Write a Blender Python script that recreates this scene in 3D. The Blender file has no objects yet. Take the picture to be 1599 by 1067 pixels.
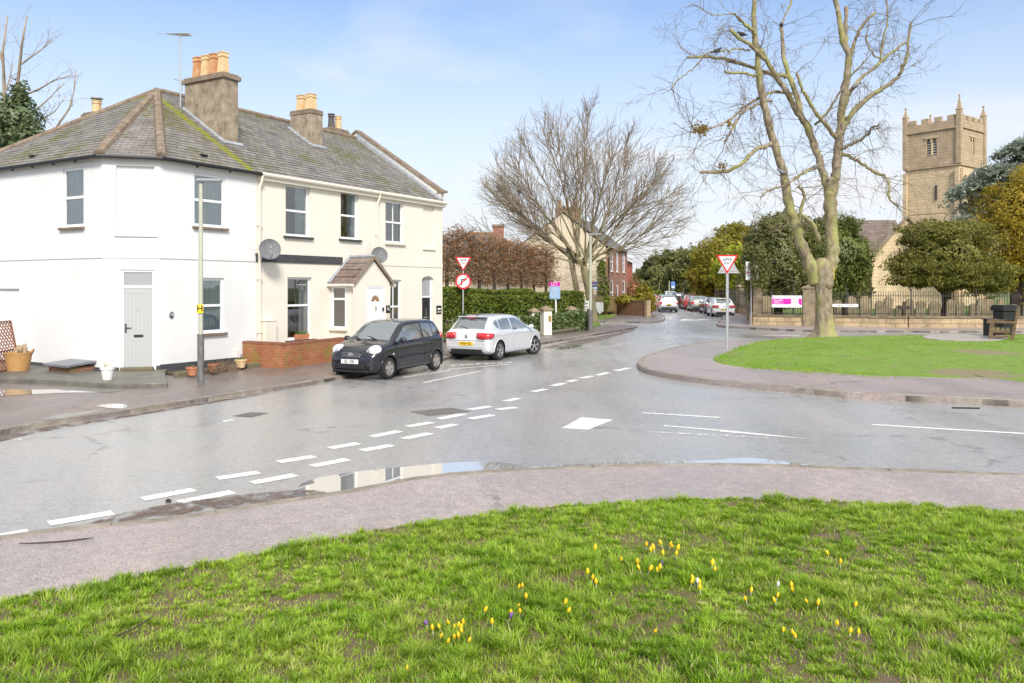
import bpy, math, random
import numpy as np
from mathutils import Vector, Matrix
R = math.radians
V = Vector
rng = random.Random(7)
nrg = np.random.default_rng(11)
SC = bpy.context.scene
COL = SC.collection
F, CX, HY, CH = 1243.0, 799.5, 447.0, 2.4      # lens in photo pixels, principal column, horizon row, eye height

def gp(px, py, z=0.0):
    Y = (CH - z) * F / (py - HY)
    return V(((px - CX) / F * Y, Y, z))
def at(px, py, Y):
    return V(((px - CX) / F * Y, Y, CH + (HY - py) / F * Y))

# ---------------------------------------------------------------- objects
def tag(o, label=None, cat=None, group=None, kind=None):
    if label: o['label'] = label
    if cat: o['category'] = cat
    if group: o['group'] = group
    if kind: o['kind'] = kind
    return o
def thing(name, label, cat, loc=(0, 0, 0), rz=0.0, group=None):
    o = bpy.data.objects.new(name, None)
    o.empty_display_size = 0.2
    COL.objects.link(o)
    o.location = loc
    o.rotation_euler = (0, 0, rz)
    return tag(o, label, cat, group)
def children_of(o):
    return [c for c in COL.objects if c.parent == o]
def copy_tree(o, parent=None, kids=None):
    if kids is None:
        kids = {}
        for c in COL.objects:
            if c.parent: kids.setdefault(c.parent.name, []).append(c)
    c = o.copy()
    COL.objects.link(c)
    if parent: c.parent = parent
    for ch in kids.get(o.name, []):
        copy_tree(ch, c, kids)
    return c

class MB:
    def __init__(s):
        s.v = []; s.f = []; s.m = []; s.M = None
    def add(s, vs, fs, mi=0):
        b = len(s.v)
        if s.M is not None:
            vs = [s.M @ V(p) for p in vs]
        s.v.extend([tuple(p) for p in vs])
        for f in fs:
            s.f.append([b + i for i in f]); s.m.append(mi)
        return s
    def quad(s, a, b, c, d, mi=0):
        return s.add([a, b, c, d], [(0, 1, 2, 3)], mi)
    def bx(s, x0, x1, y0, y1, z0, z1, mi=0):
        vs = [(x0, y0, z0), (x1, y0, z0), (x1, y1, z0), (x0, y1, z0), (x0, y0, z1), (x1, y0, z1), (x1, y1, z1), (x0, y1, z1)]
        return s.add(vs, [(3, 2, 1, 0), (4, 5, 6, 7), (0, 1, 5, 4), (1, 2, 6, 5), (2, 3, 7, 6), (3, 0, 4, 7)], mi)
    def box(s, c, d, rz=0, mi=0, tilt=None):
        old = s.M
        m = Matrix.Translation(V(c)) @ Matrix.Rotation(rz, 4, 'Z')
        if tilt: m = m @ tilt
        s.M = m if old is None else old @ m
        s.bx(-d[0] / 2, d[0] / 2, -d[1] / 2, d[1] / 2, -d[2] / 2, d[2] / 2, mi)
        s.M = old
        return s
    def bar(s, a, b, w, h=None, mi=0):
        a = V(a); b = V(b); h = h or w
        d = b - a
        L = d.length
        if L < 1e-6: return s
        q = d.to_track_quat('X', 'Z').to_matrix().to_4x4()
        old = s.M
        m = Matrix.Translation((a + b) / 2) @ q
        s.M = m if old is None else old @ m
        s.bx(-L / 2, L / 2, -w / 2, w / 2, -h / 2, h / 2, mi)
        s.M = old
        return s
    def prism(s, pts, z0, z1, mi=0, top=True, bot=True):
        n = len(pts)
        ar = sum(pts[i][0] * pts[(i + 1) % n][1] - pts[(i + 1) % n][0] * pts[i][1] for i in range(n))
        if ar < 0: pts = list(pts)[::-1]
        vs = [(p[0], p[1], z0) for p in pts] + [(p[0], p[1], z1) for p in pts]
        fs = [(i, (i + 1) % n, n + (i + 1) % n, n + i) for i in range(n)]
        if top: fs.append(tuple(range(n, 2 * n)))
        if bot: fs.append(tuple(range(n - 1, -1, -1)))
        return s.add(vs, fs, mi)
    def tube(s, pts, rad, n=6, mi=0, cap=True):
        pts = [V(p) for p in pts]
        if not hasattr(rad, '__len__'): rad = [rad] * len(pts)
        vs = []; fs = []
        d0 = (pts[1] - pts[0]).normalized()
        up = V((0, 0, 1)) if abs(d0.z) < 0.9 else V((1, 0, 0))
        x = d0.cross(up).normalized()
        for i, p in enumerate(pts):
            if i == 0: d = d0
            elif i == len(pts) - 1: d = (pts[i] - pts[i - 1]).normalized()
            else: d = (pts[i + 1] - pts[i - 1]).normalized()
            x = (x - d * x.dot(d))
            if x.length < 1e-5: x = d.orthogonal()
            x.normalize()
            y = d.cross(x)
            for k in range(n):
                a = 2 * math.pi * k / n
                vs.append(p + (x * math.cos(a) + y * math.sin(a)) * rad[i])
        for i in range(len(pts) - 1):
            for k in range(n):
                k2 = (k + 1) % n
                fs.append((i * n + k, i * n + k2, (i + 1) * n + k2, (i + 1) * n + k))
        if cap:
            fs.append(tuple(range(n - 1, -1, -1)))
            b = (len(pts) - 1) * n
            fs.append(tuple(range(b, b + n)))
        return s.add(vs, fs, mi)
    def lathe(s, prof, n=16, c=(0, 0, 0), mi=0, cap=True, axis='Z', lob=0, nl=6):
        vs = []; fs = []
        for (r, z) in prof:
            for k in range(n):
                a = 2 * math.pi * k / n
                rr = r * (1 + lob * math.cos(nl * a))
                p = (rr * math.cos(a), rr * math.sin(a), z)
                if axis == 'Y': p = (p[0], -p[2], p[1])
                if axis == 'X': p = (p[2], p[0], p[1])
                vs.append((p[0] + c[0], p[1] + c[1], p[2] + c[2]))
        m = len(prof)
        for i in range(m - 1):
            for k in range(n):
                k2 = (k + 1) % n
                fs.append((i * n + k, i * n + k2, (i + 1) * n + k2, (i + 1) * n + k))
        if cap:
            fs.append(tuple(range(n - 1, -1, -1)))
            fs.append(tuple(range((m - 1) * n, m * n)))
        return s.add(vs, fs, mi)
    def ball(s, c, r, nu=14, nv=9, mi=0):
        if not hasattr(r, '__len__'): r = (r, r, r)
        vs = []; fs = []
        for j in range(nv + 1):
            t = math.pi * j / nv
            t = min(max(t, 0.02), math.pi - 0.02)
            for k in range(nu):
                a = 2 * math.pi * k / nu
                vs.append((c[0] + r[0] * math.sin(t) * math.cos(a), c[1] + r[1] * math.sin(t) * math.sin(a), c[2] - r[2] * math.cos(t)))
        for j in range(nv):
            for k in range(nu):
                k2 = (k + 1) % nu
                fs.append((j * nu + k, j * nu + k2, (j + 1) * nu + k2, (j + 1) * nu + k))
        return s.add(vs, fs, mi)
    def build(s, name, mats, parent=None, smooth=False, bevel=0, uv=True):
        me = bpy.data.meshes.new(name)
        me.from_pydata(s.v, [], s.f)
        if not isinstance(mats, (list, tuple)): mats = [mats]
        for m in mats: me.materials.append(m)
        if len(mats) > 1: me.polygons.foreach_set('material_index', s.m)
        if uv and len(s.f) < 60000:
            ul = me.uv_layers.new(name='UVMap')
            me.update()
            buf = np.zeros(len(me.loops) * 2, np.float32)
            Z = V((0, 0, 1))
            for p in me.polygons:
                n = p.normal
                h = Z.cross(n)
                if h.length < 0.05: h = V((1, 0, 0))
                h.normalize()
                t = n.cross(h)
                for li in p.loop_indices:
                    co = me.vertices[me.loops[li].vertex_index].co
                    buf[2 * li] = co.dot(h); buf[2 * li + 1] = co.dot(t)
            ul.data.foreach_set('uv', buf)
        if smooth:
            me.polygons.foreach_set('use_smooth', [True] * len(me.polygons))
            if smooth != 'all':
                try: me.set_sharp_from_angle(angle=R(40))
                except Exception: pass
        me.update()
        o = bpy.data.objects.new(name, me)
        COL.objects.link(o)
        if parent: o.parent = parent
        if bevel:
            b = o.modifiers.new('b', 'BEVEL'); b.width = bevel; b.segments = 2; b.limit_method = 'ANGLE'; b.angle_limit = R(40)
        return o

def np_mesh(name, verts, faces, mat, parent=None, rnd=None, smooth=False):
    """verts (n,3) array, faces (m,k) array (k constant) or list of such arrays"""
    me = bpy.data.meshes.new(name)
    fl = faces if isinstance(faces, list) else [faces]
    nl = sum(f.size for f in fl); npol = sum(len(f) for f in fl)
    me.vertices.add(len(verts)); me.loops.add(nl); me.polygons.add(npol)
    me.vertices.foreach_set('co', np.asarray(verts, np.float32).ravel())
    me.loops.foreach_set('vertex_index', np.concatenate([f.ravel() for f in fl]).astype(np.int32))
    st = []; o = 0
    for f in fl:
        st.append(o + np.arange(len(f)) * f.shape[1]); o += f.size
    me.polygons.foreach_set('loop_start', np.concatenate(st).astype(np.int32))
    me.update(calc_edges=True)
    me.validate()
    if rnd is not None:
        at_ = me.attributes.new('rnd', 'FLOAT', 'POINT')
        at_.data.foreach_set('value', np.asarray(rnd, np.float32))
    me.materials.append(mat)
    if smooth: me.polygons.foreach_set('use_smooth', [True] * len(me.polygons))
    ob = bpy.data.objects.new(name, me)
    COL.objects.link(ob)
    if parent: ob.parent = parent
    return ob

def text_mesh(txt, size, mat, parent, name='lettering', M=None, align='CENTER', extrude=0.002, sx=1.0, bold=0.0):
    cu = bpy.data.curves.new('t', 'FONT')
    cu.body = txt; cu.size = size; cu.align_x = align; cu.align_y = 'CENTER'; cu.extrude = extrude; cu.offset = bold
    cu.resolution_u = 3
    to = bpy.data.objects.new('t', cu)
    COL.objects.link(to)
    dg = bpy.context.evaluated_depsgraph_get(); dg.update()
    me = bpy.data.meshes.new_from_object(to.evaluated_get(dg))
    bpy.data.objects.remove(to)
    me.name = name
    S = Matrix.Diagonal((sx, 1, 1, 1))
    me.transform((M or Matrix()) @ S)
    me.materials.clear(); me.materials.append(mat)
    o = bpy.data.objects.new(name, me)
    COL.objects.link(o)
    o.parent = parent
    return o
def face_mat(origin, right, up):
    """matrix taking text plane x,y to right,up at origin"""
    r = V(right).normalized(); u = V(up).normalized(); n = r.cross(u)
    return Matrix(((r.x, u.x, n.x, origin[0]), (r.y, u.y, n.y, origin[1]), (r.z, u.z, n.z, origin[2]), (0, 0, 0, 1)))

def smooth_line(pts, n=4):
    P = [np.array(p[:2], float) for p in pts]
    out = []
    for i in range(len(P) - 1):
        p0 = P[max(i - 1, 0)]; p1 = P[i]; p2 = P[i + 1]; p3 = P[min(i + 2, len(P) - 1)]
        for k in range(n):
            t = k / n
            out.append(0.5 * (2 * p1 + (p2 - p0) * t + (2 * p0 - 5 * p1 + 4 * p2 - p3) * t * t + (3 * p1 - p0 - 3 * p2 + p3) * t ** 3))
    out.append(P[-1])
    return [(float(a[0]), float(a[1])) for a in out]
def inpoly(x, y, poly):
    x = np.asarray(x); y = np.asarray(y)
    r = np.zeros(x.shape, bool)
    n = len(poly)
    for i in range(n):
        x1, y1 = poly[i]; x2, y2 = poly[(i + 1) % n]
        c = ((y1 > y) != (y2 > y))
        with np.errstate(divide='ignore', invalid='ignore'):
            xi = (x2 - x1) * (y - y1) / (y2 - y1 + 1e-12) + x1
        r ^= c & (x < xi)
    return r
_perm = np.random.default_rng(3).random((256, 256))
def vnoise(x, y, s=1.0):
    x = np.asarray(x) / s + 500; y = np.asarray(y) / s + 500
    i = np.floor(x).astype(int); j = np.floor(y).astype(int)
    u = x - i; v = y - j
    u = u * u * (3 - 2 * u); v = v * v * (3 - 2 * v)
    g = lambda a, b: _perm[a % 256, b % 256]
    return (g(i, j) * (1 - u) + g(i + 1, j) * u) * (1 - v) + (g(i, j + 1) * (1 - u) + g(i + 1, j + 1) * u) * v
def fbm(x, y, s):
    return 0.55 * vnoise(x, y, s) + 0.3 * vnoise(x + 37, y + 11, s / 2.1) + 0.15 * vnoise(x + 7, y + 91, s / 4.3)

# ---------------------------------------------------------------- materials
class MT:
    def __init__(s, name):
        s.m = bpy.data.materials.new(name); s.m.use_nodes = True
        s.nt = s.m.node_tree; s.nt.nodes.clear()
        s.out = s.nt.nodes.new('ShaderNodeOutputMaterial')
        s.b = s.nt.nodes.new('ShaderNodeBsdfPrincipled')
        s.L(s.b.outputs[0], s.out.inputs[0])
        s._tc = None
    def n(s, t, **k):
        nd = s.nt.nodes.new('ShaderNode' + t)
        for a, v in k.items():
            if a.startswith('i_'):
                key = a[2:]
                key = int(key) if key.isdigit() else key.replace('_', ' ')
                if isinstance(v, bpy.types.NodeSocket): s.L(v, nd.inputs[key])
                else: nd.inputs[key].default_value = v
            else: setattr(nd, a, v)
        return nd
    def L(s, a, b): s.nt.links.new(a, b)
    def tc(s, kind='Object'):
        if s._tc is None: s._tc = s.n('TexCoord')
        return s._tc.outputs[kind]
    def noise(s, scale, detail=4, rough=.6, co=None, dist=0, kind='Object'):
        return s.n('TexNoise', i_Vector=co or s.tc(kind), i_Scale=scale, i_Detail=detail, i_Roughness=rough, i_Distortion=dist).outputs['Fac']
    def ramp(s, fac, stops):
        r = s.n('ValToRGB', i_Fac=fac)
        e = r.color_ramp.elements
        while len(e) < len(stops): e.new(0.5)
        for el, (p, c) in zip(e, stops):
            el.position = p
            el.color = (c, c, c, 1) if not hasattr(c, '__len__') else (c[0], c[1], c[2], 1)
        return r.outputs[0]
    def mix(s, fac, a, b, mode='MIX'):
        m = s.n('Mix', data_type='RGBA', blend_type=mode)
        for v, i in ((fac, 0), (a, 6), (b, 7)):
            if isinstance(v, bpy.types.NodeSocket): s.L(v, m.inputs[i])
            else: m.inputs[i].default_value = v if i == 0 else (v[0], v[1], v[2], 1)
        return m.outputs[2]
    def math(s, op, a, b=0.0):
        m = s.n('Math', operation=op)
        for i, v in enumerate((a, b)):
            if isinstance(v, bpy.types.NodeSocket): s.L(v, m.inputs[i])
            else: m.inputs[i].default_value = v
        return m.outputs[0]
    def set(s, **k):
        for a, v in k.items():
            key = a.replace('_', ' ')
            if isinstance(v, bpy.types.NodeSocket): s.L(v, s.b.inputs[key])
            elif hasattr(v, '__len__') and len(v) == 3: s.b.inputs[key].default_value = (*v, 1)
            else: s.b.inputs[key].default_value = v
        return s
    def bump(s, h, strength=.3, dist=.02):
        s.L(s.n('Bump', i_Height=h, i_Strength=strength, i_Distance=dist).outputs[0], s.b.inputs['Normal'])
        return s

def plain(name, c, rough=.6, c2=None, ns=6, metallic=0, bump=0, bs=60, spec=.5, bd=.01, coat=0, lo=.35, hi=.65, stretch=None):
    m = MT(name)
    co = m.tc('Object')
    if stretch:
        co = m.n('Mapping', i_Vector=co, i_Scale=stretch).outputs[0]
    if c2: m.set(Base_Color=m.ramp(m.noise(ns, 5, .65, co), [(lo, c), (hi, c2)]))
    else: m.set(Base_Color=c)
    m.set(Roughness=rough, Metallic=metallic)
    m.b.inputs['Specular IOR Level'].default_value = spec
    if coat: m.set(Coat_Weight=coat, Coat_Roughness=.04)
    if bump: m.bump(m.noise(bs, 4, .6, co), bump, bd)
    return m.m

def brick_mat(name, c1, c2, mortar, w=.225, h=.075, ms=.012, moss=None, rough=.85):
    m = MT(name)
    uv = m.tc('UV')
    bt = m.n('TexBrick', i_Vector=uv, i_Color1=(*c1, 1), i_Color2=(*c2, 1), i_Mortar=(*mortar, 1), i_Scale=1.0, i_Mortar_Size=ms, i_Bias=0.0, i_Brick_Width=w, i_Row_Height=h, i_Mortar_Smooth=.15)
    col = m.mix(m.ramp(m.noise(2.2, 5, .7), [(.35, 0), (.7, .55)]), bt.outputs[0], [x * .45 for x in c1])
    if moss: col = m.mix(m.ramp(m.noise(3.1, 6, .7, dist=.4), [(.5, 0), (.62, .8)]), col, moss)
    m.set(Base_Color=col, Roughness=rough)
    h = m.math('ADD', m.math('MULTIPLY', bt.outputs['Fac'], -1.0), m.math('MULTIPLY', m.noise(70, 3), .5))
    m.bump(h, .5, .008)
    return m.m

def leaf_mat(name, cols, trans=.35, rough=.5, clump=None, spec=.3):
    """cols: list of colours over the per-leaf random value, clump: broad patches of another tone"""
    m = MT(name)
    r = m.n('Attribute', attribute_name='rnd').outputs['Fac']
    k = len(cols)
    col = m.ramp(r, [((i + .5) / k, c) for i, c in enumerate(cols)])
    if clump:
        col = m.mix(m.ramp(m.noise(clump[0], 3, .6), [(.42, 0), (.62, clump[2])]), col, clump[1])
    m.set(Base_Color=col, Roughness=rough)
    m.b.inputs['Specular IOR Level'].default_value = spec
    tr = m.n('BsdfTranslucent')
    m.L(col, tr.inputs[0])
    mx = m.n('MixShader'); mx.inputs[0].default_value = trans
    m.L(m.b.outputs[0], mx.inputs[1]); m.L(tr.outputs[0], mx.inputs[2])
    m.L(mx.outputs[0], m.out.inputs[0])
    return m.m

def glass_mat(name, tint=(.75, .82, .82), refl=.12):
    m = MT(name)
    m.nt.nodes.remove(m.b)
    t = m.n('BsdfTransparent'); t.inputs[0].default_value = (*tint, 1)
    g = m.n('BsdfGlossy'); g.inputs['Roughness'].default_value = .02
    fr = m.n('Fresnel'); fr.inputs[0].default_value = 1.5
    fac = m.math('ADD', fr.outputs[0], refl)
    mx = m.n('MixShader')
    m.L(fac, mx.inputs[0]); m.L(t.outputs[0], mx.inputs[1]); m.L(g.outputs[0], mx.inputs[2])
    m.L(mx.outputs[0], m.out.inputs[0])
    return m.m

MATS = {}
def stucco(name, c, dirt, bs=38, strength=.5):
    m = MT(name)
    n = m.noise(1.3, 6, .7)
    col = m.mix(m.ramp(n, [(.5, 0), (.78, .35)]), c, dirt)
    mp = m.n('Mapping', i_Vector=m.tc('Object'), i_Scale=(5, 5, .35)).outputs[0]
    col = m.mix(m.ramp(m.noise(1.0, 5, .7, mp), [(.55, 0), (.75, .22)]), col, dirt)
    m.set(Base_Color=col, Roughness=.85)
    m.bump(m.noise(bs, 5, .62), strength, .012)
    return m.m

MATS['white_stucco'] = stucco('white_stucco', (.755, .752, .738), (.58, .57, .54), 30, .55)
MATS['cream_stucco'] = stucco('cream_stucco', (.77, .715, .615), (.62, .56, .46), 60, .25)
MATS['cream_far'] = stucco('cream_far', (.60, .515, .38), (.46, .39, .28))
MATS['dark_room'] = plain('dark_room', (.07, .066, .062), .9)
MATS['upvc'] = plain('upvc', (.82, .83, .84), .3)
MATS['glass'] = glass_mat('window_glass', refl=.2)
MATS['curtain'] = plain('curtain', (.80, .83, .82), .9, (.66, .72, .72), 3)
MATS['blind'] = plain('blind', (.62, .60, .48), .7)
MATS['dark_trim'] = plain('dark_trim', (.045, .047, .055), .7, (.07, .07, .075), 3)
MATS['brown_sill'] = plain('brown_sill', (.16, .11, .075), .8, (.24, .18, .13), 5, bump=.3)
MATS['cream_sill'] = plain('cream_sill', (.7, .63, .5), .7)
MATS['black_plastic'] = plain('black_plastic', (.016, .016, .018), .45)
MATS['white_plastic'] = plain('white_plastic', (.75, .74, .70), .4)
MATS['cream_pipe'] = plain('cream_pipe', (.78, .72, .60), .4)
MATS['lead'] = plain('lead', (.27, .29, .32), .5, (.4, .42, .45), 6)
MATS['render_grey'] = plain('render_grey', (.21, .165, .115), .95, (.42, .34, .25), 3.5, bump=.8, bs=45, bd=.02)
MATS['pot_buff'] = plain('pot_buff', (.62, .42, .20), .8, (.72, .54, .32), 4)
MATS['pot_red'] = plain('pot_red', (.50, .22, .09), .8, (.62, .36, .18), 4)
MATS['terracotta'] = plain('terracotta', (.46, .16, .07), .8, (.55, .24, .13), 7)
MATS['white_paint'] = plain('white_paint', (.8, .8, .8), .45)
MATS['grey_door'] = plain('grey_door', (.43, .435, .425), .45)
MATS['black_paint'] = plain('black_paint', (.012, .013, .015), .25)
MATS['galv'] = plain('galv', (.42, .43, .43), .45, (.5, .5, .5), 8, metallic=.35)
MATS['beige_pole'] = plain('beige_pole', (.50, .50, .40), .5, (.42, .42, .33), 4)
MATS['dark_post'] = plain('dark_post', (.09, .09, .095), .7, (.2, .19, .18), 6, bump=.2, stretch=(3, 3, .7))
MATS['red'] = plain('red', (.62, .012, .016), .35)
MATS['yellow'] = plain('yellow', (.85, .62, .01), .4)
MATS['sign_white'] = plain('sign_white', (.80, .80, .80), .4)
MATS['ink'] = plain('ink', (.012, .012, .014), .5)
MATS['chrome'] = plain('chrome', (.7, .7, .72), .15, metallic=1)
MATS['iron'] = plain('iron', (.035, .031, .027), .6)
MATS['brick_orange'] = brick_mat('brick_orange', (.40, .105, .035), (.50, .17, .06), (.33, .25, .17), .225, .075, .010, moss=(.23, .20, .03))
MATS['brick_red'] = brick_mat('brick_red', (.36, .095, .05), (.44, .15, .085), (.42, .33, .26))
MATS['brick_dull'] = brick_mat('brick_dull', (.26, .09, .045), (.36, .15, .08), (.3, .24, .18), moss=(.15, .13, .05))
def stone_block(name, c1, c2, mortar, w, h, ms=.012, dirt=None):
    m = MT(name)
    bt = m.n('TexBrick', i_Vector=m.tc('UV'), i_Color1=(*c1, 1), i_Color2=(*c2, 1), i_Mortar=(*mortar, 1), i_Scale=1.0, i_Mortar_Size=ms, i_Bias=-.1, i_Brick_Width=w, i_Row_Height=h)
    col = m.mix(m.ramp(m.noise(1.1, 6, .75), [(.42, 0), (.68, .75)]), bt.outputs[0], dirt or [x * .5 for x in c1])
    m.set(Base_Color=col, Roughness=.9)
    m.bump(m.math('ADD', m.math('MULTIPLY', bt.outputs['Fac'], -1.0), m.noise(20, 4)), .4, .02)
    return m.m
MATS['church_stone'] = stone_block('church_stone', (.64, .50, .32), (.76, .57, .35), (.36, .28, .18), .75, .33, .014, dirt=(.46, .36, .24))
MATS['church_dark'] = stone_block('church_dark', (.47, .355, .235), (.55, .42, .285), (.24, .18, .12), .7, .33, .014, dirt=(.30, .22, .14))
MATS['wall_stone'] = stone_block('wall_stone', (.46, .35, .20), (.56, .42, .25), (.22, .16, .10), .9, .32, .018, dirt=(.16, .12, .075))
MATS['coping'] = plain('coping', (.13, .10, .065), .95, (.26, .2, .13), 2.2, bump=.5, bs=25)
MATS['old_stone'] = plain('old_stone', (.34, .27, .17), .9, (.17, .135, .09), 2.5, bump=.5, bs=22)

def slate_mat(name, c1, c2, mossy=.5, lime=0):
    m = MT(name)
    uv = m.tc('UV')
    bt = m.n('TexBrick', i_Vector=uv, i_Color1=(*c1, 1), i_Color2=(*c2, 1), i_Mortar=(.02, .02, .02, 1), i_Scale=1.0, i_Mortar_Size=.008, i_Bias=0, i_Brick_Width=.28, i_Row_Height=.2)
    col = m.mix(m.ramp(m.noise(2.0, 5, .7), [(.4, 0), (.7, .6)]), bt.outputs[0], (.30, .28, .26))
    if mossy:
        n1 = m.noise(5.5, 6, .75, dist=.3); n2 = m.noise(.55, 3, .5)
        f = m.ramp(m.math('ADD', m.math('MULTIPLY', n1, .75), m.math('MULTIPLY', n2, .45)), [(.625 - .05 * mossy, 0), (.70 - .03 * mossy, .8)])
        col = m.mix(f, col, (.13, .125, .02))
    if lime:                                     # bright moss running down the slope below the big stack
        sx = m.n('SeparateXYZ', i_Vector=m.tc('Object'))
        d = m.math('ABSOLUTE', m.math('SUBTRACT', m.math('ADD', sx.outputs[0], m.math('MULTIPLY', sx.outputs[1], .06)), -.30))
        f = m.math('SUBTRACT', 1.0, m.math('MULTIPLY', d, 3.3))
        f = m.math('ADD', f, m.math('MULTIPLY', m.math('SUBTRACT', m.noise(6, 6, .75), .55), 2.2))
        col = m.mix(m.ramp(f, [(.3, 0), (.62, .95)]), col, (.25, .26, .012))
    m.set(Base_Color=col, Roughness=.75)
    m.bump(m.math('ADD', m.math('MULTIPLY', bt.outputs['Fac'], -1.2), m.noise(14, 4)), .55, .015)
    return m.m
MATS['slate_mossy'] = slate_mat('slate_mossy', (.15, .135, .12), (.29, .265, .24), .2, lime=1)
MATS['slate'] = slate_mat('slate', (.135, .123, .112), (.28, .26, .238), -.05)
MATS['slate_far'] = slate_mat('slate_far', (.17, .165, .17), (.25, .24, .24), 0)
MATS['tile_brown'] = slate_mat('tile_brown', (.15, .10, .08), (.23, .16, .125), 0)
MATS['ridge'] = plain('ridge', (.17, .12, .085), .9, (.29, .225, .165), 4, bump=.5, bs=30)

# ---- wood, bark, foliage
MATS['timber'] = plain('timber', (.10, .062, .035), .85, (.22, .15, .08), 3, bump=.4, bs=14, stretch=(1, 1, 6))
MATS['fence_wood'] = plain('fence_wood', (.17, .13, .045), .85, (.26, .20, .08), 5, bump=.3)
MATS['trellis'] = plain('trellis', (.24, .08, .035), .8, (.33, .13, .06), 6)
MATS['wicker'] = plain('wicker', (.42, .22, .07), .8, (.58, .34, .13), 30, bump=.8, bs=60)
MATS['log'] = plain('log', (.5, .38, .24), .9, (.34, .25, .15), 12)
def bark(name, c1, c2, lichen, li=.55, s=2.0, yellow=False):
    m = MT(name)
    mp = m.n('Mapping', i_Vector=m.tc('Object'), i_Scale=(1, 1, .45)).outputs[0]
    col = m.ramp(m.noise(7, 6, .7, mp), [(.35, c1), (.65, c2)])
    col = m.mix(m.ramp(m.noise(s, 5, .7, mp), [(.46, 0), (.6, li)]), col, lichen)
    if yellow:                                    # yellow lichen stripe down the right of the bole
        sp = m.n('SeparateXYZ', i_Vector=m.tc('Object'))
        f = m.math('ADD', m.math('MULTIPLY', m.math('SUBTRACT', sp.outputs[0], .23), 8.0), m.math('MULTIPLY', m.math('SUBTRACT', m.noise(5, 5, .7), .5), 1.6))
        f = m.math('MULTIPLY', m.ramp(f, [(.3, 0), (.5, .95)]), m.ramp(m.math('MULTIPLY', sp.outputs[2], .2), [(.08, 0), (.12, 1), (.52, 1), (.6, 0)]))
        col = m.mix(f, col, (.50, .38, .01))
    m.set(Base_Color=col, Roughness=.95)
    m.bump(m.noise(16, 6, .75, mp), 1.0, .04)
    return m.m
MATS['bark_big'] = bark('bark_big', (.14, .105, .07), (.42, .34, .24), (.36, .36, .11), .75, s=1.3, yellow=True)
MATS['twig'] = plain('twig', (.15, .11, .07), .9, (.23, .17, .11), 2)
MATS['bark_olive'] = bark('bark_olive', (.15, .125, .075), (.30, .25, .155), (.27, .26, .10), .6)
MATS['bark_dark'] = plain('bark_dark', (.04, .03, .022), .95, (.09, .065, .045), 5, bump=.5)
MATS['bark_pale'] = plain('bark_pale', (.30, .23, .16), .9, (.42, .34, .25), 4)
MATS['moss_stone'] = plain('moss_stone', (.15, .125, .09), .95, (.17, .155, .085), 3.0, bump=.6, bs=25)
MATS['soil'] = plain('soil', (.06, .045, .028), .95, (.11, .085, .05), 4, bump=.5)
# ================================================================ ground, roads, pavements
def asphalt(name, c1, c2, wet, tint=None, rlo=.16, rhi=.5, spec=.5, agg=1.0):
    m = MT(name)
    big = m.noise(.22, 5, .62, dist=.6)
    mp = m.n('Mapping', i_Vector=m.tc('Object'), i_Rotation=(0, 0, R(-25)), i_Scale=(.9, .16, 1)).outputs[0]
    streak = m.noise(1.0, 5, .6, mp)
    fine = m.noise(38, 5, .85)
    col = m.ramp(big, [(.33, c1), (.66, c2)])
    if tint: col = m.mix(m.ramp(m.noise(.55, 5, .6, dist=.5), [(.45, 0), (.68, .7)]), col, tint)
    for sc_, a_ in ((55, .30), (130, .30), (9, .10)):
        g_ = m.ramp(m.noise(sc_, 2, .6), [(.36, 1 - a_), (.64, 1 + a_)])
        col = m.mix(1.0, col, g_, 'MULTIPLY')
    col = m.mix(m.math('MULTIPLY', m.ramp(streak, [(.40, 1), (.56, 0)]), .22), col, [x * .66 for x in c1])
    vo = m.n('TexVoronoi', i_Vector=m.tc('Object'), i_Scale=.28, feature='DISTANCE_TO_EDGE', i_Randomness=1.0)
    crack = m.ramp(m.math('ADD', vo.outputs['Distance'], m.math('MULTIPLY', m.noise(3, 6, .8), .22)), [(.105, .4), (.118, 0)])
    crack = m.math('MULTIPLY', crack, m.ramp(m.noise(.2, 2), [(.5, 0), (.56, 1)]))
    col = m.mix(crack, col, (.03, .024, .02))
    m.set(Base_Color=col)
    w = m.math('ADD', m.math('MULTIPLY', big, .5), m.math('MULTIPLY', streak, .5))
    m.set(Roughness=m.ramp(w, [(.36, rlo), (.62, rhi)]))
    m.b.inputs['Specular IOR Level'].default_value = spec
    m.bump(m.math('ADD', m.math('MULTIPLY', fine, .6), m.math('MULTIPLY', m.noise(45, 3), .6)), .10, .005)
    return m.m
MATS['road'] = asphalt('road', (.30, .293, .282), (.365, .355, .342), 1, tint=(.38, .34, .32), rlo=.2, rhi=.37, spec=.8)
MATS['pave_near'] = asphalt('pave_near', (.33, .28, .26), (.40, .345, .325), 0, tint=(.43, .33, .31), rlo=.32, rhi=.55)
MATS['pave_left'] = asphalt('pave_left', (.15, .128, .115), (.22, .185, .17), 0, tint=(.28, .20, .175), rlo=.22, rhi=.55)
MATS['pave_isl'] = asphalt('pave_isl', (.30, .25, .23), (.36, .30, .28), 0, tint=(.40, .31, .285), rlo=.3, rhi=.55)
MATS['kerbstone'] = plain('kerbstone', (.20, .165, .13), .8, (.34, .30, .25), 3.0, bump=.4, bs=40)
MATS['road_paint'] = None
def paint_mat():
    m = MT('road_paint')
    n = m.noise(13, 6, .8)
    n2 = m.noise(120, 2)
    col = m.mix(m.ramp(m.math('ADD', m.math('MULTIPLY', n, .7), m.math('MULTIPLY', n2, .3)), [(.50, 0), (.60, .9)]), (.84, .83, .78), (.33, .32, .31))
    m.set(Base_Color=col, Roughness=.5)
    return m.m
MATS['road_paint'] = paint_mat()
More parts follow.
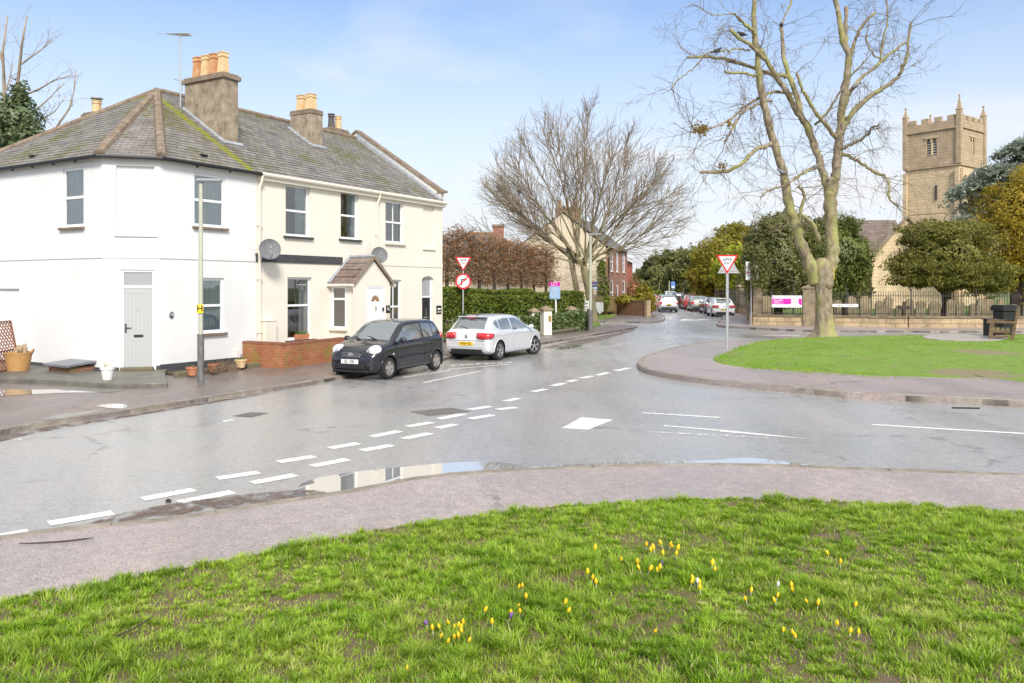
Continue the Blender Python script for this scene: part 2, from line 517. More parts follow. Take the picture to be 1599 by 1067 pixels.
def worn_paint():
    m = MT('worn_paint')
    n = m.noise(7, 6, .8)
    a = m.ramp(n, [(.44, 1), (.54, 0)])
    m.set(Base_Color=(.78, .76, .70), Roughness=.55)
    t = m.n('BsdfTransparent'); mx = m.n('MixShader')
    m.L(a, mx.inputs[0]); m.L(t.outputs[0], mx.inputs[1]); m.L(m.b.outputs[0], mx.inputs[2]); m.L(mx.outputs[0], m.out.inputs[0])
    return m.m
MATS['worn_paint'] = worn_paint()
def puddle_mat():
    m = MT('puddle_water')
    m.set(Base_Color=(.62, .61, .59), Roughness=.012, Metallic=.6)
    m.b.inputs['IOR'].default_value = 2.2
    m.b.inputs['Specular IOR Level'].default_value = .9
    return m.m
MATS['puddle'] = puddle_mat()
def mud_mat():
    m = MT('mud')
    a = m.ramp(m.noise(2.2, 6, .75, dist=.8), [(.42, 0), (.58, .9)])
    m.set(Base_Color=m.ramp(m.noise(30, 4), [(.3, (.10, .065, .048)), (.7, (.27, .185, .145))]), Roughness=.7)
    m.bump(m.noise(40, 5, .7), 1, .02)
    t = m.n('BsdfTransparent'); mx = m.n('MixShader')
    m.L(a, mx.inputs[0]); m.L(t.outputs[0], mx.inputs[1]); m.L(m.b.outputs[0], mx.inputs[2]); m.L(mx.outputs[0], m.out.inputs[0])
    return m.m
MATS['mud'] = mud_mat()
def turf(name, g1, g2, soil, thr=.58, spots=()):
    m = MT(name)
    col = m.ramp(m.noise(3.5, 5, .65), [(.35, g1), (.65, g2)])
    col = m.mix(m.ramp(m.noise(1.1, 6, .7, dist=.5), [(thr, 0), (thr + .08, .9)]), col, soil)
    for (px_, py_, r_) in spots:                    # trodden bare earth
        sp = m.n('VectorMath', operation='DISTANCE', i_0=m.tc('Object'), i_1=(px_, py_, .25))
        f = m.math('ADD', m.math('MULTIPLY', sp.outputs['Value'], -1 / r_), m.math('MULTIPLY', m.noise(1.6, 5, .7), 1.3))
        col = m.mix(m.ramp(f, [(-.0, 0), (.22, .9)]), col, soil)
    m.set(Base_Color=col, Roughness=.95)
    m.bump(m.noise(60, 4, .7), .8, .03)
    return m.m
WORN = [(11.9, 20.6, 1.9), (13.1, 33.3, 1.1), (15.5, 26.0, 1.5)]
MATS['turf'] = turf('turf', (.12, .11, .035), (.19, .18, .05), (.20, .13, .09), .44)
MATS['turf_isl'] = turf('turf_isl', (.15, .25, .03), (.22, .33, .045), (.27, .21, .13), .57, WORN)
MATS['turf_yard'] = turf('turf_yard', (.10, .15, .03), (.15, .2, .04), (.10, .08, .05))

def slab(name, pts, z, mat, z0=-.06, kind='structure'):
    mb = MB(); mb.prism([(p[0], p[1]) for p in pts], z0, z, bot=False)
    o = mb.build(name, mat); o['kind'] = kind
    return o
def sheet(name, pts, z, mat, kind='structure', label=None, cat=None):
    mb = MB(); pts = [(p[0], p[1]) for p in pts]
    n = len(pts)
    ar = sum(pts[i][0] * pts[(i + 1) % n][1] - pts[(i + 1) % n][0] * pts[i][1] for i in range(n))
    if ar < 0: pts = pts[::-1]
    mb.add([(p[0], p[1], z) for p in pts], [tuple(range(n))])
    o = mb.build(name, mat)
    return tag(o, label, cat, kind=kind)
def W(l, z=0): return [tuple(gp(x, y, z)[:2]) for (x, y) in l]
def offset_line(pts, d):
    P = [V((p[0], p[1])) for p in pts]; out = []
    for i in range(len(P)):
        t = (P[min(i + 1, len(P) - 1)] - P[max(i - 1, 0)]).normalized()
        out.append((P[i].x - t.y * d, P[i].y + t.x * d))
    return out
def kerb(pts, w, h, seg=.91, z0=-.06, mat=None, side=1):
    """kerb stones following a road edge; side=+1 lays them to the left of the line"""
    L = [0]
    for i in range(len(pts) - 1): L.append(L[-1] + math.dist(pts[i], pts[i + 1]))
    xs = [p[0] for p in pts]; ys = [p[1] for p in pts]
    tot = L[-1]; n = max(2, int(tot / seg))
    s = np.linspace(0, tot, n + 1)
    mb = MB()
    f = lambda t: (float(np.interp(t, L, xs)), float(np.interp(t, L, ys)))
    for i in range(n):
        a, b = f(s[i] + .004), f(s[i + 1] - .004)
        mid = f((s[i] + s[i + 1]) / 2)
        ln = offset_line([a, mid, b], 0); of = offset_line([a, mid, b], w * side)
        ch = offset_line([a, mid, b], .02 * side)
        hh = h + rng.uniform(-.004, .004)
        vs = [(p[0], p[1], z0) for p in ln] + [(p[0], p[1], hh - .02) for p in ln] + [(p[0], p[1], hh) for p in ch] + [(p[0], p[1], hh) for p in of] + [(p[0], p[1], z0) for p in of]
        fs = []
        for r in range(4):
            for k in range(2): fs.append((r * 3 + k, r * 3 + k + 1, (r + 1) * 3 + k + 1, (r + 1) * 3 + k))
        fs += [(0, 3, 6, 9, 12), (2, 14, 11, 8, 5)]
        if side < 0: fs = [q[::-1] for q in fs]
        mb.add(vs, fs)
    o = mb.build('kerb', mat or MATS['kerbstone']); o['kind'] = 'structure'
    return o

# broad base sheet to the horizon, then the carriageway
sheet('ground', [(-900, -300), (900, -300), (900, 1500), (-900, 1500)], -.07, plain('field', (.10, .13, .04), .95, (.16, .16, .07), .05))
sheet('road', [(-45, -6), (45, -6), (60, 150), (-30, 150)], 0, MATS['road'])

near_edge = smooth_line(W([(-420, 960), (-200, 893), (0, 846), (120, 829), (228, 820), (330, 806), (400, 794), (519, 776), (588, 763), (663, 749), (775, 740), (900, 734), (1056, 729.5), (1194, 730.5), (1350, 737), (1599, 746), (1800, 757), (2100, 779)]), 4)
grass_edge = smooth_line(W([(-420, 1110), (-200, 1010), (0, 942), (130, 917), (250, 894), (350, 876), (500, 846), (650, 818), (850, 793), (1034, 782), (1137, 780), (1350, 786), (1599, 803), (1800, 820), (2100, 850)], .1), 4)
NEAR_Z = .05
slab('pavement', [(near_edge[0][0], -6)] + near_edge + [(near_edge[-1][0] + 3, -6)], NEAR_Z, MATS['pave_near'])
kerb(near_edge, .13, NEAR_Z + .012, side=-1)
fg_poly = [(grass_edge[0][0] - 1, -5)] + grass_edge + [(grass_edge[-1][0] + 2, -5)]

# island green with its footpath
isl_front = W([(998, 577), (1010, 584), (1044, 591.5), (1100, 600), (1163, 607), (1282, 618), (1350, 624), (1599, 636), (1900, 653)])
isl_back = W([(1900, 529), (1599, 530), (1431, 533), (1318, 537), (1240, 541), (1190, 540), (1150, 537), (1120, 538), (1090, 541), (1050, 549), (1015, 559), (1000, 566), (995, 572)])
isl_f = smooth_line(isl_front, 4); isl_b = smooth_line(isl_back, 4)
isl_line = smooth_line(isl_back + isl_front, 4)
slab('pavement', isl_line, .13, MATS['pave_isl'])
kerb(isl_line, .14, .142, side=-1 if False else 1)
IG = W([(1114, 559), (1117, 565), (1128, 570), (1163, 575.5), (1262, 582), (1361, 589), (1470, 593), (1543, 595), (1560, 592), (1599, 597), (1900, 612)], .15)
IGb = W([(1900, 519), (1599, 522.5), (1543, 522.5), (1431, 523.5), (1318, 525), (1260, 527), (1206, 530), (1160, 538), (1130, 547)], .3)
ig_poly = smooth_line(IG + IGb + [IG[0]], 3)[:-1]
IGC = (11.5, 28.5)
def isl_h(x, y):
    """height of the mounded green: low at the footpath, crest towards the back"""
    t = np.clip((np.asarray(y) - 20.5) / 11, 0, 1)
    return .15 + .17 * t * t * (3 - 2 * t)
def mound():
    xs = np.arange(7, 40, .5); ys = np.arange(17, 38, .5)
    rings = 9
    P = np.array(ig_poly)
    vs = []; fs = []
    n = len(P)
    for r in range(rings):
        k = 1 - (r / rings) ** 1.0
        q = np.array(IGC) + (P - np.array(IGC)) * k
        h = isl_h(q[:, 0], q[:, 1])
        if r == 0: h = h - .06
        vs += [(a, b, c) for (a, b), c in zip(q, h)]
    vs.append((IGC[0], IGC[1], float(isl_h(*IGC))))
    for r in range(rings - 1):
        for i in range(n):
            j = (i + 1) % n
            fs.append((r * n + i, r * n + j, (r + 1) * n + j, (r + 1) * n + i))
    for i in range(n): fs.append(((rings - 1) * n + i, (rings - 1) * n + (i + 1) % n, rings * n))
    vs += [(a, b, .0) for a, b in P]
    b0 = len(vs) - n
    for i in range(n): fs.append((b0 + i, b0 + (i + 1) % n, (i + 1) % n, i))
    mb = MB(); mb.add(vs, fs)
    o = mb.build('lawn', MATS['turf_isl'], smooth=True); o['kind'] = 'structure'
mound()

# left pavement in front of the terrace
pl_edge = smooth_line(W([(-900, 960), (-300, 748), (0, 681), (59, 668.5), (163, 653), (225, 643), (281, 634), (400, 615), (478, 603), (530, 593), (706, 561), (845, 538.5), (925, 525), (985, 514.5), (996, 512)]), 4)
PL = pl_edge + W([(990, 510.5), (960, 511.5), (935, 511.5), (922, 508)], 0) + [(3.6, 45.5), (-2, 42), (-6, 36), (-14, 30), (-30, 30), (-30, 3)]
slab('pavement', PL, .09, MATS['pave_left'])
kerb(pl_edge, .13, .098, side=1)
# far-left pavement past the side road, far-right pavements, New Street pavement
fl_edge = smooth_line(W([(915, 503.5), (960, 504), (1010, 505), (1030, 503.5), (1039, 499), (1036, 493.5), (1026, 487), (1016, 481)]) + [(17.3, 110), (20.5, 140)], 4)
slab('pavement', fl_edge + [(8, 140), (-10, 90), (-6, 56)], .10, MATS['pave_left'])
kerb(fl_edge, .13, .11, side=1)
fr_edge = smooth_line([(22.6, 140), (20.6, 100), (19.0, 76), (18.0, 64.5), (16.3, 61.5)] + W([(1124, 503), (1119, 508.5), (1132, 512), (1184, 515), (1271, 518.5), (1420, 519.5), (1599, 520), (2000, 521)]), 4)
slab('pavement', fr_edge + [(90, 60), (60, 140)], .11, MATS['pave_isl'])
kerb(fr_edge, .13, .12, side=1)
# churchyard lawn and gardens
WALL = [(31.5, 44.2), (22.0, 44.3), (14.35, 47.4)]
WALL2 = [(14.35, 47.4), (18.6, 62.0), (20.6, 76.0), (22.8, 100)]
slab('lawn', [(32.0, 44.6), (22.1, 44.7), (14.75, 47.7), (19.0, 62.2), (21.0, 76.0), (23.2, 100), (26, 150), (110, 150), (100, 44.6)], .32, MATS['turf_yard'])
slab('lawn', [(1.0, 38.2), (3.9, 42.8), (2.5, 46.5), (-2, 50), (-30, 50), (-30, 30), (-8, 34), (-3.1, 32.6)], .14, MATS['turf_yard'])
slab('lawn', W([(926, 502), (956, 499.5), (962, 494), (935, 490), (922, 492)]), .16, MATS['turf_isl'])
slab('lawn', W([(923, 514.0), (930, 512.3), (938, 510.2), (934, 506), (922, 507)]), .15, MATS['turf_isl'])

# ---- painted markings
def strip(mb, a, b, w, z=.004):
    a = V(a[:2]); b = V(b[:2]); d = (b - a).normalized(); n = V((-d.y, d.x)) * w / 2
    mb.add([(*(a - n), z), (*(b - n), z), (*(b + n), z), (*(a + n), z)], [(0, 1, 2, 3)])
def G2(x, y): return gp(x, y)[:2]
row1 = [((2, 838), (45, 830)), ((76, 818), (176, 801)), ((222, 780), (303, 765)), ((339, 747.5), (404, 738)), ((434, 722), (491, 713)), ((515, 700.5), (560, 692.5)), ((580, 682.5), (624, 673.5)), ((636, 666.5), (675, 660)), ((686, 654.5), (724, 647)), ((733, 640), (766, 635)), ((790, 627), (810, 622)), ((832, 612), (853, 608)), ((863, 603), (882, 598.5)), ((887, 596.5), (900, 593.5)), ((907, 591), (925, 587.5)), ((932, 586.5), (950, 582)), ((961, 579.5), (983, 575))]
row2 = [((280, 785), (364, 768.5)), ((393, 754.5), (462, 742)), ((487, 728.5), (543, 717.5)), ((565, 704), (612, 695.5)), ((630, 685.5), (672, 677)), ((683, 669), (711, 663)), ((733, 654.5), (770, 648.5)), ((776, 640), (806, 636.5))]
for row in (row1, row2):
    for (a, b) in row:
        mb = MB(); strip(mb, G2(*a), G2(*b), .2)
        mb.build('give_way_dash', MATS['road_paint'])['kind'] = 'structure'
mb = MB()
mb.add([tuple(gp(*p, .0))[:2] + (.004,) for p in [(877, 669), (918, 671.5), (958, 656), (908, 652)]], [(0, 1, 2, 3)])
mb.build('road_marking', MATS['road_paint'])['kind'] = 'structure'
def marking(lines, mat='road_paint'):
    mb = MB()
    for (a, b, w) in lines: strip(mb, G2(*a), G2(*b), w)
    mb.build('road_marking', MATS[mat])['kind'] = 'structure'
marking([((1003, 645), (1125, 652.5), .11)])
mb = MB()
for P in ([(1120, 671), (1125, 674.5), (1272, 687), (1200, 679)],):
    mb.add([tuple(gp(*p))[:2] + (.004,) for p in P], [(0, 1, 2, 3)])
mb.build('road_marking', MATS['road_paint'])['kind'] = 'structure'
marking([((1036, 665), (1122, 672.5), .10)]); marking([((1010, 674.5), (1200, 684), .10)], 'worn_paint')
marking([((1362, 663.5), (1470, 670), .12), ((1470, 670), (1599, 677.5), .12), ((1599, 677.5), (1900, 697), .12)])
marking([((1011, 557.5), (1092, 538.5), .10)], 'worn_paint')
marking([((661, 598), (690, 592), .09), ((690, 592), (752, 579.5), .09)], 'road_paint')
marking([((655, 586.5), (705, 578), .09), ((628, 590), (670, 583.5), .09), ((700, 577), (795, 569), .09)], 'road_paint')
marking([((705, 571), (800, 566), .3), ((850, 548), (872, 544), .12), ((872, 543.5), (920, 540.5), .2), ((880, 553), (912, 548), .1), ((940, 543.5), (988, 534.5), .1)], 'worn_paint')
marking([((348, 658.5), (366, 656), .12)], 'road_paint')
marking([((1190, 524), (1250, 524), .3)], 'road_paint')
for c in ((1072, 499.5), (1099, 499)):
    mb = MB(); p = gp(*c)
    mb.add([(p.x - .75, p.y - 1.2, .004), (p.x + .75, p.y - 1.2, .004), (p.x + .1, p.y + .9, .004), (p.x - .1, p.y + .9, .004)], [(0, 1, 2, 3)])
    mb.build('road_marking', MATS['road_paint'])['kind'] = 'structure'
marking([((20, 688), (34, 686), .1), ((1020, 500), (1018, 492), .1)], 'worn_paint')

# ---- puddles, mud, covers
def puddle(pts, z=.006, n=4):
    sheet('puddle', smooth_line(W(pts + [pts[0]]), n)[:-1], z, MATS['puddle'])
puddle([(452, 778), (470, 757), (492, 748), (560, 737), (630, 730), (700, 723.5), (750, 721.5), (790, 723.5), (815, 728), (840, 729), (900, 725.5), (980, 722.5), (1060, 721), (1120, 718.5), (1165, 715.5), (1205, 719), (1262, 726.5), (1270, 731), (1194, 730.6), (1056, 729.6), (900, 734), (775, 740.2), (663, 749.3), (588, 763.3), (519, 776.2), (480, 779)])
puddle([(286, 632), (300, 628.5), (330, 625.5), (352, 622), (356, 624), (330, 628.5), (300, 632.5)])
puddle([(866, 546), (880, 541.5), (905, 538.5), (908, 541), (885, 545.5)])
def pud2(pts): sheet('puddle', smooth_line(W(pts + [pts[0]], .09), 4)[:-1], .096, MATS['puddle'])
pud2([(-60, 614), (0, 609), (60, 609), (130, 607), (190, 609), (175, 613), (100, 614), (40, 617), (-60, 622)])
pud2([(150, 635), (165, 631.5), (196, 632), (196, 638), (175, 638)])
sheet('tarmac_patch', smooth_line(W([(66, 656), (88, 648), (130, 643), (162, 640), (150, 644), (110, 651), (66, 656)], .09), 2)[:-1], .093, plain('patch', (.36, .34, .31), .5, (.28, .26, .24), 5))
sheet('mud', smooth_line(W([(30, 840), (110, 826), (200, 800), (300, 783), (390, 772), (470, 766), (510, 770), (480, 779), (410, 791), (330, 804), (228, 818), (120, 828), (60, 842), (30, 848), (30, 840)]), 3)[:-1], .0075, MATS['mud'], kind='stuff', label='brown mud washed up along the near kerb', cat='mud')
sheet('mud', smooth_line(W([(840, 545), (870, 538), (930, 527), (985, 515), (990, 517), (935, 532), (880, 543), (840, 545)]), 3)[:-1], .0075, MATS['mud'], kind='stuff', label='dark leaf litter along the far kerb past the silver hatchback', cat='mud')
sheet('mud', smooth_line(W([(-80, 697), (0, 682), (59, 669.5), (163, 654), (281, 635), (400, 616), (400, 618.5), (281, 638), (163, 658), (59, 676), (0, 690), (-80, 705)]), 3)[:-1], .0075, MATS['mud'], kind='stuff', label='brown mud lying in the gutter in front of the white house', cat='mud')
# ================================================================ the terrace: local x along the street front, y into the plot
A0 = V((-7.6, 23.7, 0)); TH = math.atan2(8.3, 4.78)
RM = Matrix.Rotation(-TH, 3, 'Z')
_O = RM @ (V((0, 0, CH)) - A0)
def _ray(px, py): return RM @ V(((px - CX) / F, 1, -(py - HY) / F))
def on_b(px, py, b=0.0):
    d = _ray(px, py); t = (b - _O.y) / d.y
    p = _O + d * t; return p.x, p.z
def on_a(px, py, a):
    d = _ray(px, py); t = (a - _O.x) / d.x
    p = _O + d * t; return p.y, p.z
C1 = V((-3.27, 0, 0)); C2 = V((-4.25, .955, 0))
CE = (C1 - C2).normalized(); CN = V((CE.y, -CE.x, 0))
def on_c(px, py):
    d = _ray(px, py); t = (C2 - _O).dot(CN) / d.dot(CN)
    p = _O + d * t; return (p - C2).dot(CE), p.z
EAVE, DEP, PIT = 5.78, 8.7, .652
RZ = EAVE + PIT * DEP / 2
X, Yv, Zv = V((1, 0, 0)), V((0, 1, 0)), V((0, 0, 1))

def wall_panel(mb, o, e, n, L, z0, z1, ops=(), rev=.11, room=.8):
    o, e, n = V(o), V(e), V(n)
    P = lambda u, z, d=0: o + e * u - n * d + Zv * z
    us = sorted({0, L} | {q for op in ops for q in op[:2]}); zs = sorted({z0, z1} | {q for op in ops for q in op[2:4]})
    for i in range(len(us) - 1):
        for j in range(len(zs) - 1):
            cu, cz = (us[i] + us[i + 1]) / 2, (zs[j] + zs[j + 1]) / 2
            if any(op[0] < cu < op[1] and op[2] < cz < op[3] for op in ops): continue
            mb.quad(P(us[i], zs[j]), P(us[i + 1], zs[j]), P(us[i + 1], zs[j + 1]), P(us[i], zs[j + 1]))
    for op in ops:
        u0, u1, a, b = op[:4]; r = op[4] if len(op) > 4 else rev
        solid = len(op) > 5 and op[5]
        c = [(u0, a), (u1, a), (u1, b), (u0, b)]
        for k in range(4):
            (p, q), (s, t) = c[k], c[(k + 1) % 4]
            mb.quad(P(p, q), P(s, t), P(s, t, r), P(p, q, r))
            if not solid: mb.quad(P(p, q, r), P(s, t, r), P(s, t, r + room), P(p, q, r + room), 1)
        if solid: mb.quad(P(u0, a, r), P(u1, a, r), P(u1, b, r), P(u0, b, r))
        else: mb.quad(P(u0, a, r + room), P(u1, a, r + room), P(u1, b, r + room), P(u0, b, r + room), 1)

def obox(mb, o, e, n, u0, u1, d0, d1, z0, z1, mi=0):
    """box on a wall: u along, d outward from the face"""
    o, e, n = V(o), V(e), V(n)
    vs = [o + e * u + n * d + Zv * z for z in (z0, z1) for (u, d) in ((u0, d0), (u1, d0), (u1, d1), (u0, d1))]
    mb.add(vs, [(0, 1, 2, 3), (7, 6, 5, 4), (1, 0, 4, 5), (2, 1, 5, 6), (3, 2, 6, 7), (0, 3, 7, 4)], mi)

def drape(parent, o, e, n, u0, u1, z0, z1, d, mat, waves=6, name='curtain'):
    o, e, n = V(o), V(e), V(n)
    m = 8 * waves; vs = []; fs = []
    for i in range(m + 1):
        u = u0 + (u1 - u0) * i / m
        dd = d - .025 + .035 * math.sin(i / 8 * 2 * math.pi) + .01 * math.sin(i * 1.7)
        vs += [o + e * u - n * dd + Zv * z0, o + e * u - n * dd + Zv * z1]
    for i in range(m): fs.append((2 * i, 2 * i + 2, 2 * i + 3, 2 * i + 1))
    mb = MB(); mb.add(vs, fs)
    return mb.build(name, mat, parent, smooth='all')

def window(parent, o, e, n, u0, u1, z0, z1, rev=.11, rail=.5, sill='brown_sill', cover=None, fw=.065, mull=0, name='window', sill_over=.06, sill_h=.07, sill_d=.09):
    o, e, n = V(o), V(e), V(n)
    mb = MB()
    d = -rev
    B = lambda a, b, c, f, t=.05: obox(mb, o, e, n, a, b, d + .002, d + t, c, f)
    B(u0, u0 + fw, z0, z1); B(u1 - fw, u1, z0, z1); B(u0 + fw, u1 - fw, z1 - fw, z1); B(u0 + fw, u1 - fw, z0, z0 + fw * 1.2)
    zm = z0 + (z1 - z0) * rail
    if rail: B(u0 + fw, u1 - fw, zm - fw * .5, zm + fw * .5, .065)
    for k in range(mull):
        um = u0 + (u1 - u0) * (k + 1) / (mull + 1)
        B(um - .018, um + .018, z0 + fw * 1.2, z1 - fw, .045)
    w = mb.build(name, MATS['upvc'], parent)
    g = MB(); P = lambda u, z: o + e * u + n * (d + .028) + Zv * z
    zs = [z0 + fw, zm, z1 - fw] if rail else [z0 + fw, z1 - fw]
    for k in range(len(zs) - 1):
        tl = rng.uniform(-.004, .004)
        g.quad(P(u0 + fw, zs[k]), P(u1 - fw, zs[k]) + n * tl, P(u1 - fw, zs[k + 1]) + n * (tl * .5), P(u0 + fw, zs[k + 1]))
    g.build('pane', MATS['glass'], w)
    if sill:
        s = MB(); obox(s, o, e, n, u0 - sill_over, u1 + sill_over, -rev + .03, sill_d, z0 - sill_h, z0 - .003)
        s.build('sill', MATS[sill], w, bevel=.008)
    if cover == 'net':
        drape(w, o, e, n, u0 + .05, u1 - .05, z0 + .06, z1 - .06, rev + .05, MATS['curtain'], 7)
    elif cover == 'sides':
        W_ = u1 - u0
        drape(w, o, e, n, u0 + .04, u0 + W_ * .17, z0 + .06, z1 - .04, rev + .06, MATS['curtain'], 2)
        drape(w, o, e, n, u0 + W_ * .62, u1 - .04, z0 + .06, z1 - .04, rev + .06, MATS['curtain'], 4)
    elif cover == 'right':
        W_ = u1 - u0
        drape(w, o, e, n, u0 + W_ * .55, u1 - .04, z0 + .06, z1 - .04, rev + .06, MATS['curtain'], 5)
    elif cover == 'blind':
        bb = MB(); k = int((z1 - z0 - .1) / .05)
        for i in range(k):
            z = z0 + .06 + i * .05
            a = [o + e * (u0 + .05) - n * (rev + .06) + Zv * z, o + e * (u1 - .05) - n * (rev + .06) + Zv * z, o + e * (u1 - .05) - n * (rev + .085) + Zv * (z + .036), o + e * (u0 + .05) - n * (rev + .085) + Zv * (z + .036)]
            bb.quad(*a)
        bb.build('blind', MATS['blind'], w)
    return w

def slope(mb, EL, ER, RR, RL, lip=.02, row=.2, mi=0):
    EL, ER, RR, RL = map(V, (EL, ER, RR, RL))
    n = max(3, int(((RR + RL) / 2 - (EL + ER) / 2).length / row))
    nn = (ER - EL).cross(RL - EL if (RL - EL).length > .01 else RR - EL).normalized()
    for k in range(n):
        t0, t1 = k / n, (k + 1) / n
        a, b = EL.lerp(RL, t0), ER.lerp(RR, t0)
        c, d = ER.lerp(RR, t1), EL.lerp(RL, t1)
        l = nn * lip
        mb.add([a + l, b + l, c + nn * .002, d + nn * .002], [(0, 1, 2, 3)], mi)
        mb.add([a, b, b + l, a + l], [(0, 1, 2, 3)], mi)

def ridge_tiles(mb, a, b, r=.1, seg=.45):
    a, b = V(a), V(b); L = (b - a).length; n = max(1, int(L / seg))
    for k in range(n):
        p, q = a.lerp(b, k / n), a.lerp(b, (k + .97) / n)
        mb.tube([p, q], [r, r * .96], 8)
def pot(parent, x, y, z, h, r, mat, square=False, name='chimney_pot'):
    mb = MB()
    prof = [(r * 1.05, 0), (r * 1.0, h * .08), (r * .82, h * .72), (r * .82, h * .76), (r * .98, h * .78), (r * .98, h * .84), (r * .86, h * .86), (r * .86, h * .93), (r * 1.0, h * .95), (r * 1.0, h), (r * .7, h), (r * .7, h * .8)]
    if square: mb.lathe(prof, 4, (0, 0, 0)); mb.v = [tuple(Matrix.Rotation(R(45), 3, 'Z') @ V(p) + V((x, y, z))) for p in mb.v]
    else: mb.lathe(prof, 14, (x, y, z))
    return mb.build(name, mat, parent, smooth=not square, bevel=.01 if square else 0)
def stack(parent, a0, a1, b0, b1, zb, zt, mat, cap=.06, capmat=None):
    mb = MB(); mb.bx(a0, a1, b0, b1, zb, zt)
    o = mb.build('chimney', mat, parent, bevel=.02)
    c = MB(); c.bx(a0 - cap, a1 + cap, b0 - cap, b1 + cap, zt + .001, zt + .13); c.bx(a0 - cap * .3, a1 + cap * .3, b0 - cap * .3, b1 + cap * .3, zt + .13, zt + .19)
    c.build('chimney_cap', capmat or MATS['ridge'], o, bevel=.015)
    return o
def flash(parent, pts, w=.09):
    mb = MB(); mb.tube(pts, w, 5); return mb.build('lead_flashing', MATS['lead'], parent)
def roof_z(b): return EAVE + PIT * b

# ---------------------------------------------------------------- white end house
wh = thing('corner_house', 'white rendered corner house with chamfered doorway, grey door and mossy hipped slate roof', 'house', A0, TH)
mb = MB()
aL = -4.25
on = lambda fn, x0, y0, x1, y1, *k: (lambda p, q: (min(p[0], q[0]), max(p[0], q[0]), min(p[1], q[1]), max(p[1], q[1])))(fn(x0, y0, *k), fn(x1, y1, *k))
# left face runs from the back corner (u=0) to the chamfer
lw = on(on_a, 97, 264, 130.5, 354, aL); lb = on(on_a, -4, 451, 30, 545, aL)
flipb = lambda r: (DEP - r[1], DEP - r[0], r[2], r[3])
lwo, lbo = flipb(lw), flipb(lb)
wall_panel(mb, (aL, DEP, 0), -Yv, -X, DEP - .955, .02, EAVE, [lwo, (*lbo, .07, True)])
cd = on(on_c, 188, 421, 242, 578); cp = on(on_c, 181.5, 258, 241, 366)
wall_panel(mb, C2, CE, CN, (C1 - C2).length, .02, EAVE, [(*cd, .1), (*cp, .085, True)])
rw1 = on(on_b, 303, 269, 352, 357); rw2 = on(on_b, 310.5, 434, 350, 519)
sh = lambda r, d: (r[0] - d, r[1] - d, r[2], r[3])
wall_panel(mb, C1, X, -Yv, 3.27, .02, EAVE, [sh(rw1, C1.x), sh(rw2, C1.x)])
wall_panel(mb, (0, DEP, 0), -X, Yv, 4.25, .02, EAVE)
wall_panel(mb, (0, 0, 0), Yv, X, DEP, .02, EAVE)
mb.build('wall', [MATS['white_stucco'], MATS['dark_room']], wh)
for (o, e, n, r, cov, sl) in (((aL, DEP, 0), -Yv, -X, lwo, 'blindhalf', 'brown_sill'), (C1, X, -Yv, sh(rw1, C1.x), 'net', 'brown_sill'), (C1, X, -Yv, sh(rw2, C1.x), 'net', 'brown_sill')):
    window(wh, o, e, n, *r, cover='net' if cov == 'blindhalf' else cov, sill=sl, fw=.07)
# string course (upper wall slightly proud), plinth, gutter
zc = on_b(400, 409)[1]
mb = MB()
for (o, e, n, L) in (((aL, DEP, 0), -Yv, -X, DEP - .955), (C2, CE, CN, (C1 - C2).length), (C1, X, -Yv, 3.27)):
    o = V(o)
    obox(mb, o - e * .01, e, n, 0, L + .02, .001, .022, zc, zc + .17)
obox(mb, C2, CE, CN, cp[0] - .05, cp[1] + .08, .001, .05, cp[2] - .07, cp[2] - .005)
mb.build('string_course', MATS['white_stucco'], wh, bevel=.006)
mb = MB()
obox(mb, (aL, DEP, 0), -Yv, -X, 0, DEP - .955 + .01, .002, .018, .03, .30)
obox(mb, C2, CE, CN, -.005, cd[0] - .03, .002, .018, .03, .30); obox(mb, C2, CE, CN, cd[1] + .03, (C1 - C2).length + .005, .002, .018, .03, .32)
obox(mb, C1, X, -Yv, 0, 3.27, .002, .018, .03, .34)
mb.build('plinth', MATS['dark_trim'], wh)
OV = .15; EZ = EAVE - OV * PIT + .08
P1 = V((-3.33, -OV, EZ)); P2 = V((aL - OV, .89, EZ)); PB = V((aL - OV, DEP + OV, EZ)); AP = V((-.2, DEP / 2, RZ + .08))
mb = MB()
slope(mb, P1, V((0, -OV, EZ)), V((0, DEP / 2, RZ + .08)), AP)
slope(mb, P2, P1, AP, AP); slope(mb, PB, P2, AP, AP); slope(mb, V((0, DEP + OV, EZ)), PB, AP, V((0, DEP / 2, RZ + .08)))
for (p, q) in ((P1, V((0, -OV, EZ))), (P2, P1), (PB, P2), (V((0, DEP + OV, EZ)), PB)):     # closed underside
    mb.quad(p, q, V((q.x * .9, DEP / 2 + (q.y - DEP / 2) * .9, EZ - .02)), V((p.x * .9, DEP / 2 + (p.y - DEP / 2) * .9, EZ - .02)))
rf = mb.build('roof', MATS['slate_mossy'], wh)
mb = MB(); ridge_tiles(mb, P1 + V((0, 0, .02)), AP, .13); ridge_tiles(mb, P2 + V((0, 0, .02)), AP, .13); ridge_tiles(mb, PB, AP, .11); ridge_tiles(mb, AP, V((0, DEP / 2, RZ + .1)), .1)
mb.build('ridge_tiles', MATS['ridge'], rf)
for (x, y) in ((52, 242), (318, 238)):
    v = MB()
    b_, z_ = (on_b(x, y, .25) if x > 200 else on_a(x, y, aL + .25))
    c = (b_, .25, roof_z(.25) + .13) if x > 200 else (aL + .25, b_, roof_z(.25) + .13)
    v.box(c, (.2, .16, .06)); v.build('roof_vent', MATS['black_plastic'], rf, bevel=.015)
mb = MB(); g = [PB, P2 + V((-.03, -.01, 0)), P1 + V((-.01, -.03, 0)), V((.02, -OV - .04, EZ))]
mb.tube([p + V((0, 0, -.035)) for p in g], .055, 8)
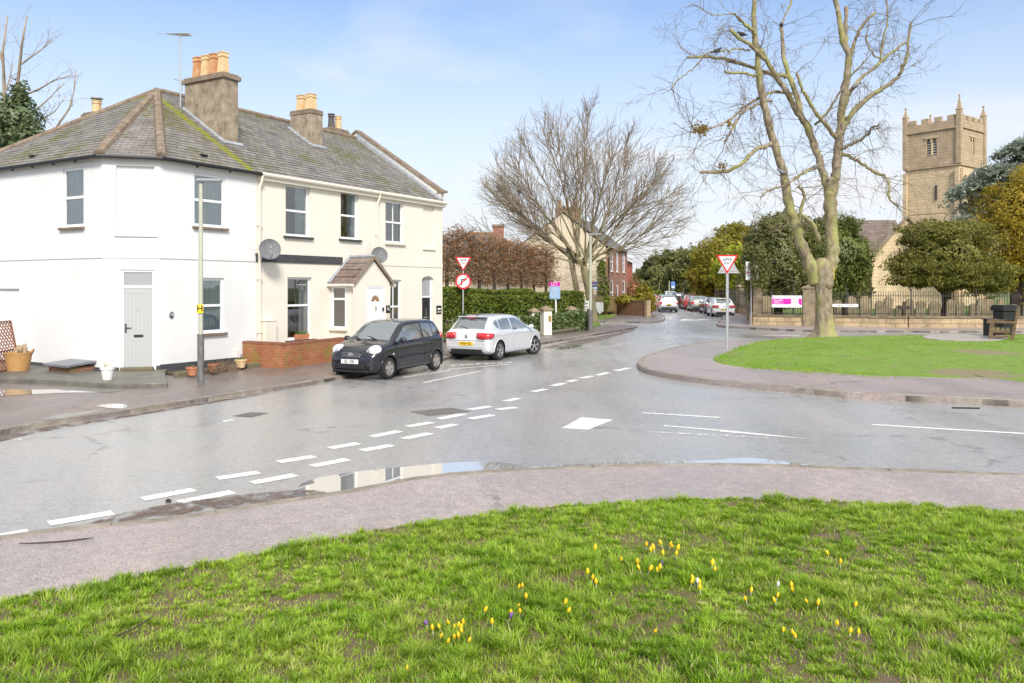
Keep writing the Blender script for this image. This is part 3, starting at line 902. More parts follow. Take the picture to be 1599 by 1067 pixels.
for i in range(1):
    for (p, q) in ((PB, P2), (P1, V((0, -OV, EZ)))):
        k = int((q - p).length / .9)
        for j in range(1, k): mb.box(tuple(p.lerp(q, j / k) + V((0, 0, -.09))), (.05, .05, .07))
mb.build('gutter', MATS['black_plastic'], wh, smooth=True)
ck = stack(wh, .04, .62, 1.5, 3.3, 5.9, 8.82, MATS['render_grey'], .07, MATS['ridge'])
for b, m in ((1.85, 'pot_buff'), (2.25, 'pot_red'), (2.62, 'pot_buff'), (3.02, 'pot_red')):
    pot(ck, .33, b, 9.0, .72, .19, MATS[m], square=True)
flash(ck, [V((.02, 1.42, roof_z(1.42) + .1)), V((.02, 3.35, roof_z(3.35) + .1))], .06); flash(ck, [V((-.02, 1.44, roof_z(1.44) + .08)), V((.72, 1.44, roof_z(1.44) + .08))], .09)
# back chimney with cowl (beyond the hip)
ax, _ = on_b(151, 178, 7.0)
cb = stack(wh, ax - .28, ax + .28, 6.75, 7.3, 6.2, 8.0, MATS['brick_red'])
pot(cb, ax, 7.0, 8.17, .45, .16, MATS['pot_buff'])
mb = MB(); mb.lathe([(.02, .55), (.2, .56), (.2, .60), (.03, .66)], 14, (ax, 7.0, 8.12)); mb.tube([(ax, 7, 8.58), (ax, 7, 8.70)], .02, 5); mb.build('cowl', MATS['galv'], cb)
# aerial
p = V((-.02, 3.42, 7.75)); mb = MB(); top = p.z + 2.7
mb.tube([p, V((p.x, p.y, top))], .024, 6); mb.tube([p + V((.03, 0, .9)), p + V((.03, 0, 1.3))], .035, 6)
mb.tube([V((p.x - .35, p.y - .2, top - .12)), V((p.x + .42, p.y + .24, top + .08))], .017, 5)
for k in range(7):
    t = k / 6; c = V((p.x - .35, p.y - .2, top - .12)).lerp(V((p.x + .42, p.y + .24, top + .08)), t); w = .1 + .02 * (6 - k) + (.1 if k == 0 else 0)
    mb.tube([c + V((-.5 * w * 1.6, w * 1.6, 0)), c + V((.5 * w * 1.6, -w * 1.6, 0))], .011, 4)
mb.tube([V((p.x - .25, p.y, p.z + 1.2)), V((p.x + .3, p.y, p.z + 1.2))], .012, 4)
mb.build('tv_aerial', MATS['galv'], wh)
# door in the chamfer
def door(parent, o, e, n, u0, u1, z0, z1, rev, mat, trans=None, grooves=0, letter=True, fw=.07, name='door'):
    o, e, n = V(o), V(e), V(n)
    f = MB(); d = -rev
    obox(f, o, e, n, u0, u0 + fw, d, d + .06, z0, z1); obox(f, o, e, n, u1 - fw, u1, d, d + .06, z0, z1); obox(f, o, e, n, u0 + fw, u1 - fw, d, d + .06, z1 - fw, z1)
    obox(f, o, e, n, u0 + fw, u1 - fw, d, d + .07, z0, z0 + .05)
    zt = z1 - fw
    if trans:
        zt = z1 - fw - trans
        obox(f, o, e, n, u0 + fw, u1 - fw, d, d + .06, zt - .06, zt)
    zt2 = zt - .06 if trans else zt
    dm = MB()
    obox(dm, o, e, n, u0 + fw + .006, u1 - fw - .006, d + .005, d + .04, z0 + .055, zt2 - .006)
    a, b = u0 + fw, u1 - fw; w = b - a
    if grooves:
        s_ = .1
        obox(dm, o, e, n, a + .006, a + s_, d + .04, d + .05, z0 + .056, zt2 - .007); obox(dm, o, e, n, b - s_, b - .006, d + .04, d + .05, z0 + .056, zt2 - .007)
        obox(dm, o, e, n, a + s_, b - s_, d + .04, d + .05, zt2 - .14, zt2 - .007); obox(dm, o, e, n, a + s_, b - s_, d + .04, d + .05, z0 + .056, z0 + .26)
        for k in range(grooves):
            x0 = a + s_ + (w - 2 * s_) * k / grooves; x1 = a + s_ + (w - 2 * s_) * (k + 1) / grooves
            obox(dm, o, e, n, x0 + .006, x1 - .006, d + .04, d + .047, z0 + .262, zt2 - .142)
    dr = dm.build(name, mat, parent)
    f.build('door_frame', MATS['white_paint'], dr, bevel=.004)
    if trans:
        g = MB(); P = lambda u, z: o + e * u + n * (d + .03) + Zv * z
        g.quad(P(a, zt), P(b, zt), P(b, zt + trans), P(a, zt + trans)); g.build('transom_pane', MATS['frosted'], dr)
    return dr, (a, b, d, zt2)
MATS['frosted'] = plain('frosted', (.30, .31, .31), .25, (.38, .39, .39), 40, bump=.2, bs=200)
dr, (a, b, d, zt) = door(wh, C2, CE, CN, *cd, .1, MATS['grey_door'], trans=cd[3] - on_c(215, 447)[1] - .08, grooves=5)
hm = MB(); zb = on_c(215, 525)[1]
obox(hm, C2, CE, CN, a + .24, b - .22, d + .047, d + .06, zb - .035, zb + .035); hm.build('letterbox', MATS['black_plastic'], dr, bevel=.006)
hm = MB(); zh = on_c(200, 513)[1]
obox(hm, C2, CE, CN, a + .03, a + .07, d + .05, d + .062, zh - .12, zh + .12); obox(hm, C2, CE, CN, a + .04, a + .18, d + .07, d + .085, zh + .0, zh + .02); hm.build('handle', MATS['iron'], dr, bevel=.004)
hm = MB(); zp = on_c(215, 484)[1]; obox(hm, C2, CE, CN, (a + b) / 2 - .012, (a + b) / 2 + .012, d + .047, d + .055, zp - .012, zp + .012); hm.build('spyhole', MATS['chrome'], dr)
# house number plaque
u, z = on_b(268, 492.5); mb = MB()
vs = [(u + .082 * math.cos(t), -.012, z + .1 * math.sin(t)) for t in np.linspace(0, 2 * math.pi, 24, endpoint=False)]
mb.add(vs + [(x, -.002, zz) for (x, _, zz) in vs], [tuple(range(24))] + [(i, i + 24, (i + 1) % 24 + 24, (i + 1) % 24) for i in range(24)])
pq = mb.build('number_plaque', MATS['black_paint'], wh)
text_mesh('78', .11, MATS['sign_white'], pq, 'numerals', face_mat((u, -.016, z + .005), X, Zv))
mb = MB(); mb.tube([(u + .074 * math.cos(t), -.014, z + .09 * math.sin(t)) for t in np.linspace(0, 2 * math.pi, 25)], .005, 4, cap=False); mb.build('plaque_rim', MATS['sign_white'], pq)
u, z = on_b(369, 552); mb = MB(); mb.bx(u - .07, u + .07, -.09, -.02, z - .12, z + .10); mb.tube([(u, -.04, z - .12), (u, -.04, .42), (u + .6, -.04, .46), (u + .78, -.03, .55), (u + .8, -.03, .95)], .012, 5); mb.build('meter_vent', MATS['white_plastic'], wh, bevel=.01)

# ---------------------------------------------------------------- cream middle house with the porch
A2, A3 = 5.47, 9.62
ch = thing('terraced_house', 'cream terraced house with gabled porch, black band and two satellite dishes', 'house', A0, TH)
mb = MB()
w1 = on(on_b, 446, 287, 484, 371); w2 = on(on_b, 532, 298, 560, 375); w3 = on(on_b, 449, 433, 487, 529)
wall_panel(mb, (.002, 0, 0), X, -Yv, A2 - .002, .02, EAVE, [sh(w1, .002), sh(w2, .002), sh(w3, .002)], rev=.15)
mb.build('wall', [MATS['cream_stucco'], MATS['dark_room']], ch)
mb = MB(); wall_panel(mb, (A2, DEP, 0), -X, Yv, A2 - .002, .02, EAVE); mb.build('back_wall', MATS['cream_stucco'], ch)
window(ch, (.002, 0, 0), X, -Yv, *sh(w1, .002), rev=.15, sill='dark_trim', cover='right', sill_over=.1)
window(ch, (.002, 0, 0), X, -Yv, *sh(w2, .002), rev=.15, sill='dark_trim', cover='right', sill_over=.1)
wl = window(ch, (.002, 0, 0), X, -Yv, *sh(w3, .002), rev=.15, sill='dark_trim', cover='sides', sill_over=.1, rail=.55, sill_d=.14)
def terrace_roof(parent, a0, a1, mat, last=False):
    mb = MB()
    slope(mb, (a0, -OV, EZ), (a1, -OV, EZ), (a1, DEP / 2, RZ + .08), (a0, DEP / 2, RZ + .08))
    slope(mb, (a1, DEP + OV, EZ), (a0, DEP + OV, EZ), (a0, DEP / 2, RZ + .08), (a1, DEP / 2, RZ + .08))
    mb.quad((a0, -OV, EZ - .03), (a1, -OV, EZ - .03), (a1, .3, EZ - .02), (a0, .3, EZ - .02))
    r = mb.build('roof', mat, parent)
    mb = MB(); ridge_tiles(mb, (a0, DEP / 2, RZ + .1), (a1, DEP / 2, RZ + .1), .1); mb.build('ridge_tiles', MATS['ridge'], r)
    return r
terrace_roof(ch, .0, A2, MATS['slate'])
def eaves(parent, a0, a1):
    mb = MB(); mb.tube([(a0, -OV - .04, EZ - .035), (a1, -OV - .04, EZ - .035)], .06, 8)
    mb.bx(a0, a1, -OV + .01, -.003, EZ - .2, EZ - .035)
    mb.build('gutter', MATS['cream_pipe'], parent, smooth=True)
eaves(ch, .03, A2)
def downpipe(parent, a, z0=.1):
    mb = MB(); mb.tube([(a, -OV - .04, EZ - .06), (a, -OV - .03, EZ - .2), (a, -.07, EZ - .42), (a, -.07, z0)], .04, 8)
    for z in (1.0, 2.6, 4.2): mb.bx(a - .06, a + .06, -.115, -.003, z, z + .05)
    mb.build('downpipe', MATS['cream_pipe'], parent, smooth=True)
downpipe(ch, on_b(403, 420)[0])
k2 = stack(ch, 5.0, 5.6, 2.65, 3.72, 6.5, 8.78, MATS['render_grey'], .02, MATS['ridge'])
for b in (2.95, 3.42): pot(k2, 5.3, b, 8.96, .62, .23, MATS['pot_buff'], square=True)
flash(k2, [V((4.97, 2.58, roof_z(2.58) + .1)), V((4.97, 3.8, roof_z(3.8) + .1))], .06); flash(k2, [V((4.95, 2.6, roof_z(2.6) + .08)), V((5.68, 2.6, roof_z(2.6) + .08))], .09)
# black band at first-floor level
z0 = on_b(460, 411)[1]; z1 = on_b(460, 398.5)[1]
mb = MB(); mb.bx(-.06, on_b(534, 405)[0], -.035, -.002, z0, z1); mb.build('black_band', MATS['dark_trim'], ch)
mb = MB(); mb.bx(on_b(534, 405)[0] + .02, A2, -.018, -.002, z0, z0 + .09); mb.build('string_course', MATS['cream_stucco'], ch)
r = on(on_b, 406, 502, 424, 541); mb = MB(); mb.bx(r[0], r[1], -.22, -.002, r[2], r[3]); mb.bx(r[0] - .02, r[1] + .02, -.24, -.002, r[3] + .001, r[3] + .025); mb.build('meter_box', MATS['cream_pipe'], ch, bevel=.01)
def dish(parent, px, py, r, out=.45, yaw=-35):
    u, z = on_b(px, py, -out)
    mb = MB(); prof = [(.001, 0)] + [(r * t, r * .16 * t * t) for t in (.3, .55, .8, 1.0)] + [(r * 1.02, r * .19), (r * .98, r * .2)]
    M = Matrix.Translation(V((u, -out, z))) @ Matrix.Rotation(R(yaw), 4, 'Z') @ Matrix.Rotation(R(78), 4, 'X')
    mb.M = M; mb.lathe(prof, 26, cap=False)
    d = mb.build('satellite_dish', plain('dish', (.12, .12, .125), .6, (.17, .17, .18), 4), parent, smooth=True)
    a = MB(); a.M = M; a.tube([(0, -r * .9, .05), (0, -r * .75, r * .62), (0, -r * .1, r * .95)], .014, 5); a.ball((0, -r * .05, r * .97), (.035, .035, .06)); a.build('feed_arm', MATS['galv'], d, smooth=True)
    b = MB(); b.tube([(u, -out, z - .02), (u, -out * .6, z - .22), (u, -.05, z - .2)], .024, 6); b.bx(u - .07, u + .07, -.05, -.036, z - .32, z - .1); b.build('bracket', MATS['galv'], d)
dish(ch, 421, 390, .31); dish(ch, 592, 399, .29, .4)
# porch
PA0, PA1, PB_, PEZ, PRZ, PRA = 3.16, 4.98, -1.02, 2.56, 3.38, 4.07
mb = MB()
pw = on(on_a, 516, 447, 541, 514, PA0)
dp = on(on_b, 573, 447, 600.5, 562, PB_)
dp = (dp[0], dp[1], .26, dp[3])
pwu = (-pw[1], -pw[0], pw[2], pw[3])
wall_panel(mb, (PA0, 0, 0), -Yv, -X, -PB_, .02, PEZ, [(max(.06, pwu[0]), min(-PB_ - .06, pwu[1]), pwu[2], pwu[3])], rev=.05, room=.5)
wall_panel(mb, (PA0, PB_, 0), X, -Yv, PA1 - PA0, .02, PEZ, [sh(dp, PA0)], rev=.07, room=.3)
wall_panel(mb, (PA1, PB_, 0), Yv, X, -PB_, .02, PEZ)
mb.add([(PA0, PB_, PEZ), (PA1, PB_, PEZ), (PRA, PB_, PRZ - .06)], [(0, 1, 2)])
po = mb.build('porch', [MATS['cream_stucco'], MATS['dark_room']], ch)
mb = MB()
slope(mb, (PA0 - .14, 0, PEZ - .08), (PA0 - .14, PB_ - .08, PEZ - .08), (PRA, PB_ - .08, PRZ), (PRA, 0, PRZ), .03, .28)
slope(mb, (PA1 + .14, PB_ - .08, PEZ - .08), (PA1 + .14, 0, PEZ - .08), (PRA, 0, PRZ), (PRA, PB_ - .08, PRZ), .03, .28)
mb.build('porch_roof', MATS['tile_brown'], po)
mb = MB(); mb.bar((PA0 - .14, PB_ - .085, PEZ - .09), (PRA, PB_ - .085, PRZ - .01), .03, .1); mb.bar((PA1 + .14, PB_ - .085, PEZ - .09), (PRA, PB_ - .085, PRZ - .01), .03, .1); mb.build('barge_board', MATS['ridge'], po)
mb = MB(); mb.tube([(PA0 - .14, -.02, PEZ - .06), (PRA, -.02, PRZ + .02)], .06, 6); mb.tube([(PRA, 0, PRZ + .02), (PRA, PB_ - .08, PRZ + .02)], .06, 6); mb.build('lead_flashing', MATS['lead'], po)
mb = MB(); mb.tube([(PA0 - .17, 0, PEZ - .13), (PA0 - .17, PB_ - .1, PEZ - .13)], .05, 7); mb.tube([(PA0 - .13, PB_ - .04, PEZ - .15), (PA0 - .06, PB_ - .05, PEZ - .3), (PA0 - .06, PB_ - .05, .1)], .034, 7); mb.build('porch_gutter', MATS['cream_pipe'], po, smooth=True); mb = MB(); mb.tube([(PA1 + .17, 0, PEZ - .13), (PA1 + .17, PB_ - .1, PEZ - .13)], .05, 7); mb.tube([(PA1 + .1, PB_ + .08, PEZ - .15), (PA1 + .06, PB_ + .1, .1)], .034, 7)
mb.build('porch_gutter', MATS['cream_pipe'], po, smooth=True)
pwo = (max(.06, pwu[0]), min(-PB_ - .06, pwu[1]), pwu[2], pwu[3])
wd = window(po, (PA0, 0, 0), -Yv, -X, *pwo, rev=.05, rail=.70, sill='cream_sill', name='window')
ur = sh(dp, PA0)
fo = MB(); o_ = V((PA0, PB_, 0))
obox(fo, o_, X, -Yv, ur[0] + .06, ur[1] - .06, -.065, -.03, ur[2] + .05, ur[3] - .06)
for (z0_, z1_) in ((.30, .88), (1.02, 1.3)):
    for s in (0, 1):
        u0_ = ur[0] + .13 + s * (ur[1] - ur[0] - .2) / 2; obox(fo, o_, X, -Yv, u0_, u0_ + (ur[1] - ur[0]) / 2 - .17, -.03, -.018, z0_ + .1, z1_ + .1)
fd = fo.build('front_door', MATS['white_paint'], po, bevel=.006)
f = MB(); obox(f, o_, X, -Yv, ur[0], ur[0] + .055, -.07, -.01, ur[2], ur[3]); obox(f, o_, X, -Yv, ur[1] - .055, ur[1], -.07, -.01, ur[2], ur[3]); obox(f, o_, X, -Yv, ur[0] + .055, ur[1] - .055, -.07, -.01, ur[3] - .055, ur[3]); f.build('door_frame', MATS['upvc'], fd)
um = (ur[0] + ur[1]) / 2; zf = on_b(586, 471, PB_)[1]
f = MB()
for k in range(5):
    t0, t1 = math.pi * k / 5 + .05, math.pi * (k + 1) / 5 - .05
    f.add([o_ + X * (um + r_ * math.cos(t)) - Yv * -(-.026) + Zv * (zf + r_ * math.sin(t)) + V((0, 0, 0)) for (r_, t) in ((.06, t0), (.06, t1), (.21, t1), (.21, t0))], [(3, 2, 1, 0)])
for i, p in enumerate(f.v): f.v[i] = (p[0], PB_ + .0235, p[2])
f.build('fanlight', plain('amber_glass', (.25, .13, .03), .15), fd)
f = MB(); zk = on_b(586, 482, PB_)[1]; f.tube([(PA0 + um, PB_ + .01, zk + .08), (PA0 + um, PB_ - .02, zk), (PA0 + um, PB_ + .01, zk - .06)], .018, 6); br_ = plain('brass', (.5, .32, .08), .3, metallic=1); f.build('knocker', br_, fd); f = MB(); f.bx(PA0 + ur[1] - .12, PA0 + ur[1] - .09, PB_ - .02, PB_ + .02, 1.05, 1.25); f.build('door_handle', br_, fd)
u, z = on_b(605.5, 483, PB_); f = MB(); f.bx(u - .1, u + .1, PB_ - .016, PB_ - .002, z - .13, z + .13); q = f.build('number_plaque', MATS['black_paint'], po)
text_mesh('76', .15, MATS['sign_white'], q, 'numerals', face_mat((u, PB_ - .019, z), X, Zv))
u, z = on_b(598, 483, PB_); f = MB(); f.bx(u - .03, u + .03, PB_ - .03, PB_ - .002, z - .06, z + .06); f.build('doorbell', MATS['black_plastic'], po)

# ---------------------------------------------------------------- third house
th = thing('terraced_house', 'cream end terrace house with black arched front door and coped gable parapet', 'house', A0, TH)
mb = MB()
t1 = on(on_b, 602, 313, 630, 381); t2 = on(on_b, 606, 437, 627, 520); tp = on(on_b, 660.5, 318, 678, 389)
td = on(on_b, 659, 431, 677, 508); td = (td[0], td[1], .26, td[3])
wall_panel(mb, (A2, 0, 0), X, -Yv, A3 - A2, .02, EAVE, [sh(t1, A2), sh(t2, A2), (*sh(tp, A2), .05, True), (*sh(td, A2), .16)], rev=.13)
wall_panel(mb, (A3, 0, 0), Yv, X, DEP, .02, EAVE); wall_panel(mb, (A3, DEP, 0), -X, Yv, A3 - A2, .02, EAVE)
# curved head over the door
n_ = 9
for k in range(n_):
    f0, f1 = k / n_, (k + 1) / n_
    zz = lambda f: td[3] - .001 - .13 * (abs(2 * f - 1)) ** 2.2
    u0_, u1_ = td[0] + (td[1] - td[0]) * f0, td[0] + (td[1] - td[0]) * f1
    mb.quad((u0_, .001, zz(f0)), (u1_, .001, zz(f1)), (u1_, .001, td[3]), (u0_, .001, td[3])); mb.quad((u0_, .16, zz(f0)), (u1_, .16, zz(f1)), (u1_, .001, zz(f1)), (u0_, .001, zz(f0)))
mb.build('wall', [MATS['cream_stucco'], MATS['dark_room']], th)
window(th, (A2, 0, 0), X, -Yv, *sh(t1, A2), rev=.13, sill='cream_sill', cover='blind', mull=1)
window(th, (A2, 0, 0), X, -Yv, *sh(t2, A2), rev=.13, sill='cream_sill', cover='blind', mull=1)
dr, (a, b, d, zt) = door(th, (A2, 0, 0), X, -Yv, *sh(td, A2), .16, MATS['black_paint'], trans=.72, letter=False)
f = MB(); w_ = (b - a)
for (x0, x1, z0_, z1_) in ((.1, .42, 1.35, 1.85), (.58, .9, 1.35, 1.85), (.1, .42, .4, 1.1), (.58, .9, .4, 1.1)): obox(f, (A2, 0, 0), X, -Yv, a + w_ * x0, a + w_ * x1, d + .04, d + .052, z0_, z1_)
f.build('door_panel', MATS['black_paint'], dr, bevel=.01)
f = MB(); obox(f, (A2, 0, 0), X, -Yv, a + w_ * .47, a + w_ * .53, d + .04, d + .07, 1.25, 1.55); f.build('knocker', MATS['chrome'], dr); f = MB(); obox(f, (A2, 0, 0), X, -Yv, a + w_ * .3, a + w_ * .7, d + .04, d + .055, 1.15, 1.2); f.build('letterbox', MATS['chrome'], dr)
u, z = on_b(685, 484); f = MB(); f.bx(u - .17, u + .17, -.02, -.002, z - .17, z + .17); q = f.build('name_plaque', MATS['black_paint'], th)
f = MB(); f.bx(u - .1, u + .1, -.024, -.0205, z + .0, z + .07); f.bx(u - .12, u + .12, -.024, -.0205, z - .1, z - .07); f.build('lettering', MATS['sign_white'], q)
terrace_roof(th, A2, A3 - .16, MATS['slate'])
eaves(th, A2, A3 + .03); downpipe(th, on_b(587, 350)[0])
zs_ = on_b(650, 417)[1]; mb = MB(); mb.bx(A2, A3, -.02, -.002, zs_, zs_ + .15); obox(mb, (0, 0, 0), X, -Yv, tp[0] - .05, tp[1] + .05, .001, .06, tp[2] - .06, tp[2] - .004); mb.build('string_course', MATS['cream_stucco'], th, bevel=.006)
mb = MB()
gp_ = [(-.02, EAVE - .25), (DEP + .02, EAVE - .25), (DEP + .02, EAVE + .45), (DEP / 2, RZ + .38), (-.02, EAVE + .38)]
vs = [(A3 - .16, y, z) for (y, z) in gp_] + [(A3 + .06, y, z) for (y, z) in gp_]
mb.add(vs, [(4, 3, 2, 1, 0), (5, 6, 7, 8, 9)] + [(i, (i + 1) % 5, 5 + (i + 1) % 5, 5 + i) for i in range(5)])
pp = mb.build('gable_parapet', MATS['cream_stucco'], th)
mb = MB(); mb.bar((A3 - .05, -.08, EAVE + .40), (A3 - .05, DEP / 2, RZ + .43), .34, .09); mb.bar((A3 - .05, DEP + .05, EAVE + .45), (A3 - .05, DEP / 2, RZ + .43), .34, .09); mb.bx(A3 - .22, A3 + .12, -.18, .12, EAVE + .36, EAVE + .46); mb.build('coping', MATS['ridge'], pp, bevel=.01)
flash(pp, [V((A3 - .2, -.1, EAVE + .02)), V((A3 - .2, DEP / 2, RZ + .18))], .11)
ax, _ = on_b(524, 205, 5.2)
k3 = stack(th, ax - .5, ax + .5, 4.95, 5.5, 7.5, 8.95, MATS['brick_dull'])
pot(k3, ax + .16, 5.2, 9.12, .6, .15, MATS['pot_buff']); pot(k3, ax - .26, 5.2, 9.12, .62, .15, plain('pot_dark', (.10, .085, .075), .8))

# ---------------------------------------------------------------- things along the foot of the terrace
def LW(a, b, z=0):
    p = Matrix.Rotation(TH, 3, 'Z') @ V((a, b, 0)) + A0
    return V((p.x, p.y, z))
# low brick wall
bw = thing('brick_wall', 'low orange brick garden wall streaked with moss in front of the cream house', 'wall', A0, TH)
mb = MB()
pts = [(-.45, -.02), (-.45, -1.55), (2.3, -1.27)]
mb.bx(-.56, -.34, -1.49, -.03, .08, .72)
mb.add([(p[0], p[1], z) for z in (.08, .71) for p in ((-.57, -1.66), (2.32, -1.38), (2.34, -1.16), (-.55, -1.44))], [(3, 2, 1, 0), (4, 5, 6, 7), (0, 1, 5, 4), (1, 2, 6, 5), (2, 3, 7, 6), (3, 0, 4, 7)])
mb.build('brickwork', MATS['brick_orange'], bw)
mb = MB(); mb.bx(-.565, -.335, -1.44, -.03, .722, .80)
mb.add([(p[0], p[1], z) for z in (.712, .79) for p in ((-.575, -1.665), (2.325, -1.385), (2.345, -1.155), (-.555, -1.435))], [(3, 2, 1, 0), (4, 5, 6, 7), (0, 1, 5, 4), (1, 2, 6, 5), (2, 3, 7, 6), (3, 0, 4, 7)])
mb.build('brick_coping', brick_mat('brick_on_edge', (.27, .075, .035), (.36, .12, .05), (.25, .18, .12), .075, .5, .012), bw)
# mossy stone edging in front of the white house
ed = [LW(-3.6, -.95), LW(-2.8, -.95), LW(-1.5, -.8), LW(-.6, -.72)]
mb = MB()
for (a_, b_) in zip([(-3.55, -.98), (-2.75, -.93), (-1.95, -.85), (-1.15, -.78)], [(-2.78, -.93), (-1.98, -.85), (-1.18, -.78), (-.6, -.74)]):
    p, q = LW(*a_, .14), LW(*b_, .14); mb.bar(p, q, .17, .14)
tag(mb.build('stone_edging', MATS['moss_stone'], bevel=.02), 'mossy stone edging laid below the white house beside the lamp post', 'edging')
sl = slab('planting_bed', [LW(-3.4, -.9)[:2], LW(-.6, -.68)[:2], LW(-.6, -.01)[:2], LW(-3.25, -.01)[:2]], .15, MATS['soil'])
# raised stone ledge round the corner
lz = .21
lp = smooth_line(W([(-120, 589), (0, 590.5), (60, 592), (110, 594.5), (165, 598), (215, 598.5), (262, 597)], lz), 3) + [tuple(LW(-3.0, .2)[:2]), tuple(LW(-4.0, 1.2)[:2]), tuple(LW(-4.0, 8)[:2])]
mb = MB(); mb.prism(lp, .0, lz, bot=False)
tag(mb.build('stone_ledge', plain('wet_paving', (.10, .092, .08), .5, (.17, .16, .125), 3, bump=.5, bs=14), bevel=.025), 'raised mossy stone ledge under the blank side of the white house', 'ledge')
def facing(px, py, z): return gp(px, py, z)
c = facing(106, 580, lz); t = thing('coal_hatch', 'brick coal hatch with a sloping grey slate lid against the white wall', 'hatch', c, R(-30) + .0)
mb = MB(); mb.bx(-.5, .42, -.2, .45, 0, .13); mb.build('base', MATS['brick_dull'], t)
mb = MB(); mb.add([(-.62, -.32, .135), (.5, -.32, .135), (.5, .5, .2), (-.62, .5, .2), (-.62, -.32, .2), (.5, -.32, .2), (.5, .5, .265), (-.62, .5, .265)], [(3, 2, 1, 0), (4, 5, 6, 7), (0, 1, 5, 4), (1, 2, 6, 5), (2, 3, 7, 6), (3, 0, 4, 7)]); mb.build('lid', plain('slate_lid', (.13, .14, .16), .35, (.2, .2, .22), 5), t, bevel=.012)
# door step
mb = MB()
obox(mb, C2, CE, CN, cd[0] - .12, cd[1] + .3, .01, .34, .1, .215); obox(mb, C2, CE, CN, cd[0] + .02, cd[1] - .02, .012, .2, .216, .30)
o = mb.build('door_step', MATS['moss_stone'], bevel=.015); o.location = A0; o.rotation_euler = (0, 0, TH)
tag(o, 'worn stone step below the grey corner door', 'step')
def flowerpot(px, py, z, h, r, mat, label, plant=None, group=None):
    c = facing(px, py, z); t = thing('flower_pot', label, 'plant pot', c, 0, group)
    mb = MB(); mb.lathe([(r * .68, 0), (r * .95, h * .8), (r * 1.06, h * .8), (r * 1.08, h), (r * .93, h), (r * .9, h * .88), (.01, h * .88)], 18, cap=False); mb.build('pot', mat, t, smooth=True)
    if plant:
        mb = MB()
        for k in range(plant[0]):
            a = rng.uniform(0, 6.28); rr = rng.uniform(0, r * .7); p = V((rr * math.cos(a), rr * math.sin(a), h * .85)); q = p + V((rng.uniform(-1, 1) * .1, rng.uniform(-1, 1) * .1, plant[1] * rng.uniform(.6, 1)))
            mb.tube([p, p.lerp(q, .5) + V((rng.uniform(-1, 1) * .02, 0, 0)), q], [.007, .006, .002], 4)
        mb.build('plant', plant[2], t)
    return t
flowerpot(168, 593, lz, .30, .155, MATS['white_plastic'], 'white flower pot of bare stems left of the door step', (14, .22, plain('dead_stem', (.55, .5, .38), .9)))
flowerpot(300.5, 586, .15, .20, .15, MATS['terracotta'], 'terracotta pot just left of the lamp post foot', (10, .1, MATS['twig']))
flowerpot(334, 581, .15, .21, .15, MATS['terracotta'], 'terracotta pot between the lamp post and the dead shrub', (10, .1, MATS['twig']))
flowerpot(376, 574, .15, .22, .16, MATS['pot_buff'], 'pale terracotta pot near the orange brick wall', (12, .12, plain('green_stem', (.08, .16, .03), .8)))
c = facing(353, 582, .15); t = thing('dead_shrub', 'small dead brown shrub between two terracotta pots', 'shrub', c)
mb = MB()
for k in range(120):
    a = rng.uniform(0, 6.28); p = V((rng.uniform(-.3, .3), rng.uniform(-.12, .12), 0)); q = p + V((rng.gauss(0, .13), rng.gauss(0, .1), rng.uniform(.12, .36))); mb.tube([p, p.lerp(q, .5) + V((rng.gauss(0, .03), 0, 0)), q], [.008, .006, .002], 4)
mb.build('stems', plain('dead_brown', (.16, .10, .07), .95, (.25, .18, .11), 9), t)
# window planter
u, z = on_b(471, 530, -.05); t = thing('window_planter', 'terracotta trough of green herbs on the black window sill', 'planter', LW(u, -.06, w3[2]), TH)
mb = MB(); mb.add([(x * s, y * s2, zz) for (zz, s, s2) in ((0, .9, .8), (.17, 1, 1)) for (x, y) in ((-.28, -.075), (.28, -.075), (.28, .06), (-.28, .06))], [(3, 2, 1, 0), (4, 5, 6, 7), (0, 1, 5, 4), (1, 2, 6, 5), (2, 3, 7, 6), (3, 0, 4, 7)]); mb.build('trough', MATS['terracotta'], t, bevel=.008)
mb = MB()
for k in range(70):
    p = V((rng.uniform(-.25, .25), rng.uniform(-.05, .04), .16)); q = p + V((rng.gauss(0, .04), rng.gauss(0, .03), rng.uniform(.06, .16))); mb.tube([p, q], [.006, .002], 3)
mb.build('herbs', plain('herb', (.10, .18, .03), .8), t)
# basket of logs, trellis
c = facing(28.5, 578.5, lz); t = thing('log_basket', 'round wicker basket full of firewood logs beside the trellis', 'basket', c)
mb = MB()
prof = [(.25, 0)] + [(.25 + .065 * i / 8 + (.006 if i % 2 else 0), .05 * i + .02) for i in range(9)] + [(.335, .45), (.335, .475), (.30, .475), (.29, .40), (.01, .38)]
mb.lathe(prof, 26, cap=False); mb.tube([(.30, 0, .42), (.36, 0, .52), (.38, .03, .56), (.36, .08, .52), (.30, .1, .42)], .016, 6); mb.build('wicker', MATS['wicker'], t, smooth=True)
for k in range(9):
    a = rng.uniform(0, 6.28); rr = rng.uniform(0, .17); p = V((rr * math.cos(a), rr * math.sin(a), .33)); q = p + V((rng.gauss(0, .05), rng.gauss(0, .05), rng.uniform(.22, .36)))
    l = MB(); l.tube([p, q], rng.uniform(.035, .055), 6); l.build('log', MATS['log'], t)
c = facing(-6, 583, lz); c2 = facing(34, 574, lz); t = thing('trellis', 'brown diamond trellis panel leaning against the white wall', 'trellis', c)
dv = (c2 - c); L_ = 1.55; ex = V((dv.x, dv.y, 0)).normalized(); mb = MB(); hh = 1.28
ez = (Zv * .98 + V((-ex.y, ex.x, 0)) * .18).normalized()
Q = lambda u, v: ex * u + ez * v
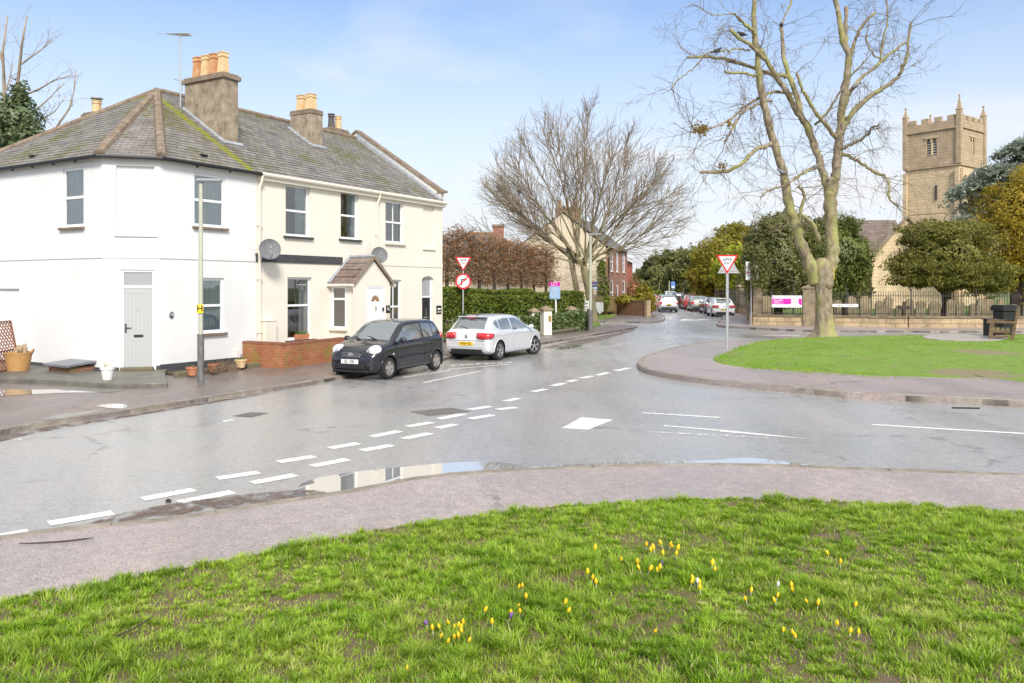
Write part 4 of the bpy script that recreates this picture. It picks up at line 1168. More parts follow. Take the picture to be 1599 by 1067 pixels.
for (a_, b_) in (((-.6, .0), (-.6, hh)), ((1.32, 0), (1.32, hh)), ((-.6, hh), (1.32, hh)), ((-.6, .5), (1.32, .52)), ((-.6, .02), (1.32, .02))): mb.bar(Q(*a_), Q(*b_), .045, .03)
def clipd(x0, sgn):
    out = []
    for k in range(-18, 20):
        c0 = k * .16
        us = np.linspace(-.58, 1.30, 60); ok = [(u_, (c0 + sgn * u_)) for u_ in us if .02 < c0 + sgn * u_ < hh]
        if len(ok) > 2: out.append((ok[0], ok[-1]))
    return out
for (a_, b_) in clipd(0, 1): mb.bar(Q(*a_), Q(*b_), .022, .012)
for (a_, b_) in clipd(0, -1): mb.bar(Q(*a_) + V((-ex.y, ex.x, 0)) * .012, Q(*b_) + V((-ex.y, ex.x, 0)) * .012, .022, .012)
mb.build('lattice', MATS['trellis'], t)
# ================================================================ cars
def pchip(x, xs, ys):
    xs = np.asarray(xs, float); ys = np.asarray(ys, float); h = np.diff(xs); d = np.diff(ys) / h
    m = np.zeros_like(ys); m[0] = d[0]; m[-1] = d[-1]
    for i in range(1, len(ys) - 1):
        if d[i - 1] * d[i] > 0:
            w1, w2 = 2 * h[i] + h[i - 1], h[i] + 2 * h[i - 1]
            m[i] = (w1 + w2) / (w1 / d[i - 1] + w2 / d[i])
    x = np.clip(np.asarray(x, float), xs[0], xs[-1]); i = np.clip(np.searchsorted(xs, x, side='right') - 1, 0, len(xs) - 2)
    t = (x - xs[i]) / h[i]
    return (ys[i] * (1 + 2 * t) * (1 - t) ** 2 + h[i] * m[i] * t * (1 - t) ** 2 + ys[i + 1] * t * t * (3 - 2 * t) + h[i] * m[i + 1] * t * t * (t - 1))

def paint(name, c, metallic=.3, rough=.32):
    m = MT(name); m.set(Base_Color=c, Metallic=metallic, Roughness=rough, Coat_Weight=1.0, Coat_Roughness=.03)
    return m.m
def car_glass():
    m = MT('car_glass')
    m.nt.nodes.remove(m.b)
    t = m.n('BsdfTransparent'); t.inputs[0].default_value = (.62, .70, .67, 1)
    g = m.n('BsdfGlossy'); g.inputs['Roughness'].default_value = .02; g.inputs[0].default_value = (.9, .95, .97, 1)
    fr = m.n('Fresnel'); fr.inputs[0].default_value = 1.65
    mx = m.n('MixShader'); m.L(m.math('ADD', fr.outputs[0], .20), mx.inputs[0]); d = m.n('BsdfDiffuse'); d.inputs[0].default_value = (.72, .76, .76, 1)          # pale diffuse mixed in for bright sky reflected in the glass
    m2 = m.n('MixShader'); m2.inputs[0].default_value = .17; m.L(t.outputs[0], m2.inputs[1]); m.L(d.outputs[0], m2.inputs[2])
    m.L(m2.outputs[0], mx.inputs[1]); m.L(g.outputs[0], mx.inputs[2]); m.L(mx.outputs[0], m.out.inputs[0])
    return m.m
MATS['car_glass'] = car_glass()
MATS['tyre'] = plain('tyre', (.018, .018, .018), .8)
MATS['alloy'] = plain('alloy', (.50, .50, .50), .3, metallic=.7)
MATS['hubcap'] = plain('hubcap', (.42, .38, .35), .5, (.30, .26, .24), 9, metallic=.3)
MATS['lamp_red'] = plain('lamp_red', (.50, .012, .02), .12, coat=1)
MATS['lamp_clear'] = plain('lamp_clear', (.72, .74, .75), .08, (.55, .57, .58), 14, coat=1)
MATS['plate_white'] = plain('plate_white', (.82, .82, .80), .4)
MATS['plate_yellow'] = plain('plate_yellow', (.86, .56, .01), .4)
MATS['under'] = plain('under', (.012, .012, .012), .9)
MATS['seat'] = plain('seat', (.05, .05, .055), .9)

class Car:
    """st: rows (x, z bottom, z belt, z top, half width, half belt width, half roof width)"""
    def __init__(s, st, wb, wr, off=0.0):
        s.st = np.array(st, float); s.wb, s.wr, s.off = wb, wr, off
        s.xf, s.xr = off + wb / 2, off - wb / 2
    def par(s, x):
        return [pchip(x, s.st[:, 0], s.st[:, k]) for k in range(1, 7)]
    def section(s, x):
        zb, zl, zt, w, wl, wr = [float(v) for v in s.par(x)]
        zm = zb + (zl - zb) * .52
        zt = max(zt, zl + .004)
        k = min(1, (zt - zl) / .35)
        dz = zt - zl
        ctl = [(0, zb), (w * .80, zb), (w * .965, zb + .05), (w, zb + (zl - zb) * .35), (w * .995, zm + .08), (w * .985 * (1 - .0) + 0, zl - .07), (wl, zl),
               (wl + (wr - wl) * .5 + .012 * k, zl + dz * .52), (wr + .006, zt - .075 * k - .001), (wr * .90, zt - .022 * k - .0006), (wr * .55, zt + .008), (0, zt + .016)]
        return ctl
    def curve(s, x, n=3):
        c = np.array(s.section(x)); out = []
        for i in range(len(c) - 1):
            p0 = c[max(i - 1, 0)]; p1 = c[i]; p2 = c[i + 1]; p3 = c[min(i + 2, len(c) - 1)]
            if i in (0, 1): p0, p3 = p1 - (p2 - p1), p2 + (p2 - p1)
            if i == 5: p3 = p2 + (p2 - p1)
            if i == 6: p0 = p1 - (p2 - p1) * .6
            for k in range(n):
                t = k / n
                out.append(.5 * (2 * p1 + (p2 - p0) * t + (2 * p0 - 5 * p1 + 4 * p2 - p3) * t * t + (3 * p1 - p0 - 3 * p2 + p3) * t ** 3))
        out.append(c[-1])
        return np.array(out)
    def side_y(s, x, z):
        c = s.curve(x, 4); c = c[8:]
        zz = c[:, 1]; i = int(np.argmax(zz > z))
        if zz[-1] <= z: return c[-1, 0]
        if i == 0: return c[0, 0]
        t = (z - zz[i - 1]) / max(1e-6, zz[i] - zz[i - 1])
        return c[i - 1, 0] + t * (c[i, 0] - c[i - 1, 0])
    def top_z(s, x, y):
        c = s.curve(x, 4); c = c[::-1]; yy = c[:, 0]
        i = int(np.argmax(yy >= y)); i = max(i, 1)
        t = (y - yy[i - 1]) / max(1e-6, yy[i] - yy[i - 1])
        return c[i - 1, 1] + t * (c[i, 1] - c[i - 1, 1])
    def body(s, mat, parent, nx=110, holes=None):
        x0, x1 = s.st[0, 0], s.st[-1, 0]
        tt = np.linspace(0, 1, nx); xs = x0 + (x1 - x0) * (tt - .06 * np.sin(2 * np.pi * tt))
        rows = []
        for x in xs:
            c = s.curve(x)
            full = [(x, y, z) for (y, z) in c] + [(x, -y, z) for (y, z) in c[-2:0:-1]]
            rows.append(full)
        def caps(r, sx):
            c = np.array(r); o = c.mean(0); return [[tuple(o + (p - o) * k + np.array([sx * d, 0, 0])) for p in c] for k, d in ((.97, .006), (.90, .012), (.6, .018), (.2, .02))]
        rows = caps(rows[0], -1)[::-1] + rows + caps(rows[-1], 1); nx = len(rows)
        m = len(rows[0]); mb = MB(); vs = [p for r in rows for p in r]; fs = []
        for i in range(nx - 1):
            for k in range(m):
                k2 = (k + 1) % m
                q = (i * m + k, i * m + k2, (i + 1) * m + k2, (i + 1) * m + k)
                cx = sum(vs[j][0] for j in q) / 4; cy = sum(vs[j][1] for j in q) / 4; cz = sum(vs[j][2] for j in q) / 4
                if abs(cy) > .42 and any((cx - wx) ** 2 + (cz - s.wr) ** 2 < (s.wr + .062) ** 2 for wx in (s.xf, s.xr)): continue
                if holes and holes(cx, abs(cy), cz): continue
                fs.append(q)
        fs.append(tuple(range(m))); fs.append(tuple(range((nx - 1) * m, nx * m))[::-1])
        mb.add(vs, fs)
        o = mb.build('body', mat, parent, smooth='all', uv=False)
        return o
    def side_patch(s, x0, x1, zlo, zhi, off=.004, nx=14, nz=6, side=1):
        vs = []; fs = []
        for i in range(nx + 1):
            x = x0 + (x1 - x0) * i / nx; a, b = zlo(x), max(zlo(x) + .002, zhi(x))
            for j in range(nz + 1):
                z = a + (b - a) * j / nz
                vs.append((x, side * (s.side_y(x, z) + off), z))
        for i in range(nx):
            for j in range(nz):
                q = (i * (nz + 1) + j, (i + 1) * (nz + 1) + j, (i + 1) * (nz + 1) + j + 1, i * (nz + 1) + j + 1)
                fs.append(q if side < 0 else q[::-1])
        return vs, fs
    def top_patch(s, xa, xb, fa, fb, off=.005, nx=10, ny=12, v=(8, 11)):
        """patch across the car between stations xa (fraction fa of the half width) and xb"""
        vs = []; fs = []
        for i in range(nx + 1):
            x = xa + (xb - xa) * i / nx; f = fa + (fb - fa) * i / nx
            c = s.curve(x, 4); ymax = c[v[0] * 4, 0] * f
            for j in range(ny + 1):
                y = -ymax + 2 * ymax * j / ny
                z = s.top_z(x, abs(y))
                vs.append((x + off * .7 * (1 if xb < xa else -1), y, z + off))
        for i in range(nx):
            for j in range(ny): fs.append((i * (ny + 1) + j, i * (ny + 1) + j + 1, (i + 1) * (ny + 1) + j + 1, (i + 1) * (ny + 1) + j))
        return vs, fs

def wheel(car, parent, x, side, mat, width=.19, spokes=5, y=None, steer=0, detail=True, style='alloy'):
    r = car.wr; yy = (y if y is not None else float(car.par(x)[3]) - .10) * side
    piv = bpy.data.objects.new('wheel', None) if False else None
    M = Matrix.Translation(V((x, yy, r))) @ Matrix.Rotation(R(steer), 4, 'Z')
    mb = MB(); mb.M = M
    w = width / 2
    mb.lathe([(r * .60, -w * .9), (r * .86, -w), (r * .97, -w * .82), (r, -w * .4), (r, w * .4), (r * .97, w * .82), (r * .86, w), (r * .60, w * .9)], 30, axis='Y', cap=False)
    t = mb.build('wheel', MATS['tyre'], parent, smooth=True)
    mb = MB(); mb.M = M; o = -w * side * .55   # y of the rim face (outer)
    outer = side
    ring = [(r * .68, outer * w * .92), (r * .64, outer * w * .96), (r * .60, outer * w * .6), (r * .58, outer * -w * .3)]
    mb.lathe([(a, -b) for a, b in ring], 30, axis='Y', cap=False)
    mb.lathe([(r * .6, -outer * -w * .2), (.001, -outer * -w * .2)], 24, axis='Y', cap=False, mi=1)
    mb.lathe([(r * .13, -outer * w * .3), (r * .13, -outer * w * .86), (.001, -outer * w * .9)], 14, axis='Y', cap=False)
    for k in range(spokes):
        a = 2 * math.pi * k / spokes + .3
        if style == 'alloy':
            for da in (-.13, .13):
                p = V((r * .10 * math.cos(a), outer * w * .8, r * .10 * math.sin(a))); q = V((r * .62 * math.cos(a + da), outer * w * .82, r * .62 * math.sin(a + da)))
                mb.bar(p, q, r * .085, .025)
        else:
            p = V((r * .10 * math.cos(a), outer * w * .84, r * .10 * math.sin(a))); q = V((r * .63 * math.cos(a), outer * w * .84, r * .63 * math.sin(a)))
            mb.bar(p, q, .03, r * .24) if False else mb.add([(r * f * math.cos(a + d), outer * w * (.86 if f < .5 else .8), r * f * math.sin(a + d)) for (f, d) in ((.08, -1.2), (.64, -.42), (.66, 0), (.64, .42), (.08, 1.2))], [(0, 1, 2, 3, 4) if side < 0 else (4, 3, 2, 1, 0)])
    mb.build('rim', [mat, MATS['under']], t, smooth=False)
    return t

def car_common(root, car, mat, win, screen, hatch, zcut=.13, detail=True, roofx=None, rim='alloy', steer=0, belt=lambda x: 0, glassmat=None, interior=True):
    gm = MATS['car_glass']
    def hole(cx, cy, cz):
        for (xa, xb, zl, zh) in win:
            if xa + .02 < cx < xb - .02 and zl(cx) + .02 < cz < zh(cx) - .02 and cy > .3: return True
        for (xa, xb, f) in (screen, hatch):
            lo, hi = min(xa, xb), max(xa, xb)
            if lo + .03 < cx < hi - .03:
                c = car.section(cx)
                if cz > c[6][1] + .015 and cy < c[8][0] * f - .03: return True
        return False
    b = car.body(mat, root, 120 if detail else 60, hole if interior else None)
    for side in (1, -1):
        for (xa, xb, zl, zh) in win:
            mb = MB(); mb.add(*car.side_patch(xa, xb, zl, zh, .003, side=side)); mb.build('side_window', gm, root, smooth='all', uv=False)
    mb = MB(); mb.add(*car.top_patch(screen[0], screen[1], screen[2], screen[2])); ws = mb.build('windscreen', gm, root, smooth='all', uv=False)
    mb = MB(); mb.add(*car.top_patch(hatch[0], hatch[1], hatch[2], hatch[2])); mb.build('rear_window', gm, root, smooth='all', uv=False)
    # black surround of the side glass
    # wheel wells and arches
    for wx in (car.xf, car.xr):
        for side in (1, -1):
            wheel(car, root, wx, side, MATS['alloy' if rim == 'alloy' else 'hubcap'], style=rim, steer=steer if wx == car.xf else 0, spokes=5)
    mb = MB(); R_ = car.wr + .062
    for wx in (car.xf, car.xr):
        for side in (1, -1):
            y1 = side * (float(car.par(wx)[3]) - .02); y0 = side * .40
            n = 20; ring = [(wx + (R_ + .015) * math.cos(t), car.wr + (R_ + .015) * math.sin(t)) for t in np.linspace(-.35, math.pi + .35, n)]
            vs = [(x, y0, z) for x, z in ring] + [(x, y1, z) for x, z in ring]
            mb.add(vs, [(i, i + 1, n + i + 1, n + i) for i in range(n - 1)] + [tuple(range(n))])
    x0, x1 = car.st[0, 0], car.st[-1, 0]
    mb.bx(x0 + .25, x1 - .25, -.55, .55, .16, .30)
    mb.build('underside', MATS['under'], root)
    for wx in (car.xf, car.xr):
        for side in (1, -1):
            pts = []
            for t in np.linspace(-.12, math.pi + .12, 24):
                x, z = wx + R_ * math.cos(t), car.wr + R_ * math.sin(t)
                z = max(z, float(car.par(x)[0]) + .02)
                pts.append((x, side * (car.side_y(x, z) - .008), z))
            mb = MB(); mb.tube(pts, .019, 6); mb.build('wheel_arch', mat, root, smooth='all')
    if interior:
        mb = MB()
        xm = (screen[0] + hatch[1]) / 2
        zl = float(car.par(0)[1])
        for sx in (car.off + .1, car.off - .75):
            for sy in (.34, -.34):
                mb.box((sx, sy, zl - .12), (.16, .44, .75), tilt=Matrix.Rotation(R(-14), 4, 'Y')); mb.box((sx - .1, sy, zl + .33), (.09, .22, .17))
        mb.box((screen[0] - .45, 0, zl - .08), (.35, 1.2, .14)); mb.bx(hatch[1] + .12, screen[0] - .1, -.6, .6, .3, zl - .42)
        mb.build('seats', MATS['seat'], root, bevel=.03)
    return b

def line_on_side(mb, car, pts, w=.008, off=.004, sides=(1, -1)):
    for side in sides:
        for (p, q) in zip(pts[:-1], pts[1:]):
            n = max(2, int(math.dist(p, q) / .06))
            P = [(p[0] + (q[0] - p[0]) * k / n, p[1] + (q[1] - p[1]) * k / n) for k in range(n + 1)]
            P3 = [(x, side * (car.side_y(x, z) + off * .2), z) for x, z in P]
            mb.tube(P3, w * .55, 4)
def plate(root, x, z, facing, mat, txt, y=0, w=.52, h=.11):
    mb = MB(); mb.bx(x - .006, x + .006, y - w / 2, y + w / 2, z - h / 2, z + h / 2); p = mb.build('number_plate', mat, root)
    M = face_mat((x + facing * .0085, y, z - .002), V((0, facing, 0)), Zv)
    text_mesh(txt, .108, MATS['ink'], p, 'characters', M, extrude=.001, sx=.84, bold=.002)
    return p
def mirror(root, car, x, z, mat, out=.14):
    for side in (1, -1):
        y = car.side_y(x, z); mb = MB(); mb.ball((x, side * (y + out), z + .06), (.075, .10, .075), 12, 8); mb.bar((x, side * (y - .02), z + .02), (x, side * (y + .08), z + .05), .05, .035)
        mb.build('wing_mirror', mat, root, smooth='all')
def handles(root, car, pts, mat):
    for side in (1, -1):
        for (x, z) in pts:
            y = car.side_y(x, z); mb = MB(); mb.box((x, side * (y + .012), z), (.15, .028, .03)); mb.build('door_handle', mat, root, bevel=.01)
EX = lambda a, b: (lambda x: a[1] + (b[1] - a[1]) * (x - a[0]) / (b[0] - a[0]))
def minf(*fs): return lambda x: min(f(x) for f in fs)
def maxf(*fs): return lambda x: max(f(x) for f in fs)

# ---- small dark hatchback, front towards us
def small_hatch():
    root = thing('parked_car', 'small black hatchback parked facing us beside the brick wall', 'car', (-3.35, 21.9, 0), math.atan2(-.907, -.42))
    st = [(-1.72, .34, .62, .66, .62, .60, .56), (-1.69, .27, .80, .90, .70, .66, .60), (-1.62, .22, .935, 1.06, .755, .69, .60), (-1.50, .20, .965, 1.30, .782, .71, .575), (-1.36, .19, .97, 1.425, .79, .725, .565), (-1.0, .18, .965, 1.468, .797, .74, .575), (-.4, .18, .95, 1.485, .80, .75, .585), (.1, .18, .935, 1.465, .80, .755, .58), (.38, .18, .925, 1.415, .80, .757, .575), (.75, .18, .915, 1.18, .797, .755, .62), (1.05, .18, .905, .975, .79, .745, .68), (1.35, .19, .865, .90, .775, .72, .66), (1.58, .2, .79, .82, .735, .66, .60), (1.72, .22, .70, .735, .66, .58, .52), (1.79, .25, .62, .65, .58, .50, .44), (1.815, .31, .55, .57, .50, .42, .36)]
    car = Car(st, 2.37, .283, 0.0)
    mat = paint('paint_black', (.010, .010, .016), .2, .28)
    zroof = lambda x: float(car.par(x)[2]) - .12
    zb = lambda x: float(car.par(x)[1]) + .02
    win = [(-.02 - .42, .86, zb, minf(zroof, EX((.30, zroof(.30)), (.88, .955)))), (-1.02, -.50, zb, zroof), (-1.34, -1.06, maxf(zb, EX((-1.36, 1.12), (-1.06, .99))), minf(zroof, EX((-1.38, 1.14), (-1.18, 1.33))))]
    car_common(root, car, mat, win, (1.02, .33, .93), (-1.40, -1.62, .9), rim='cap')
    for sd in (1, -1):
        mb = MB()
        for L_ in ([(.90, .93), (.86, .60), (.72, .24)], [(-.47, .95), (-.47, .24), (.7, .22)], [(-1.04, .97), (-.98, .70), (-.72, .45), (-.70, .24)]): line_on_side(mb, car, L_, sides=(sd,))
        mb.build('door_seams', MATS['under'], root)
    mb = MB()
    for side in (1, -1):
        for (xa, xb) in ((-.42, .68), (-.92, -.5)): mb.add(*car.side_patch(xa, xb, lambda x: .475 + .03 * (.7 - x) * .6, lambda x: .535 + .03 * (.7 - x) * .6, .014, 10, 2, side))
    mb.build('side_moulding', mat, root, smooth='all', uv=False)
    for side in (1, -1):
        mb = MB(); mb.M = Matrix.Translation(V((1.535, side * .545, .735))) @ Matrix.Rotation(side * R(-34), 4, 'Z') @ Matrix.Rotation(R(24), 4, 'Y'); mb.ball((0, 0, 0), (.205, .19, .155), 18, 12)
        h = mb.build('headlight', MATS['lamp_clear'], root, smooth='all')
        mb = MB(); mb.M = Matrix.Translation(V((1.70, side * .475, .725))) @ Matrix.Rotation(side * R(-20), 4, 'Z'); mb.lathe([(.075, -.01), (.068, .028), (.05, .035), (.001, .036)], 16, axis='X'); mb.build('reflector', MATS['chrome'], h, smooth=True)
        mb = MB(); mb.M = Matrix.Translation(V((1.80, side * .49, .385))) @ Matrix.Rotation(side * R(-28), 4, 'Z'); mb.lathe([(.085, -.06), (.08, .02), (.06, .025), (.001, .026)], 16, axis='X'); mb.build('fog_lamp', MATS['black_plastic'], root, smooth=True)
        mb = MB(); mb.M = Matrix.Translation(V((-1.60, side * .66, .93))); mb.ball((0, 0, 0), (.06, .07, .15)); mb.build('tail_light', MATS['lamp_red'], root, smooth='all')
        mb = MB(); y = car.side_y(1.12, .60); mb.ball((1.02, side * y, .64), (.035, .012, .025)); mb.build('side_repeater', MATS['lamp_clear'], root, smooth='all')
    mb = MB(); mb.box((1.77, 0, .655), (.05, .56, .12)); g = mb.build('grille', MATS['under'], root, bevel=.02)
    mb = MB()
    for z in (.62, .66, .70): mb.box((1.798, 0, z), (.02, .54, .014))
    mb.M = Matrix.Translation(V((1.806, 0, .655))); mb.M = mb.M @ Matrix.Diagonal((1, 1.75, 1, 1)); mb.lathe([(.05, -.02), (.05, .012), (.036, .014), (.036, .004), (.001, .004)], 18, axis='X'); mb.build('emblem', MATS['chrome'], g)
    mb = MB(); mb.box((1.81, 0, .355), (.09, .84, .13)); mb.box((1.77, 0, .24), (.12, 1.05, .07)); mb.build('lower_grille', MATS['black_plastic'], root, bevel=.025)
    plate(root, 1.848, .485, 1, MATS['plate_white'], 'E21 DSL')
    mirror(root, car, .74, .93, mat)
    handles(root, car, [(-.36, .80), (-.96, .84)], mat)
    mb = MB()
    for (a, b) in (((1.06, .30, .985), (.90, -.12, 1.075)), ((1.06, -.22, .985), (.92, -.52, 1.06))): mb.tube([a, ((a[0] + b[0]) / 2 + .01, (a[1] + b[1]) / 2, (a[2] + b[2]) / 2 + .02), b], .012, 4)
    mb.build('wiper', MATS['black_plastic'], root)
    mb = MB(); mb.tube([(.2, 0, 1.47), (.05, 0, 1.62)], .006, 4); mb.build('aerial', MATS['black_plastic'], root)
small_hatch()

def rear_trim(root, car, xr, mat, txt, lamp, plate_z, glass_w=.5, dark_z=.30, badge=True, bump=True):
    pass

# ---- silver hatchback, rear towards us
HATCH = [(-1.985, .36, .66, .70, .70, .67, .62), (-1.95, .29, .86, .90, .78, .735, .68), (-1.88, .25, .93, .975, .835, .765, .665), (-1.72, .21, .955, 1.19, .862, .775, .62), (-1.50, .19, .965, 1.385, .872, .785, .60), (-1.2, .18, .965, 1.43, .876, .79, .60), (-.6, .18, .955, 1.462, .878, .80, .61), (-.1, .18, .945, 1.455, .878, .80, .605), (.35, .18, .935, 1.385, .876, .80, .60), (.75, .18, .925, 1.175, .872, .80, .66), (1.08, .18, .915, .985, .866, .795, .73), (1.45, .19, .875, .915, .85, .77, .70), (1.75, .2, .79, .83, .80, .70, .63), (1.92, .22, .69, .72, .72, .61, .54), (2.0, .26, .60, .63, .63, .52, .46), (2.03, .33, .52, .54, .52, .42, .36)]
MATS['wheel_dirty'] = MATS['tyre']
def silver_hatch(name, label, loc, rz, mat, txt, group=None, detail=True, steer=0, st=HATCH, wb=2.56, lamps='wide', roofz=None, estate=False, rim='alloy'):
    root = thing(name, label, 'car', loc, rz, group)
    car = Car(st, wb, .312, -.02)
    zroof = lambda x: float(car.par(x)[2]) - .125
    zb = lambda x: float(car.par(x)[1]) + .022
    xb = -1.60
    win = [(-.36, .92, zb, minf(zroof, EX((.28, zroof(.28)), (.95, .965)))), (-1.16, -.43, zb, zroof), (-1.46, -1.21, maxf(zb, EX((-1.5, 1.16), (-1.21, .99))), minf(zroof, EX((-1.52, 1.18), (-1.30, 1.33))))]
    car_common(root, car, mat, win, (1.05, .32, .94), (-1.52, -1.86, .95), rim=rim, steer=steer, detail=detail)
    sm_ = plain('seam', (.16, .16, .17), .6)
    for sd in (1, -1):
        mb = MB()
        for L_ in ([(.97, .94), (.93, .60), (.80, .24)], [(-.40, .96), (-.40, .24), (.78, .22)], [(-1.20, .97), (-1.12, .74), (-.82, .48), (-.80, .24)], [(-1.80, .80), (-.4, .835), (1.3, .80)]): line_on_side(mb, car, L_, .007, .001, (sd,))
        mb.build('door_seams', sm_, root)
    xe = -1.985
    mb = MB(); mb.box((-1.935, 0, .83), (.02, 1.14, .012)); mb.box((-1.995, 0, .655), (.02, 1.30, .012)); mb.build('tailgate_seams', MATS['black_plastic'], root)
    for side in (1, -1):
        mb = MB()
        def ysurf(x, z): return car.side_y(x, z)
        # wrap-round lamp: sits on the rear corner
        pts = []
        for (f, zt, zl) in ((0, .90, .74), (.35, .905, .715), (.7, .905, .70), (1.0, .895, .71), (1.1, .892, .715), (1.3, .885, .735), (1.6, .865, .77)):
            pts.append((f, zt, zl))
        vs = []
        for (f, zt, zl) in pts:
            for z in (zl, (zl + zt) / 2, zt):
                if f <= 1.0: x = -2.012 + .042 * f * f + .02 * (z - .7); y = .40 + .325 * f
                else: x = -1.955 + .02 * (z - .7) + (f - 1) * .36; y = max(.735, ysurf(x, z) + .014)
                vs.append((x + (.03 if z > .86 else 0), side * y, z))
        n = len(pts)
        mb.add(vs, [((i * 3 + j), (i + 1) * 3 + j, (i + 1) * 3 + j + 1, i * 3 + j + 1)[::side] for i in range(n - 1) for j in range(2)])
        o = mb.build('tail_light', MATS['lamp_red'], root, smooth='all')
        so = o.modifiers.new('s', 'SOLIDIFY'); so.thickness = .05; so.offset = 0
        mb = MB(); mb.M = Matrix.Translation(V((1.72, side * .60, .72))) @ Matrix.Rotation(side * R(-32), 4, 'Z'); mb.ball((0, 0, 0), (.19, .20, .085), 16, 10); mb.build('headlight', MATS['lamp_clear'], root, smooth='all')
    # bumper: recess with plate, dark diffuser below
    mb = MB(); mb.box((-1.97, 0, .325), (.11, 1.16, .12)); mb.box((-1.94, 0, .25), (.14, 1.24, .05)); mb.build('lower_bumper', MATS['black_plastic'], root, bevel=.03)
    mb = MB(); mb.box((-1.995, 0, .47), (.04, 1.30, .04)); mb.build('bumper_lip', mat, root, bevel=.02)
    plate(root, -2.018, .56, -1, MATS['plate_yellow'], txt)
    mb = MB(); mb.M = Matrix.Translation(V((-1.99, 0, .79))); mb.lathe([(.055, .03), (.055, -.014), (.042, -.016), (.042, -.006), (.001, -.006)], 18, axis='X'); mb.bar((-.014, -.03, .03), (-.014, 0, -.03), .008); mb.bar((-.014, .03, .03), (-.014, 0, -.03), .008); mb.build('emblem', MATS['chrome'], root)
    mb = MB(); mb.box((-1.55, 0, 1.405), (.20, 1.05, .03)); mb.build('roof_spoiler', mat, root, bevel=.012)
    mb = MB(); mb.box((-1.66, 0, 1.375), (.03, .26, .025)); mb.build('brake_light', MATS['lamp_red'], root)
    mb = MB(); mb.tube([(-1.87, 0, 1.02), (-1.83, .18, 1.07), (-1.80, .34, 1.09)], .012, 4); mb.build('wiper', MATS['black_plastic'], root)
    mb = MB(); mb.box((-1.3, 0, 1.475), (.10, .05, .04)); mb.build('roof_aerial', MATS['black_plastic'], root, bevel=.012)
    mirror(root, car, .80, .95, mat)
    handles(root, car, [(-.26, .80), (-1.05, .83)], mat)
    return root
th_p = math.atan2(.883, .47)
silver = paint('paint_silver', (.70, .72, .74), .35, .3)
silver_hatch('parked_car', 'silver hatchback parked facing away with its front wheels turned', (-.53, 27.3, 0), th_p, silver, 'WK69 FZC', steer=-24)
# ---- cars up the street
FD = math.atan2(1, .075)
white = paint('paint_white', (.80, .80, .80), 0, .3)
silver_hatch('parked_car', 'white hatchback parked facing away at the kerb by the churchyard pillar', (16.75, 64.1, 0), math.atan2(1, .10), white, 'KN17 ORZ', detail=False)
def far_car(label, px, py, side_off, rz, mat, h=1.0, wl=1.0, txt='VX08 KMU', name='parked_car', dark_low=False, lamps=(.60, .80, .9)):
    """estate or sport utility shape for the cars far up the street; px,py: middle of the rear axle line"""
    loc = gp(px, py)
    root = thing(name, label, 'car', loc, rz)
    st = [(x * wl, zb * h, zl * h, zt * h, w, b, r) for (x, zb, zl, zt, w, b, r) in
          [(-2.1, .38, .70, .74, .72, .69, .64), (-2.06, .30, .93, .97, .80, .76, .70), (-2.0, .26, .98, 1.05, .85, .78, .68), (-1.90, .22, .99, 1.30, .875, .785, .62), (-1.72, .20, .99, 1.46, .885, .79, .61), (-1.2, .19, .985, 1.50, .89, .80, .62), (-.4, .19, .97, 1.52, .89, .805, .62), (.2, .19, .955, 1.46, .89, .80, .61), (.75, .19, .94, 1.22, .885, .80, .66), (1.12, .19, .93, 1.0, .88, .795, .73), (1.6, .2, .88, .92, .85, .76, .70), (1.95, .23, .76, .79, .76, .66, .60), (2.08, .3, .62, .65, .66, .55, .48)]]
    car = Car(st, 2.62 * wl, .33, -.02)
    zroof = lambda x: float(car.par(x)[2]) - .13
    zb = lambda x: float(car.par(x)[1]) + .022
    w = wl
    win = [(-.36 * w, .94 * w, zb, minf(zroof, EX((.26 * w, zroof(.26 * w)), (.97 * w, zb(.97 * w) + .01)))), (-1.10 * w, -.43 * w, zb, zroof), (-1.72 * w, -1.17 * w, zb, minf(zroof, EX((-1.80 * w, zb(-1.8 * w)), (-1.66 * w, zroof(-1.66 * w)))))]
    car_common(root, car, mat, win, (1.09 * w, .22 * w, .94), (-1.76 * w, -1.985 * w, .95), detail=False)
    for side in (1, -1):
        mb = MB(); mb.box((-2.03 * w, side * .69, lamps[1] * h), (.13, .28, (lamps[2] - lamps[0]) * h)); mb.build('tail_light', MATS['lamp_red'], root, bevel=.04)
    mb = MB(); mb.box((-2.08 * w, 0, .36 * h), (.13, 1.42, .26 if dark_low else .12)); mb.build('lower_bumper', MATS['black_plastic'], root, bevel=.03)
    plate(root, -2.145 * w, .72 * h, -1, MATS['plate_yellow'], txt)
    mirror(root, car, .82 * w, .97 * h, mat)
    return root
grey = paint('paint_grey', (.30, .32, .31), .5, .35); redp = paint('paint_red', (.50, .02, .02), .1, .3); dk = paint('paint_dark', (.02, .022, .028), .2, .3); sil2 = paint('paint_pale', (.55, .57, .58), .5, .35)
Yc = lambda px, Y: V(((px - CX) / F * Y, Y, 0))
def place(label, px, Y, rz, mat, **k):
    p = Yc(px, Y); r = far_car(label, px, 600, 0, rz, mat, **k); r.location = p; return r
place('black car parked at the kerb just beyond the white hatchback', 1112, 70.0, math.atan2(1, .09), dk, h=.98)
place('grey estate car parked facing away in the row by the churchyard', 1090, 76.5, math.atan2(1, .12), grey, dark_low=True)
place('red car parked in front of the grey estate', 1078.5, 82.5, math.atan2(1, .10), redp, h=1.0)
place('dark red car at the far end of the kerbside row', 1071, 90.0, math.atan2(1, .08), paint('paint_maroon', (.16, .02, .025), .2, .3))
place('silver crossover driving away up the middle of the street', 1038.5, 74.5, math.atan2(1, .02), sil2, h=1.06, dark_low=True, txt='WR70 DVL', name='driving_car')
